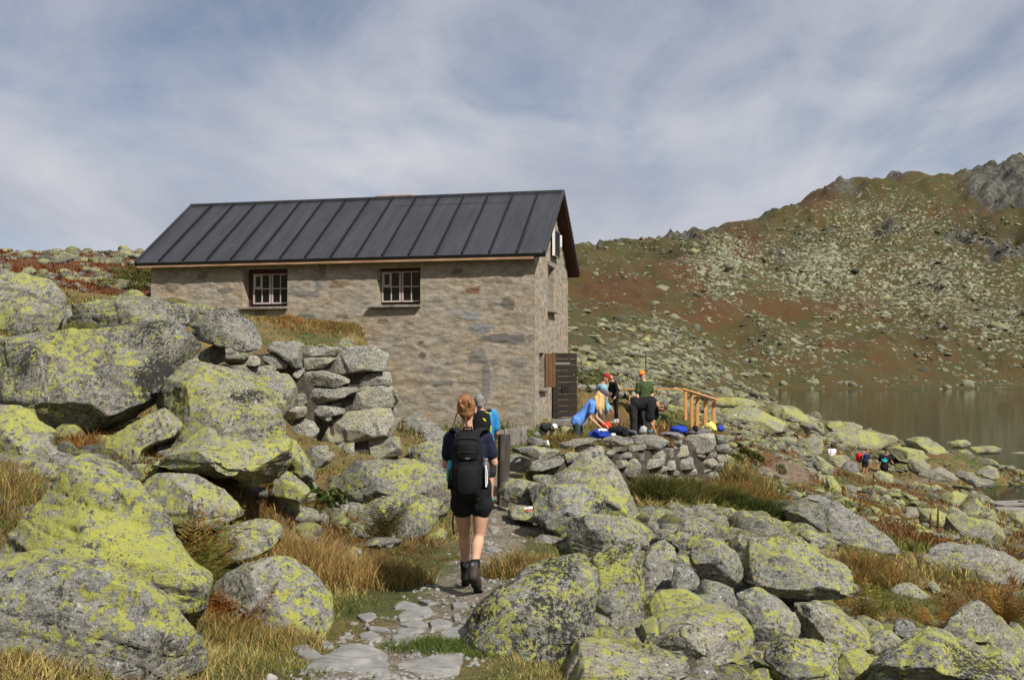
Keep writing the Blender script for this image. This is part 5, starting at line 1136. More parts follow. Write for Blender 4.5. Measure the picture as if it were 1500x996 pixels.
lg.build('maker_mark', flat('pale_stitching', (.42, .42, .42), .8), bp)
def bottle(label, at, r, h_, mat, capm):
    a = V3(at); prof = [(0, .9), (.03, 1), (.72, 1), (.82, .8), (.88, .55), (.90, .6), (1, .58)]; V = []; n = 14
    for t, e in prof:
        for k_ in range(n): th = 2*math.pi*k_/n; V.append((r*e*math.cos(th), r*e*math.sin(th), t*h_))
    Fc = [(i*n+k_, i*n+(k_+1) % n, (i+1)*n+(k_+1) % n, (i+1)*n+k_) for i in range(len(prof)-1) for k_ in range(n)]+[tuple(range(n))[::-1], tuple((len(prof)-1)*n+k_ for k_ in range(n))]
    o = put('water_bottle', mesh('water_bottle', V, Fc, mat, True), None, a, label, 'bottle')
    mb = MB(); mb.tube([(0, 0, h_*.9), (0, 0, h_*1.02)], r*.66, 14); mb.build('bottle_cap', capm, o); return o
bottle('turquoise topped water bottle in the side pocket of the black backpack', W(660, 705, 8.36), .034, .17, flat('turquoise_plastic', (.05, .35, .45), .35), flat('turquoise_cap', (.06, .42, .5), .35))
bottle('grey metal bottle in the side pocket of the black backpack', W(711, 700, 8.36), .033, .16, flat('grey_steel', (.10, .10, .10), .3), flat('steel_cap', (.2, .2, .2), .3))
mb = MB(); mb.tube([L(.147, -.05, .0), L(.158, -.06, -.06), L(.160, -.06, -.15), L(.150, -.06, -.18), L(.148, -.055, -.10), L(.147, -.05, .0)], .0055, 8); mb.build('white_cord', M_WHITE, bp)
# --- the man in front of her
Jm = Jr('P', 15.3, {'head': (703, 589), 'neck': (705, 602), 'pel': (709, 655), 'sl': (691, 607), 'sr': (723, 606), 'el': (687, 634, .06), 'er': (728, 634, .05), 'wl': (695, 645, .25), 'wr': (723, 648, .22), 'hl': (703, 662), 'hr': (716, 662), 'kl': (703, 700, .1), 'kr': (719, 699, 0), 'al': (703, 735, .1), 'ar': (719, 733, -.05), 'tl': (704, 741, .25), 'tr': (720, 741, .08)})
man = person('grey haired man in bright blue shirt walking ahead of the woman', Jm, 1.0, (.1, 1, 0), SKIN2, 1.0)
shirt(man, cloth('bright_blue_cloth', (.03, .22, .48)), .75, -.1, seed=7); shorts(man, cloth('dark_grey_cloth', (.03, .03, .034)), .8); short_hair(man, hairmat('grey_hair', (.10, .095, .09), (.26, .25, .24)))
for a in 'lr': shoe(man, a, flat('teal_shoe', (.08, .25, .28), .6), flat('green_sole', (.25, .5, .2), .6), 'shoe', .05, .012)
bq, c, X, Yv, Z, loc = pack('small black and yellow-green backpack on the man in bright blue', W(706, 622, 15.08), .26, .42, .16, PACKM, Matrix.Rotation(0, 3, 'Z'), vox=.014); L = lambda x, y, z: c+X*x+Yv*y+Z*z-V3(loc)
mb = MB(); YEL = flat('neon_yellow', (.55, .68, .03), .6); mb.beam(L(.05, -.05, .19), L(.12, .02, .165), .05, .012); mb.beam(L(.13, -.02, -.02), L(.13, -.02, -.10), .02, .03); mb.beam(L(.02, -.085, .1), L(.06, -.085, .06), .02, .012, (0, 1, 0)); mb.build('yellow_trim', YEL, bq)
for sx in (-1, 1):
    mb = MB(); pts = [L(sx*.06, .0, .17), L(sx*.10, .08, .22), L(sx*.12, .16, .22), L(sx*.13, .24, .15)]
    for q0, q1 in zip(pts, pts[1:]): mb.beam(q0, q1, .05, .014)
    mb.build('shoulder_strap', PACKM, bq, bevel=.004)
# --- the blonde woman bending over the terrace wall
Jb = Jr('R6', 20.4, {'head': (643, 312), 'neck': (602, 343), 'pel': (494, 466), 'sl': (597, 352, .17), 'sr': (583, 366, -.17), 'el': (606, 440, .16), 'er': (572, 446, -.2), 'wl': (652, 480, .05), 'wr': (630, 496, -.16), 'hl': (502, 470, .09), 'hr': (490, 474, -.09), 'kl': (520, 585, .09), 'kr': (500, 585, -.09), 'al': (512, 690, .09), 'ar': (492, 690, -.09), 'tl': (545, 712, .09), 'tr': (525, 712, -.09)})
bl = person('blonde woman in blue shirt bending over the bags on the terrace wall', Jb, .96, (1, 0, -.75), SKIN, .92, arm_side=(0, -1, 0))
shirt(bl, cloth('sky_blue_cloth', (.11, .255, .64)), .55, -.13, .018, flare=.025, seed=8); shorts(bl, cloth('dark_green_leggings', (.035, .05, .048)), 1.9, .008, 'leggings', tight=True); cap_hat(bl, cloth('mauve_cap', (.10, .08, .09)))
o, J, R, Rh, root, s, w = bl; BLONDE = hairmat('blonde', (.30, .17, .055), (.68, .47, .20)); mb = MB()
for p, q, r0, r1 in [((622, 305), (600, 345), .07, .06), ((630, 318, -.05), (622, 380, -.13), .07, .06), ((622, 380, -.13), (632, 422, -.15), .06, .02), ((640, 330, -.06), (648, 400, -.12), .045, .015), ((605, 330, -.08), (610, 390, -.16), .055, .025)]:
    mb.cap(Jr('R6', 20.4, {'a': p})['a'], Jr('R6', 20.4, {'a': q})['a'], r0, r1)
hair_shell(bl, BLONDE, mb, .012)
for a in 'lr': shoe(bl, a, flat('grey_shoe', (.1, .1, .11), .7), RUBBER, 'shoe', .05, .014)
# --- the man in black bending down
Jk = Jr('R6', 22.0, {'head': (988, 378), 'neck': (950, 356), 'pel': (824, 366), 'sl': (938, 352, .18), 'sr': (925, 366, -.18), 'el': (942, 440, .14), 'er': (912, 448, -.22), 'wl': (930, 502, .05), 'wr': (942, 512, -.2), 'hl': (828, 374, .1), 'hr': (818, 380, -.1), 'kl': (862, 466, .12), 'kr': (822, 468, -.1), 'al': (846, 560, .12), 'ar': (826, 560, -.1), 'tl': (880, 580, .12), 'tr': (862, 580, -.1)})
bk = person('man in black clothes bending down to the terrace wall', Jk, 1.02, (.8, -.15, -1), SKIN2, 1.05, arm_side=(0, -1, 0))
shirt(bk, BLACK, .95, -.12, .038, seed=11); shorts(bk, cloth('charcoal_trousers', (.024, .022, .024)), 1.95, .014, 'trousers'); short_hair(bk, hairmat('brown_grey_hair', (.05, .035, .026), (.13, .10, .08)), lo=-.01)
for a in 'lr': shoe(bk, a, flat('grey_runner', (.22, .23, .24), .7), M_WHITE, 'shoe', .05, .014)
# --- the man in the red cap
Jd = Jr('R6', 25.0, {'head': (663, 216), 'neck': (640, 247), 'pel': (634, 408), 'sl': (630, 262, .2), 'sr': (640, 264, -.2), 'el': (640, 335, .26), 'er': (655, 338, -.24), 'wl': (690, 390, .15), 'wr': (672, 402, -.2), 'hl': (632, 415, .1), 'hr': (636, 418, -.1), 'kl': (645, 500, .1), 'kr': (640, 500, -.1), 'al': (630, 578, .1), 'ar': (632, 578, -.1), 'tl': (660, 592, .1), 'tr': (664, 592, -.1)})
rd = person('man in pale blue shirt and red cap standing by the bags', Jd, 1.0, (1, -.55, -.2), SKIN2, 1.05, arm_side=(0, -1, 0))
shirt(rd, cloth('pale_blue_cloth', (.19, .36, .44)), 1.0, -.14, .03, 'shirt', long_=True, seed=13); shorts(rd, cloth('brown_shorts', (.13, .085, .06)), .85, .025); cap_hat(rd, cloth('red_cap_cloth', (.30, .018, .025))); eyes(rd)
for a in 'lr': shoe(rd, a, flat('brown_shoe', (.09, .07, .05), .7), RUBBER, 'shoe', .05, .014)
# --- a person in black further back
Jx = Jr('R6', 31.0, {'head': (692, 205), 'neck': (700, 232), 'pel': (716, 318), 'sl': (690, 243, .14), 'sr': (716, 246, -.14), 'el': (684, 280, .16), 'er': (730, 286, -.16), 'wl': (690, 300, -.08), 'wr': (716, 318, -.28), 'hl': (714, 325, .08), 'hr': (720, 325, -.08), 'kl': (718, 390, .08), 'kr': (722, 390, -.08), 'al': (718, 454, .1), 'ar': (728, 452, -.08), 'tl': (698, 464, .1), 'tr': (708, 463, -.08)})
xx = person('slim person all in black standing behind the red cap', Jx, .93, (-.7, -.7, 0), SKIN, .92)
shirt(xx, BLACK, 1, -.1, .016, 'pullover', long_=True, seed=17); shorts(xx, BLACK, 1.95, .008, 'leggings', tight=True); short_hair(xx, hairmat('dark_hair', (.012, .009, .007), (.04, .03, .025)))
for a in 'lr': shoe(xx, a, flat('pale_shoe', (.55, .55, .53), .7), M_WHITE, 'shoe', .05, .016)
# --- the man in the orange cap
Jo = Jr('R6', 27.0, {'head': (871, 197), 'neck': (882, 228), 'pel': (886, 352), 'sl': (918, 246, .08), 'sr': (850, 247, -.05), 'el': (930, 305, .1), 'er': (842, 308, -.05), 'wl': (915, 350, -.1), 'wr': (852, 352, -.2), 'hl': (896, 362), 'hr': (874, 362), 'kl': (897, 455), 'kr': (874, 455), 'al': (898, 540), 'ar': (872, 540), 'tl': (896, 556, -.14), 'tr': (866, 556, -.14)})
og = person('man with glasses, orange cap and olive green shirt standing on the terrace', Jo, 1.0, (-.35, -1, -.05), SKIN, 1.02)
shirt(og, cloth('olive_cloth', (.048, .075, .028)), .7, -.14, .022, seed=19); shorts(og, cloth('dark_trousers', (.03, .028, .025)), 1.95, .025, 'trousers'); cap_hat(og, cloth('orange_cap_cloth', (.75, .20, .02))); eyes(og, True)
for a in 'lr': shoe(og, a, flat('brown_boot', (.08, .06, .045), .7), RUBBER, 'shoe', .05, .014)
# --- three people down by the lake
Jc = Jr('RB', 50.0, {'head': (394, 122), 'neck': (388, 166), 'pel': (386, 300), 'sl': (345, 188), 'sr': (430, 188), 'el': (338, 250, -.05), 'er': (440, 240, -.05), 'wl': (350, 300, -.2), 'wr': (420, 290, -.2), 'hl': (365, 315), 'hr': (405, 315), 'kl': (365, 420), 'kr': (405, 420), 'al': (365, 520), 'ar': (405, 520), 'tl': (365, 540, .14), 'tr': (405, 540, .14)})
kd = person('person with brown curly hair in a white shirt among shore boulders', Jc, .92, (.2, 1, 0), SKIN, .9, .02)
shirt(kd, cloth('white_cloth', (.72, .72, .76)), .7, -.1, vox=.02); shorts(kd, NAVY, .8, vox=.02)
o, J, R, Rh, root, s, w = kd; mb = MB(); mb.ell(J['head']+Vector((0, -.03, .02)), (.11, .11, .13)); mb.ell(J['head']+Vector((0, -.06, -.07)), (.09, .08, .07)); hair_shell(kd, hairmat('brown_hair', (.03, .014, .008), (.09, .045, .025)), mb, .02)
Jr2 = Jr('RB', 52.0, {'head': (905, 204), 'neck': (893, 242), 'pel': (872, 355), 'sl': (928, 262, .1), 'sr': (852, 258, -.1), 'el': (934, 345, .05), 'er': (828, 268, -.25), 'wl': (960, 410, -.05), 'wr': (880, 215, -.25), 'hl': (890, 366), 'hr': (855, 366), 'kl': (893, 460), 'kr': (850, 460), 'al': (895, 560), 'ar': (848, 560), 'tl': (905, 590, -.15), 'tr': (855, 590, -.15)})
rp = person('person in navy shirt with a red backpack walking up from the lake', Jr2, .95, (.4, -1, 0), SKIN2, .95, .02)
shirt(rp, cloth('blue_navy_cloth', (.014, .022, .085)), .6, -.08, vox=.02); shorts(rp, BLACK, .6, vox=.02); short_hair(rp, bpy.data.materials['dark_hair'], .02)
b3, c, X, Yv, Z, loc = pack('bright red backpack on the walker coming up from the lake', W(1258.5, 669.5, 52.1), .30, .45, .25, cloth('red_nylon', (.55, .012, .02)), Matrix.Rotation(.5, 3, 'Z'), vox=.025); L = lambda x, y, z: c+X*x+Yv*y+Z*z-V3(loc)
mb = MB(); mb.ell(L(0, -.05, -.17), (.14, .12, .10)); mb.build('dark_bottom', BLACK, b3, smooth=True)
Jt = Jr('RB', 53.0, {'head': (1190, 226), 'neck': (1182, 264), 'pel': (1152, 440), 'sl': (1238, 290, .05), 'sr': (1110, 278, -.05), 'el': (1252, 350, -.05), 'er': (1078, 360, .05), 'wl': (1272, 372, -.25), 'wr': (1058, 430, -.05), 'hl': (1175, 455), 'hr': (1130, 455), 'kl': (1178, 550), 'kr': (1130, 550), 'al': (1178, 640), 'ar': (1130, 640), 'tl': (1180, 668, -.15), 'tr': (1125, 668, -.15)})
tm = person('man in black shirt with a teal print coming up from the lake', Jt, 1.03, (.35, -1, 0), SKIN2, 1.12, .02)
shirt(tm, BLACK, .75, -.14, .025, vox=.02); shorts(tm, BLACK, .7, vox=.02); short_hair(tm, bpy.data.materials['dark_hair'], .02); eyes(tm)
o, J, R, Rh, root, s, w = tm; mb = MB()
ctr = V3(W(1296.3, 673.2, 52.83)); TEAL = flat('teal_print', (.03, .36, .42), .8)
mb.add([ctr+Vector((x*.19, -.035+.03*abs(x), z*.17))-V3(root) for x, z in ((-.75, -.35), (-.2, -.75), (.45, -.7), (.85, -.1), (.35, .15), (.05, .7), (-.3, .2), (-.9, .25))]+[ctr+Vector((x*.19, .02, z*.17))-V3(root) for x, z in ((-.75, -.35), (-.2, -.75), (.45, -.7), (.85, -.1), (.35, .15), (.05, .7), (-.3, .2), (-.9, .25))], [tuple(range(8)), tuple(range(15, 7, -1))]+[(i, 8+i, 8+(i+1) % 8, (i+1) % 8) for i in range(8)])
mb.build('shirt_print', TEAL, o)
# ---------------------------------------------------------------- things about the place
# gate post and weathered boards
mb = MB(); p0 = W(737, 722, 16.15); rz = .35
M_ = Matrix.Translation(V3(p0)) @ Matrix.Rotation(rz, 4, 'Z') @ Matrix.Rotation(.02, 4, 'Y')
mb.box((-.085, -.07, -.25), (.085, .07, .94), M_); put_ = mb.build('gate_post', wood('black_old_wood', (.018, .014, .012), (.085, .07, .06), grain=(18, 18, 2)), None, loc=p0, bevel=.012, label='thick dark wooden post standing where the path meets the wall', cat='post')
p0 = W(752, 655, 17.0)
gate = bpy.data.objects.new('wooden_gate', None); COL.objects.link(gate); gate.location = p0; tag(gate, 'low weathered grey board gate beside the dark post', 'gate')
for i in range(5):
    xa, xb = 731+8.2*i, 738.4+8.2*i; mb = MB()
    a0, a1 = V3(W((xa+xb)/2, 655-1.6*i, 16.9+.05*i)), V3(W((xa+xb)/2, 629.5-1.5*i+random.uniform(-.6, .6), 16.9+.05*i)); mb.beam(a0, a1, .084, .022, (0, 1, 0)); mb.build('board', M_OLDWOOD, gate, loc=p0, bevel=.003)
for t_ in (.25, .8):
    mb = MB(); mb.beam(V3(W(731, 655-26*t_, 16.94)), V3(W(772, 647-25*t_, 17.14)), .03, .06); mb.build('crossbar', M_OLDWOOD, gate, loc=p0, bevel=.004)
# the new wooden railing
p0 = W(1003, 618, 33)
rail = bpy.data.objects.new('wooden_railing', None); COL.objects.link(rail); rail.location = p0; tag(rail, 'new orange-brown pine railing at the edge of the terrace', 'railing')
tops = []
for (x, y0, y1, Y) in [(1122, 282, 462, 33.0), (1158, 300, 492, 31.6), (1190, 315, 494, 30.3), (1237, 334, 496, 29.0), (1285, 345, 505, 27.8), (803, 282, 400, 33.6)]:
    t0, t1 = Jr('R6', Y, {'a': (x, y0), 'b': (x, y1)}).values(); mb = MB(); mb.beam(V3(t0), V3(t1), .095, .095, (0, 1, 0)); mb.build('post', M_NEWWOOD, rail, loc=p0, bevel=.006); tops.append(V3(t0))
mb = MB(); mb.beam(tops[0]+Vector((-.05, .1, .03)), tops[4]+Vector((.08, -.2, .03)), .13, .045); mb.build('handrail', M_NEWWOOD, rail, loc=p0, bevel=.006)
mb = MB(); mb.beam(Jr('R6', 33.6, {'a': (735, 276)})['a'], tops[0]+Vector((.0, .1, .035)), .12, .045); mb.build('handrail', M_NEWWOOD, rail, loc=p0, bevel=.006)
mb = MB(); mb.beam(Jr('R6', 33.7, {'a': (1055, 270)})['a'], Jr('R6', 33.7, {'a': (1108, 284)})['a'], .14, .08); mb.build('pale_block', flat('raw_wood_end', (.55, .38, .22), .8), rail, loc=p0, bevel=.01)
mb = MB(); a, b2 = Jr('R6', 46, {'a': (893, 60), 'b': (893, 175)}).values(); mb.tube([V3(b2), V3(a)], [.035, .03], 8); mb.build('marker_pole', wood('pole_wood', (.05, .035, .025), (.15, .11, .08)), None, loc=b2, label='thin dark marker pole on the rocky slope behind the orange cap', cat='pole')
# planks by the cove
p0 = W(1475, 745, 42); dock = bpy.data.objects.new('plank_jetty', None); COL.objects.link(dock); dock.location = p0; tag(dock, 'old grey wooden plank jetty at the cove', 'jetty')
for i, (x0, y0, x1, y1, Y) in enumerate([(1290, 632, 1640, 618, 45), (1300, 642, 1640, 632, 43.8), (1345, 660, 1640, 664, 42), (1350, 667, 1640, 672, 41.2)]):
    t0, t1 = Jr('R7', Y, {'a': (x0, y0), 'b': (x1, y1)}).values(); mb = MB(); mb.beam(V3(t0), V3(t1), .42, .10); mb.build('plank', M_OLDWOOD, dock, loc=p0, bevel=.01)
for x in (1360, 1560): t0, t1 = Jr('R7', 43.2, {'a': (x, 640), 'b': (x, 700)}).values(); mb = MB(); mb.beam(V3(t0), V3(t1), .2, 2.6, (0, 1, 0)); mb.build('support', M_DARKWOOD, dock, loc=p0)
# bags, clothes and odds and ends on the terrace wall
def heap(name, label, cat, reg, pts, Y, d, mat, n=9, vox=.014, folds=.03, sd=1):
    """a soft thing: lumps spread over its outline, roughened into folds"""
    rs = random.Random(sd*31+7); P = [PX(reg, p) for p in pts]; x0, x1 = min(p[0] for p in P), max(p[0] for p in P); y0, y1 = min(p[1] for p in P), max(p[1] for p in P)
    mb = MB(); w_ = (x1-x0)*Y/F; h_ = (y1-y0)*Y/F
    poly = [(p[0], p[1]) for p in P]
    cxp = sum(p[0] for p in P)/len(P); cyp = sum(p[1] for p in P)/len(P); mb.ell(W(cxp, cyp, Y), (w_*.36, d*.45, h_*.36))
    for p in poly:
        for t_ in (.3, .62):
            q = (cxp+(p[0]-cxp)*t_, cyp+(p[1]-cyp)*t_); r = (1-t_)*.5+.17; mb.ell(W(q[0], q[1], Y+rs.uniform(-.3, .3)*d), (w_*r*.6, d*r*.7, h_*r*.75), None, 10, 7)
    V = np.array(mb.v); base = np.array([V[:, 0].mean(), V[:, 1].mean(), V[:, 2].min()])
    def post(Vv, Nn, E): return Vv+Nn*(folds*(.8*fbm(Vv*7+sd, 3, sd)-np.abs(fbm(Vv*11+sd, 2, sd+5))*.8))[:, None]
    return shell(name, V, mb.f, vox, mat, base, 2, post, label=label, cat=cat)
BLUE = cloth('royal_blue_nylon', (.014, .045, .34)); 
heap('jacket', 'crumpled bright blue jacket under the hands of the blonde woman', 'jacket', 'R6', [(556,545),(600,515),(640,508),(680,515),(685,545),(650,558),(590,556)], 19.0, .32, BLUE, sd=1)
heap('towel', 'white cloth lying on the crumpled bright blue jacket', 'cloth', 'R6', [(600,520),(625,505),(660,506),(672,520),(640,530)], 18.95, .2, M_WHITE, folds=.012, sd=2)
heap('cloth', 'pale grey cloth at the end of the crumpled blue jacket', 'cloth', 'R6', [(682,540),(700,528),(718,532),(720,548),(690,552)], 19.0, .15, flat('pale_cloth', (.5, .5, .48)), folds=.01, sd=3)
heap('bag', 'red bag lying beside the hands of the blonde woman', 'bag', 'R6', [(625,480),(640,464),(680,466),(695,488),(670,505),(635,503)], 20.6, .3, cloth('red_bag', (.55, .045, .02)), sd=4)
heap('rucksack', 'black rucksack lying flat between the red bag and the bending man', 'backpack', 'R6', [(680,500),(740,488),(780,500),(800,530),(790,548),(700,548),(660,540)], 19.8, .35, PACKM, sd=5)
heap('rucksack', 'dark grey rucksack with pale straps at the feet of the bending man', 'backpack', 'R6', [(765,515),(800,505),(838,515),(845,540),(800,545)], 19.9, .3, flat('slate_bag', (.07, .08, .10)), sd=6)
heap('shoe', 'single grey sneaker lying by the knee of the bending man', 'shoe', 'R6', [(850,528),(862,495),(885,488),(900,500),(895,528),(870,534)], 19.9, .14, flat('sneaker_grey', (.33, .33, .31)), folds=.006, vox=.01, sd=7)
heap('jacket', 'teal jacket heaped next to the grey sneaker', 'jacket', 'R6', [(898,530),(905,512),(930,512),(935,530)], 20.0, .2, flat('teal_cloth', (.03, .10, .17)), folds=.01, sd=8)
heap('stuff_sack', 'plump royal blue sack standing on the terrace wall', 'bag', 'R6', [(1033,520),(1040,498),(1075,488),(1120,492),(1138,512),(1125,530),(1060,532)], 20.4, .34, BLUE, folds=.012, sd=9)
heap('jacket', 'grey jacket spread over the terrace wall', 'jacket', 'R6', [(1110,545),(1150,525),(1200,515),(1240,505),(1270,520),(1240,535),(1180,542)], 20.5, .35, flat('grey_jacket', (.12, .11, .11)), folds=.02, sd=10)
heap('bag', 'yellow and white bag on the corner of the terrace wall', 'bag', 'R6', [(1215,508),(1245,478),(1270,468),(1296,485),(1300,515),(1265,525)], 20.8, .28, flat('yellow_bag', (.75, .65, .16)), folds=.02, sd=11)
heap('hat', 'blue cap lying at the outer corner of the terrace wall', 'hat', 'R6', [(1302,515),(1306,492),(1325,485),(1345,495),(1346,515),(1325,520)], 20.9, .2, BLUE, folds=.006, vox=.012, sd=12)
heap('jacket', 'grey-purple jacket laid on the wall beside the hands of the bending man', 'jacket', 'R6', [(960,535),(1000,525),(1050,530),(1090,530),(1080,548),(1010,552)], 20.3, .35, flat('grey_purple', (.16, .14, .15)), folds=.014, sd=13)
def mug(label, at, r, h_, mat):
    mb = MB(); pr = [(0, .8), (.02, .95), (.5, 1), (.95, 1), (1, .9), (.93, .86)]; V = []; n = 14
    for t, e in pr:
        for k_ in range(n): th = 2*math.pi*k_/n; V.append((r*e*math.cos(th), r*e*math.sin(th), t*h_))
    mb.add(V, [(i*n+k_, i*n+(k_+1) % n, (i+1)*n+(k_+1) % n, (i+1)*n+k_) for i in range(5) for k_ in range(n)]+[tuple(range(n))[::-1], tuple(5*n+k_ for k_ in range(n))])
    o = mb.build('mug', mat, None, True, loc=(0, 0, 0), label=label, cat='mug'); o.location = tuple(at)
    mb = MB(); mb.tube([(r*.95, 0, h_*.8), (r*1.6, 0, h_*.75), (r*1.6, 0, h_*.35), (r*.95, 0, h_*.25)], r*.14, 8); mb.build('handle', mat, o, True); return o
mug('small black mug standing on the terrace wall beside the grey jacket', W(1019, 633, 20.4), .05, .13, flat('black_enamel', (.012, .014, .015), .3))
heap('bag', 'black and white bag on a flat stone by the hut corner', 'bag', 'R6', [(275,505),(280,475),(310,465),(345,475),(350,505),(310,512)], 21.0, .3, flat('black_white_bag', (.02, .02, .024)), sd=14)
heap('cloth', 'white cloth beside the black bag by the hut corner', 'cloth', 'R6', [(345,500),(352,478),(372,480),(385,495),(370,510)], 21.0, .2, M_WHITE, folds=.015, sd=15)
heap('bag', 'small white plastic bag on the ground below the hut corner', 'bag', 'R6', [(305,608),(312,575),(325,570),(332,590),(340,608)], 18.6, .16, M_WHITE, folds=.012, vox=.01, sd=16)
boulder('R6', [(265,515),(300,505),(360,508),(385,520),(370,545),(290,550)], 21.1, 'flat stone carrying a black and white bag by the hut corner', -.1, -.03)
boulder('R6', [(190,590),(215,555),(260,548),(310,565),(315,590),(250,610)], 18.5, 'flat grey rock behind the weathered gate', -.08, -.03)
boulder('R6', [(385,510),(420,490),(470,500),(480,530),(420,540)], 21.0, 'low pale stone in dry grass by the door step', -.08, -.03)
boulder('R6', [(240,535),(262,520),(280,535),(275,552),(250,552)], 20, 'small white stone at the hut corner', -.2, -.05)
# ---------------------------------------------------------------- scattered rocks
def ico(n):
    bm = bmesh.new(); bmesh.ops.create_icosphere(bm, subdivisions=n, radius=1); bm.verts.ensure_lookup_table()
    V = np.array([v.co[:] for v in bm.verts]); Fc = np.array([[v.index for v in f.verts] for f in bm.faces]); bm.free(); return V, Fc
def rock_variant(sub, sd):
    rs = np.random.default_rng(sd); V, Fc = ico(sub); n = 9
    D = rs.normal(size=(n, 3)); D /= np.linalg.norm(D, axis=1)[:, None]; off = rs.uniform(.42, .92, n)
    dt = V @ D.T; r = np.min(np.where(dt > .08, off[None]/np.maximum(dt, .08), 1.15), 1); r = np.minimum(r, 1.15)
    P = V*r[:, None]*np.array([1, rs.uniform(.65, .95), rs.uniform(.42, .8)])
    if sub >= 3: P = P*(1+.05*fbm(P*2.2+sd, 3, sd))[:, None]
    return P, Fc
VAR2 = [rock_variant(2, 100+i) for i in range(16)]; VAR3 = [rock_variant(3, 200+i) for i in range(10)]
VAR4 = []
for i in range(12):
    P, Fc = rock_variant(4, 300+i); VAR4.append(mesh('boulder', P, Fc, M_ROCK, True))
VARF = []
for i in range(8):
    P, Fc = rock_variant(3, 400+i); VARF.append(mesh('boulder', P, Fc, M_FAR, False))
HUTP = [HP(-HL-.5, -.4), HP(.5, -.4), HP(.5, HW+.4), HP(-HL-.5, HW+.4)]
FT = np.array(FOOT)
def free(x, y, k=1.0):
    ok = np.ones(len(x), bool)
    for i in range(0, len(x), 4000):
        s = slice(i, i+4000); d = np.hypot(x[s, None]-FT[None, :, 0], y[s, None]-FT[None, :, 1]); ok[s] = ~(d < FT[None, :, 2]*k).any(1)
    return ok
cand = []          # x, y, z, size, zone
rg = np.random.default_rng(11)
def sample(n, a0, a1, r0, r1):
    th = np.radians(rg.uniform(a0, a1, n)); r = np.exp(rg.uniform(math.log(r0), math.log(r1), n)); return r*np.sin(th), r*np.cos(th), r
def add(n, a0, a1, r0, r1, smin, smax, zone, mask, pw=2.2, kfree=.6):
    x, y, r = sample(n, a0, a1, r0, r1); s = .5*(smin+(smax-smin)*rg.uniform(0, 1, n)**pw)
    z = ground_z(x, y); ok = (z > LAKE_Z-.15) & (poly_sd(x, y, HUTP) < -.2) & (poly_sd(x, y, TERR) < -.1) & free(x, y, kfree)
    px, py = to_px(x, y, z); s = np.minimum(s, {0: 27, 1: 10, 2: 10, 3: 12, 4: 12}[zone]*r/F); ok &= ~((px > 380) & (px < 665) & (py > 540) & (py < 705) & (r > 11.5)); ok &= ~((px > 1205) & (px < 1320) & (py > 648) & (py < 715) & (r < 58)); ok &= rg.uniform(0, 1, n) < mask(x, y, r, px, py)
    for i in np.nonzero(ok)[0]: cand.append((x[i], y[i], z[i], s[i], zone, r[i]))
clump = lambda x, y, f, sd: sstep(-.12, .30, fbm(P3(x*f, y*f), 3, sd))
pathoff = lambda x, y, d: sstep(d, d+.3, line_d(x, y, PATHL))
add(4000, -40, 39, 5, 20, .04, .20, 0, lambda x, y, r, px, py: .30*clump(x, y, .6, 5)*pathoff(x, y, .45)*(~((px > 600) & (px < 800) & (py > 660))))
add(6800, 2, 38, 6.5, 20, .16, 1.0, 0, lambda x, y, r, px, py: np.where((px > 835) & (py > 755) & ((px < 1215) | (py > 925) | (px > 1540)), .85, .25*clump(x, y, .35, 6)*((px > 850) & (py > 745))), 1.7, .45)
add(3600, -40, -3, 7, 19, .12, .8, 0, lambda x, y, r, px, py: .5*(px < 640)*(py < 800)*pathoff(x, y, .8))
add(5600, 5, 36, 22, 75, .15, 1.3, 1, lambda x, y, r, px, py: (.35+.5*((px > 1300) & (r > 38))+.6*clump(x, y, .12, 7))*sstep(.6, 1.6, line_d(x, y, TRAIL))*((px > 1060) | (r > 38)), 2.6)
add(5500, 2, 20, 36, 240, .3, 3.2, 2, lambda x, y, r, px, py: .25+.75*clump(x, y, .05, 8), 3.0)
add(3000, -37, -18, 24, 72, .2, 2.0, 3, lambda x, y, r, px, py: .12+.5*clump(x, y, .15, 9), 2.0)
add(420, 2, 31, 300, 640, 4.5, 11, 4, lambda x, y, r, px, py: np.clip(.15+crag_mask(x, y)+.5*scree_mask(x, y)*clump(x, y, .03, 18), 0, 1), 1.6)
add(40000, 2, 31, 240, 655, .8, 5.0, 4, lambda x, y, r, px, py: np.clip(.12+.75*scree_mask(x, y)*clump(x, y, .012, 10)+.55*clump(x, y, .022, 14)*clump(x, y, .06, 15)+.5*crag_mask(x, y)-.22*rust_mask(x, y), 0, 1), 4.0)
cand.sort(key=lambda c: -c[3]/c[5])
ZL = {0: ('small grey stone half sunk in the grass between larger boulders', 'small stones between the boulders'), 1: ('lichen-dotted boulder on the rusty slope going down to the lake', 'boulders on the lakeward slope'),
      2: ('pale angular boulder on the rocky slope beyond the terrace', 'boulders on the slope beyond the terrace'), 3: ('yellowish boulder on the red heath slope behind the boulder pile', 'boulders on the red heath slope'), 4: ('big weathered boulder on the mountain slope across the lake', 'boulders on the mountain slope')}
NIND = 175; quota = {0: 80, 1: 40, 2: 28, 3: 20, 4: 10}; rest = []
for c in cand:
    x, y, z, s, zn, r = c
    if quota[zn] > 0:
        quota[zn] -= 1; me = VARF[rg.integers(8)] if zn == 4 else VAR4[rg.integers(12)]
        o = put('boulder', me, None, (x, y, z+s*(rg.uniform(-.05, .22) if zn != 4 else rg.uniform(-.5, -.1))), ZL[zn][0], 'boulder', ZL[zn][1], rot=(rg.uniform(-.3, .3), rg.uniform(-.3, .3), rg.uniform(0, 6.28))); o.scale = (s, s*rg.uniform(.8, 1.1), s*rg.uniform(.75, 1.1))
        o['lichen'] = float(rg.uniform(-.06, .09)+(.03 if zn else -.05)); o['dark'] = float(rg.uniform(-.05, .01))
    else: rest.append(c)
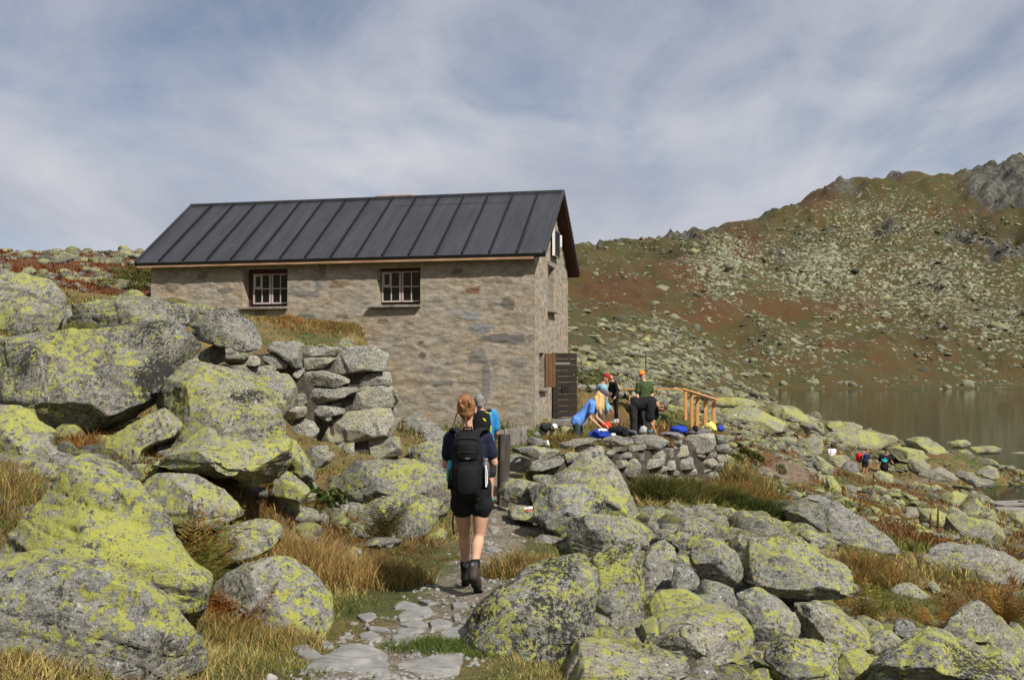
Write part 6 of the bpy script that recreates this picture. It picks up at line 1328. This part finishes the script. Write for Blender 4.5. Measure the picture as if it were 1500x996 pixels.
def rubble(name, items, vars_, mat, li, flat_=True):
    Vs, Fs, n = [], [], 0
    for (x, y, z, s, zn, r) in items:
        P, Fc = vars_[rg.integers(len(vars_))]; a = rg.uniform(0, 6.28); ca, sa = math.cos(a), math.sin(a); t = rg.uniform(-.35, .35)
        Q = P*np.array([1, rg.uniform(.8, 1.1), rg.uniform(.7, 1.1)])*s; Q = np.stack([Q[:, 0], Q[:, 1]*math.cos(t)-Q[:, 2]*math.sin(t), Q[:, 1]*math.sin(t)+Q[:, 2]*math.cos(t)], 1)
        Q = np.stack([Q[:, 0]*ca-Q[:, 1]*sa, Q[:, 0]*sa+Q[:, 1]*ca, Q[:, 2]], 1)+np.array([x, y, z+s*(rg.uniform(-.1, .2) if zn != 4 else rg.uniform(-.55, -.1))])
        Vs.append(Q); Fs.append(Fc+n); n += len(P)
    me = mesh(name, np.vstack(Vs), np.vstack(Fs), mat, not flat_); fattr(me, 'tone', np.concatenate([np.full(len(v), rg.uniform(0, 1)**2.2) for v in Vs])); o = put(name, me, kind='stuff'); o['lichen'] = li; o['dark'] = -.03; return o
rubble('rubble', [c for c in rest if c[4] in (0, 1, 2, 3)], VAR3, M_ROCK, .0, True)
rubble('scree', [c for c in rest if c[4] == 4], VAR2, M_FAR, .0)
# gravel and pebbles on the path
x, y, r = sample(16000, -16, 14, 4.2, 22); d = line_d(x, y, PATHL); ok = (d < .45+.25*fbm(P3(x*2, y*2), 2, 4)); x, y, r = x[ok], y[ok], r[ok]; z = ground_z(x, y)
o = rubble('pebbles', [(x[i], y[i], z[i]-.004, .008+.034*rg.uniform()**3.2, 0, r[i]) for i in range(len(x))], VAR2, M_PATHSTONE, -.2)

# ---------------------------------------------------------------- grass, heath and bushes
def leaf_mat(name, tr=.25):
    k = N(name); c = k.attr('tint', out='Color'); n = k.noise(k.obj(), 3, 3, .6)
    c = k.mix(k.rng(n, .3, .7), k.mix(1, c, (.75, .75, .75), 'MULTIPLY'), k.mix(1, c, (1.2, 1.2, 1.2), 'MULTIPLY'))
    d_ = k.n('ShaderNodeBsdfDiffuse', {0: c}); t_ = k.n('ShaderNodeBsdfTranslucent', {0: c}); m = k.n('ShaderNodeMixShader', {0: tr, 1: d_.outputs[0], 2: t_.outputs[0]}); k.n('ShaderNodeOutputMaterial', {0: m.outputs[0]}); return k.m
M_BLADE = leaf_mat('grass_blades')
def blades(name, x, y, z, h, wd, lean, col, loc=(0, 0, 0), **kw):
    n = len(x); a = rg.uniform(0, 6.28, n); b_ = rg.uniform(0, 6.28, n); dx, dy = np.cos(a), np.sin(a); lx, ly = np.cos(b_)*lean*h, np.sin(b_)*lean*h
    V = np.empty((n, 5, 3)); base = np.stack([x, y, z], 1)-np.asarray(loc)
    for i, (t, wf) in enumerate(((0, 1), (0, 1), (.55, .75), (.55, .75), (1, 0))):
        sg = (-1 if i % 2 == 0 else 1) if i < 4 else 0
        V[:, i, 0] = base[:, 0]+dx*wd*wf*sg+lx*t**1.8; V[:, i, 1] = base[:, 1]+dy*wd*wf*sg+ly*t**1.8; V[:, i, 2] = base[:, 2]+h*(t-.25*lean*t*t)
    i0 = np.arange(n)*5; T = np.stack([np.stack([i0, i0+1, i0+3], 1), np.stack([i0, i0+3, i0+2], 1), np.stack([i0+2, i0+3, i0+4], 1)], 1).reshape(-1, 3)
    me = mesh(name, V.reshape(-1, 3), T, M_BLADE); cattr(me, 'tint', np.repeat(col, 5, 0)); return put(name, me, None, loc, **kw)
PAL = np.array([(.38, .295, .115), (.25, .215, .07), (.155, .165, .045), (.095, .12, .03), (.19, .10, .034), (.12, .055, .018)])
def tint(x, y, r):
    n = len(x); g = fbm(P3(x*.45, y*.45), 3, 77)+.35*rg.normal(size=n)*.6+.25*sstep(1.4, .4, line_d(x, y, PATHL)); ru = fbm(P3(x*.3, y*.3), 3, 91)+.5*sstep(5, 9, x)*sstep(9, 13, y)-.42*(x < 3)+.2*rg.normal(size=n)
    lf = sstep(24, 30, np.hypot(x, y))*(x/np.maximum(y, .1) < -.3); ru = ru+1.1*lf
    i = np.where(ru > .25, 4+(rg.uniform(size=n) < .4), np.where(g > -.12, 2+(rg.uniform(size=n) < .5), (rg.uniform(size=n) < .45)*1))
    RED = np.array([(.15, .038, .016), (.20, .07, .025)]); c_ = np.where((lf > .5)[:, None] & (rg.uniform(size=n) < .8)[:, None], RED[(rg.uniform(size=n) < .35)*1], PAL[i])
    return c_*rg.uniform(.7, 1.3, n)[:, None]
def lawn(n, a0, a1, r0, r1, hmin, hmax, wk, dens, keep=.2):
    x, y, r = sample(n, a0, a1, r0, r1); z = ground_z(x, y); px, py = to_px(x, y, z)
    ok = (z > LAKE_Z+.05) & (poly_sd(x, y, HUTP) < .35) & free(x, y, keep) & (rg.uniform(0, 1, n) < dens(x, y, r, px, py)); x, y, z, r = x[ok], y[ok], z[ok], r[ok]
    tall = sstep(-.1, .5, fbm(P3(x*.9, y*.9), 3, 123)); h = (hmin+(hmax-hmin)*tall)*rg.uniform(.6, 1.2, len(x)); h *= (.35+.65*sstep(.4, 1.0, line_d(x, y, PATHL)))*np.where(poly_sd(x, y, BANK) > -.3, .35, 1)
    return x, y, z-.01, h, np.maximum(.0028, r*wk)*rg.uniform(.7, 1.3, len(x)), rg.uniform(.25, 1.1, len(x)), tint(x, y, r)
pm_ = lambda x, y, r, px, py: sstep(.22, .55, line_d(x, y, PATHL)+.22*fbm(P3(x*1.6, y*1.6), 3, 50))*(.6+.4*sstep(-.35, .15, fbm(P3(x*.8, y*.8), 3, 60)))*np.where(poly_sd(x, y, TERR) > -.1, .8, 1)*sstep(.3, 1.0, line_d(x, y, TRAIL))
L1 = lawn(340000, -40, 39, 3.6, 17, .065, .15, .00042, pm_); L2 = lawn(140000, -38, 36, 15, 75, .08, .26, .00060, pm_)
blades('grass', *[np.concatenate([a, b2]) for a, b2 in zip(L1, L2)], kind='stuff')
def tussock(label, px, py, Y, rad, h, n, pal, spread=.6, name='grass_tussock', reg='P', cat='grass'):
    c = W(*PX(reg, (px, py)), Y); x0, y0 = c[0], c[1]; a = rg.uniform(0, 6.28, n); q = rad*rg.uniform(0, 1, n)**.6; x = x0+q*np.cos(a); y = y0+q*np.sin(a)*.7; z = ground_z(x, y)
    hh = h*rg.uniform(.5, 1.15, n)*(1-.45*q/rad); col = np.array(pal)[rg.integers(0, len(pal), n)]*rg.uniform(.75, 1.25, n)[:, None]
    return blades(name, x, y, z-.02, hh, np.maximum(.003, Y*.00045)*np.ones(n), rg.uniform(.2, spread*1.4, n), col, (x0, y0, float(ground_z([x0], [y0])[0])), label=label, cat=cat)
GOLD = [(.42, .29, .11), (.33, .22, .08), (.25, .16, .055)]; OL = [(.15, .15, .045), (.25, .19, .07), (.1, .11, .03)]; RU = [(.28, .13, .04), (.2, .085, .025), (.30, .2, .07)]
tussock('big golden grass tussock behind the egg-shaped boulder', 462, 846, 9.2, .62, .50, 2600, GOLD); tussock('straw-coloured grass tuft between the tussock and the path', 560, 850, 9.3, .5, .33, 1400, GOLD+OL)
tussock('dry grass clump hanging over the path beside the blackened boulder', 765, 838, 9.5, .42, .34, 1300, GOLD+OL); tussock('dry yellow grass bank above the great triangular boulder', 20, 740, 7.3, .8, .42, 2600, OL+GOLD)
tussock('orange grass fringe on the bank below the hut window', 430, 499, 20.6, .9, .14, 1700, RU+GOLD); tussock('green and orange grass strip in front of the hut wall', 492, 502, 21.0, .7, .13, 1500, RU+OL)
tussock('thin dry grass blades growing through the rock gap under the tilted slab', 130, 652, 9.9, .22, .3, 260, RU); tussock('grass tuft below the egg-shaped boulder at the edge of the path', 345, 975, 6.6, .6, .26, 2200, OL+GOLD)
tussock('dark brown tussock on the slope below the bathers', 1270, 760, 26.5, .8, .5, 1300, [(.10, .06, .025), (.06, .04, .02)]); tussock('orange tussock in the hollow beside the brown tussock', 1300, 770, 25.5, .9, .5, 1300, RU+GOLD)
tussock('olive grass clump at the foot of the terrace wall corner', 1085, 700, 20.5, .7, .6, 1800, OL+GOLD); tussock('reddish dry stems beside the large cracked slab', 1440, 810, 16.2, .7, .5, 1100, RU)
tussock('tall dry grass at the outer corner of the terrace wall', 1100, 725, 19.5, .8, .5, 1900, OL+RU); tussock('dry grass patch at the hut corner by the flat stone', 822, 645, 20.2, .5, .38, 1200, GOLD+OL)
tussock('brown grass between the whaleback slab and the flat-faced boulder', 1265, 845, 14.5, .7, .5, 1800, RU+GOLD+OL)
def fern(label, px, py, Y, n, L, pal, lean=.7, name='fern'):
    c = W(px, py, Y); x0, y0 = c[0], c[1]; z0 = float(ground_z([x0], [y0])[0]); V, T, Cc = [], [], []
    for i in range(n):
        a = rg.uniform(0, 6.28); l = L*rg.uniform(.6, 1.1); ln = lean*rg.uniform(.35, 1.5); d = np.array([math.cos(a), math.sin(a), 0]); sd = np.array([-d[1], d[0], 0]); b0 = np.array([rg.normal()*.09, rg.normal()*.09, 0]); m = 20
        col = np.array(pal[rg.integers(len(pal))])*rg.uniform(.75, 1.25)
        pt = [b0+np.array([0, 0, l*(t-.30*ln*t*t)])+d*l*ln*t**1.6 for t in np.linspace(0, 1, m+1)]
        for j in range(m):
            p, q = pt[j], pt[j+1]; w0 = .0045*(1-j/m)+.0012; k0 = len(V); V += [p-sd*w0, p+sd*w0, q+sd*w0*.8, q-sd*w0*.8]; T += [(k0, k0+1, k0+2), (k0, k0+2, k0+3)]; Cc += [col*.6]*4
            if j < 2: continue
            pl = l*.17*math.sin(math.pi*min(1, (j+.6)/m)**.8)*rg.uniform(.75, 1.2)+.012
            for sg in (-1, 1):
                pj = pl*rg.uniform(.55, 1.15); e = p+sd*sg*pj+(q-p)/np.linalg.norm(q-p)*pj*rg.uniform(.4, 1.2)+np.array([0, 0, -rg.uniform(.0, .55)*pj+rg.normal()*.012]); mid = p+(e-p)*.5; ww = (q-p)*.26; k0 = len(V); V += [p, mid+ww, e, mid-ww*.5]; T += [(k0, k0+1, k0+2), (k0, k0+2, k0+3)]; Cc += [col*rg.uniform(.85, 1.15)]*4
    me = mesh(name, np.array(V), np.array(T), M_BLADE); cattr(me, 'tint', np.array(Cc)); return put(name, me, None, (x0, y0, z0-.02), label=label, cat='fern')
BRN = [(.24, .125, .032), (.18, .12, .03), (.30, .19, .05), (.15, .13, .035)]; RST = [(.22, .075, .018), (.27, .11, .03), (.16, .06, .02)]; GRN = [(.10, .125, .03), (.14, .14, .035), (.21, .155, .04)]
fern('tall brown-green fern between the triangular boulder and the grass', 285, 862, 7.7, 34, .72, BRN+GRN[:1], .45); fern('rusty red fern at the foot of the egg-shaped boulder', 340, 905, 7.0, 26, .42, RST, .8)
fern('dark withered fern in front of the sloping slab', 560, 800, 11.0, 26, .58, [(.10, .09, .03), (.14, .105, .035), (.07, .07, .022)], .7); fern('green-brown fern beside the broad lichen slab', 1265, 925, 11.6, 40, .55, GRN+BRN, .7)
fern('orange fern in front of the large cracked slab', 1372, 910, 12.2, 44, .52, RST+BRN, .75); fern('tall fern turning orange behind the pale pyramid-shaped boulder', 1470, 925, 12.4, 60, .72, BRN+RST+GRN[:1], .65)
fern('small orange fern beside the brown round stone', 1310, 915, 11.4, 22, .4, RST+BRN, .7); fern('small dark fern on the side of the tall blocky boulder', 52, 492, 13.4, 16, .3, [(.05, .065, .02), (.09, .09, .03)], .5)
fern('dry fern beside the two withered stems', 1225, 905, 12.6, 26, .5, GRN+BRN, .6)
def shrub(label, px, py, Y, w_, h_, n, pal, leaf=.03):
    c = W(px, py, Y); x0, y0 = c[0], c[1]; z0 = float(ground_z([x0], [y0])[0]); root = bpy.data.objects.new('shrub', None); COL.objects.link(root); root.location = (x0, y0, z0); tag(root, label, 'shrub')
    lob = rg.normal(size=(9, 3))*np.array([w_*.32, w_*.22, h_*.16])+np.array([0, 0, h_*.45]); rad = rg.uniform(.22, .42, 9)
    i = rg.integers(0, 9, n); D = rg.normal(size=(n, 3)); D /= np.linalg.norm(D, axis=1)[:, None]; P = lob[i]+D*(rad[i]*rg.uniform(.55, 1.08, n))[:, None]*np.array([w_*.5, w_*.42, h_*.75]); P[:, 2] = np.maximum(P[:, 2], .02)
    gz = ground_z(P[:, 0]+x0, P[:, 1]+y0)-z0; P[:, 2] += gz
    u = rg.normal(size=(n, 3)); u /= np.linalg.norm(u, axis=1)[:, None]; v = np.cross(u, rg.normal(size=(n, 3))); v /= np.linalg.norm(v, axis=1)[:, None]; l = leaf*rg.uniform(.6, 1.3, n)[:, None]
    V = np.stack([P-u*l, P+v*l*.5, P+u*l, P-v*l*.5], 1).reshape(-1, 3); k0 = np.arange(n)*4; Q = np.stack([k0, k0+1, k0+2, k0+3], 1); me = mesh('foliage', V, Q, M_BLADE)
    col = np.array(pal)[rg.integers(0, len(pal), n)]*rg.uniform(.7, 1.3, n)[:, None]; cattr(me, 'tint', np.repeat(col, 4, 0)); put('foliage', me, root)
    mb = MB()
    for k_ in range(9): mb.tube([(0, 0, -.02), tuple(lob[k_]*.5+rg.normal(size=3)*.03), tuple(lob[k_])], [.012, .008, .004], 5)
    mb.build('stems', M_LINING, root); return root
DG = [(.05, .08, .02), (.075, .105, .028), (.035, .055, .015), (.12, .115, .033)]; OG = [(.13, .12, .035), (.09, .10, .028), (.18, .13, .042)]
for lab, px, py, Y, rad, h_, n_, pal in [('feathery dark green shrub against the foot of the terrace wall', 962, 752, 17.2, .62, .62, 5200, OG+DG), ('feathery brown-green shrub below the middle of the terrace wall', 1018, 752, 17.9, .62, .55, 4600, OG+OL), ('deep green shrub around the round white stone', 1075, 772, 17.8, .55, .42, 4200, DG+OG[:1]), ('deep green bush next to the whaleback slab', 1122, 770, 17.6, .45, .42, 3200, DG)]:
    tussock(lab, px, py, Y, rad, h_, n_, pal, .75, 'shrub', 'P', 'shrub')
for a in [
          ('small green bush hanging at the corner of the terrace wall', 1072, 668, 21.5, .5, .45, 2200, DG), ('low green bush above the terrace corner trail', 1110, 682, 26, .9, .5, 2600, OG+DG),
          ('green bilberry clump beside the smooth pale grey block', 470, 780, 11.6, .55, .3, 3600, DG), ('mossy green cushion by the black hole under the slab', 432, 705, 10.8, .4, .2, 2200, OG), ('dark green bush on the red slope beside the hut wall', 205, 420, 27, 1.6, .8, 4200, OG+DG),
          ('low olive bush on the red slope under the hut eave', 200, 395, 36, 2.2, .7, 3600, OG), ('green juniper patch on the slope behind the door', 850, 540, 46, 2.2, .8, 3000, DG), ('dark heath cushion among rocks above the railing', 985, 562, 60, 2.4, .7, 2600, OG),
          ]: shrub(*a)
tussock('short bright green grass patch beside the flat path stones', 645, 950, 6.75, .42, .11, 2600, [(.06, .10, .02), (.09, .13, .03), (.13, .14, .04)])
# the two withered flower stems on the lakeward slope
for lab, px in (('taller withered brown flower stem on the lakeward slope', 1373.5), ('shorter withered brown flower stem on the lakeward slope', 1362.5)):
    c = W(px, 782, 22); mb = MB(); hh = .62 if 'taller' in lab else .5; z0 = float(ground_z([c[0]], [c[1]])[0])-.03; tz = W(px, 745 if hh > .6 else 752, 22)[2]-z0; mb.tube([(0, 0, 0), (.01, 0, tz*.5), (.02, 0, tz)], [.012, .010, .004], 7)
    for j in range(26): t = .35+.65*j/26; a = j*2.4; mb.ell((.015*t+.028*math.cos(a)*(1.15-t), .028*math.sin(a)*(1.15-t), tz*t), (.016, .016, .026), None, 6, 4)
    mb.build('withered_stem', M_SHUTTER, None, loc=(0, 0, 0), label=lab, cat='plant').location = (c[0], c[1], z0)
run_jobs()
# ---------------------------------------------------------------- paint and veins that lie on a rock's own surface
from mathutils.bvhtree import BVHTree
def on_surface(o, name, strip, width, mat, push=.004, n=26):
    """a thin skin over a rock along a line of photo pixels"""
    bv = BVHTree.FromPolygons([o.matrix_world @ v.co for v in o.data.vertices], [tuple(p.vertices) for p in o.data.polygons]); eye = Vector((0, 0, CZ)); rows = []
    for i in range(n+1):
        t = i/n*(len(strip)-1); k0 = min(int(t), len(strip)-2); f = t-k0; x = strip[k0][0]*(1-f)+strip[k0+1][0]*f; y = strip[k0][1]*(1-f)+strip[k0+1][1]*f
        dx, dy = strip[k0+1][0]-strip[k0][0], strip[k0+1][1]-strip[k0][1]; l = math.hypot(dx, dy); nx, ny = -dy/l, dx/l; w_ = width*(.65+.5*math.sin(i*2.1)*math.sin(i*.7)); row = []
        for j in (-1, -.33, .33, 1):
            hit = bv.ray_cast(eye, (V3(W(x+nx*w_*j, y+ny*w_*j, 10))-eye).normalized())
            row.append(hit[0]+hit[1]*push if hit[0] is not None else None)
        rows.append(row)
    V, Fc, ix = [], [], {}
    for i, r in enumerate(rows):
        for j, p in enumerate(r):
            if p is not None: ix[i, j] = len(V); V.append(p-o.matrix_world.translation)
    for i in range(n):
        for j in range(3):
            q = [(i, j), (i, j+1), (i+1, j+1), (i+1, j)]
            if all(a in ix for a in q) and (name != 'quartz_vein' or (i*7+j*3) % 5 > 1) and max((V[ix[a]]-V[ix[b2]]).length for a in q for b2 in q) < .25: Fc.append(tuple(ix[a] for a in q))
    if Fc: put(name, mesh(name, [tuple(v) for v in V], Fc, mat, True), o)
bpy.context.view_layer.update()
QZ = flat('quartz', (.30, .285, .26), .9, .3, 25); R1p = lambda p: PX('R1', p)
on_surface(BYLABEL['huge tilted slab with a white streak and black specks, overhanging a dark gap'], 'quartz_vein', [R1p(p) for p in [(178, 415), (185, 470), (190, 530), (205, 575), (215, 625), (190, 660)]], 2.2, QZ)
FS = BYLABEL['flat stone with a red and white trail mark beside the path']
on_surface(FS, 'white_paint', [(768, 744.5), (787, 743.5)], 1.6, M_WHITE, .004, 8); on_surface(FS, 'red_paint', [(769, 748), (788, 747)], 1.2, flat('red_paint', (.45, .05, .04), .7), .004, 8)
OC = BYLABEL['large smooth outcrop rising from the railing towards the lake']
on_surface(OC, 'white_paint', [(1074, 609), (1079, 608)], 1.6, M_WHITE, .01, 4)
# ---------------------------------------------------------------- camera, sun, sky
cam = bpy.data.cameras.new('camera'); cam.sensor_width = 36; cam.lens = F/1500*36; cam.clip_start = .1; cam.clip_end = 5000
co_ = bpy.data.objects.new('camera', cam); COL.objects.link(co_); co_.location = (0, 0, CZ); co_.rotation_euler = (math.pi/2+PITCH, 0, 0); S.camera = co_
SUN_EL = math.radians(46); AZ = math.radians(50)       # the sun stands to the right, a little behind the camera
sd = Vector((math.cos(SUN_EL)*math.cos(AZ), -math.cos(SUN_EL)*math.sin(AZ), math.sin(SUN_EL)))
sl = bpy.data.lights.new('sun', 'SUN'); sl.energy = 5.0; sl.angle = math.radians(.55); sl.color = (1, .945, .87)
so = bpy.data.objects.new('sun', sl); COL.objects.link(so); so.rotation_euler = sd.to_track_quat('Z', 'Y').to_euler(); so.location = (30, -15, 40)
wd = bpy.data.worlds.new('World'); S.world = wd; wd.use_nodes = True
k = N(tree=wd.node_tree)
sky = k.n('ShaderNodeTexSky', sky_type='NISHITA'); sky.sun_disc = False; sky.sun_elevation = SUN_EL; sky.sun_rotation = math.atan2(sd.x, sd.y); sky.altitude = 2000; sky.air_density = 1.0; sky.dust_density = .6
d = k.n('ShaderNodeTexCoord').outputs['Generated']; xyz = k.n('ShaderNodeSeparateXYZ', {0: d})
zz = k.mth('MAXIMUM', k.mth('ADD', xyz.outputs[2], .16), .05)
cv = k.n('ShaderNodeCombineXYZ', {0: k.mth('DIVIDE', xyz.outputs[0], zz), 1: k.mth('DIVIDE', xyz.outputs[1], zz), 2: 0.0}).outputs[0]
c1_ = k.noise(k.map(cv, (.85, .50, 1), (0, 0, -.75), (.9, .35, 0)), 1.0, 9, .52, .7)
c2_ = k.noise(k.map(cv, (2.0, 1.1, 1), (0, 0, -.9), (2.2, .1, 0)), 1.3, 8, .6, .9)
cl = k.mth('ADD', k.mth('MULTIPLY', c1_, .74), k.mth('MULTIPLY', c2_, .26))
cov = k.rng(cl, .31, .54, .25, 1.0, True)
shade = k.rng(k.noise(k.map(cv, (1.2, .6, 1), (0, 0, -.4), (4, 1, 0)), 1.1, 6, .55, .5), .3, .7)
hz = k.rng(xyz.outputs[2], .0, .5, 1.0, .0)
ccol = k.mix(shade, (4.4, 4.85, 6.0), (7.5, 7.6, 8.1))
skyc = k.mix(1, sky.outputs[0], (1.0, 1.0, 1.0), 'MULTIPLY')
fin = k.mix(cov, skyc, ccol)
bg = k.n('ShaderNodeBackground', {0: fin, 1: .069}); k.n('ShaderNodeOutputWorld', {0: bg.outputs[0]})
S.view_settings.view_transform = 'Standard'; S.view_settings.look = 'None'; S.view_settings.exposure = 0.3; S.view_settings.gamma = 1.0
S.render.engine = 'CYCLES'; S.cycles.use_denoising = True; S.cycles.max_bounces = 6; S.cycles.use_adaptive_sampling = True; S.cycles.adaptive_threshold = .02
try: S.cycles.denoiser = 'OPENIMAGEDENOISE'
except Exception: pass
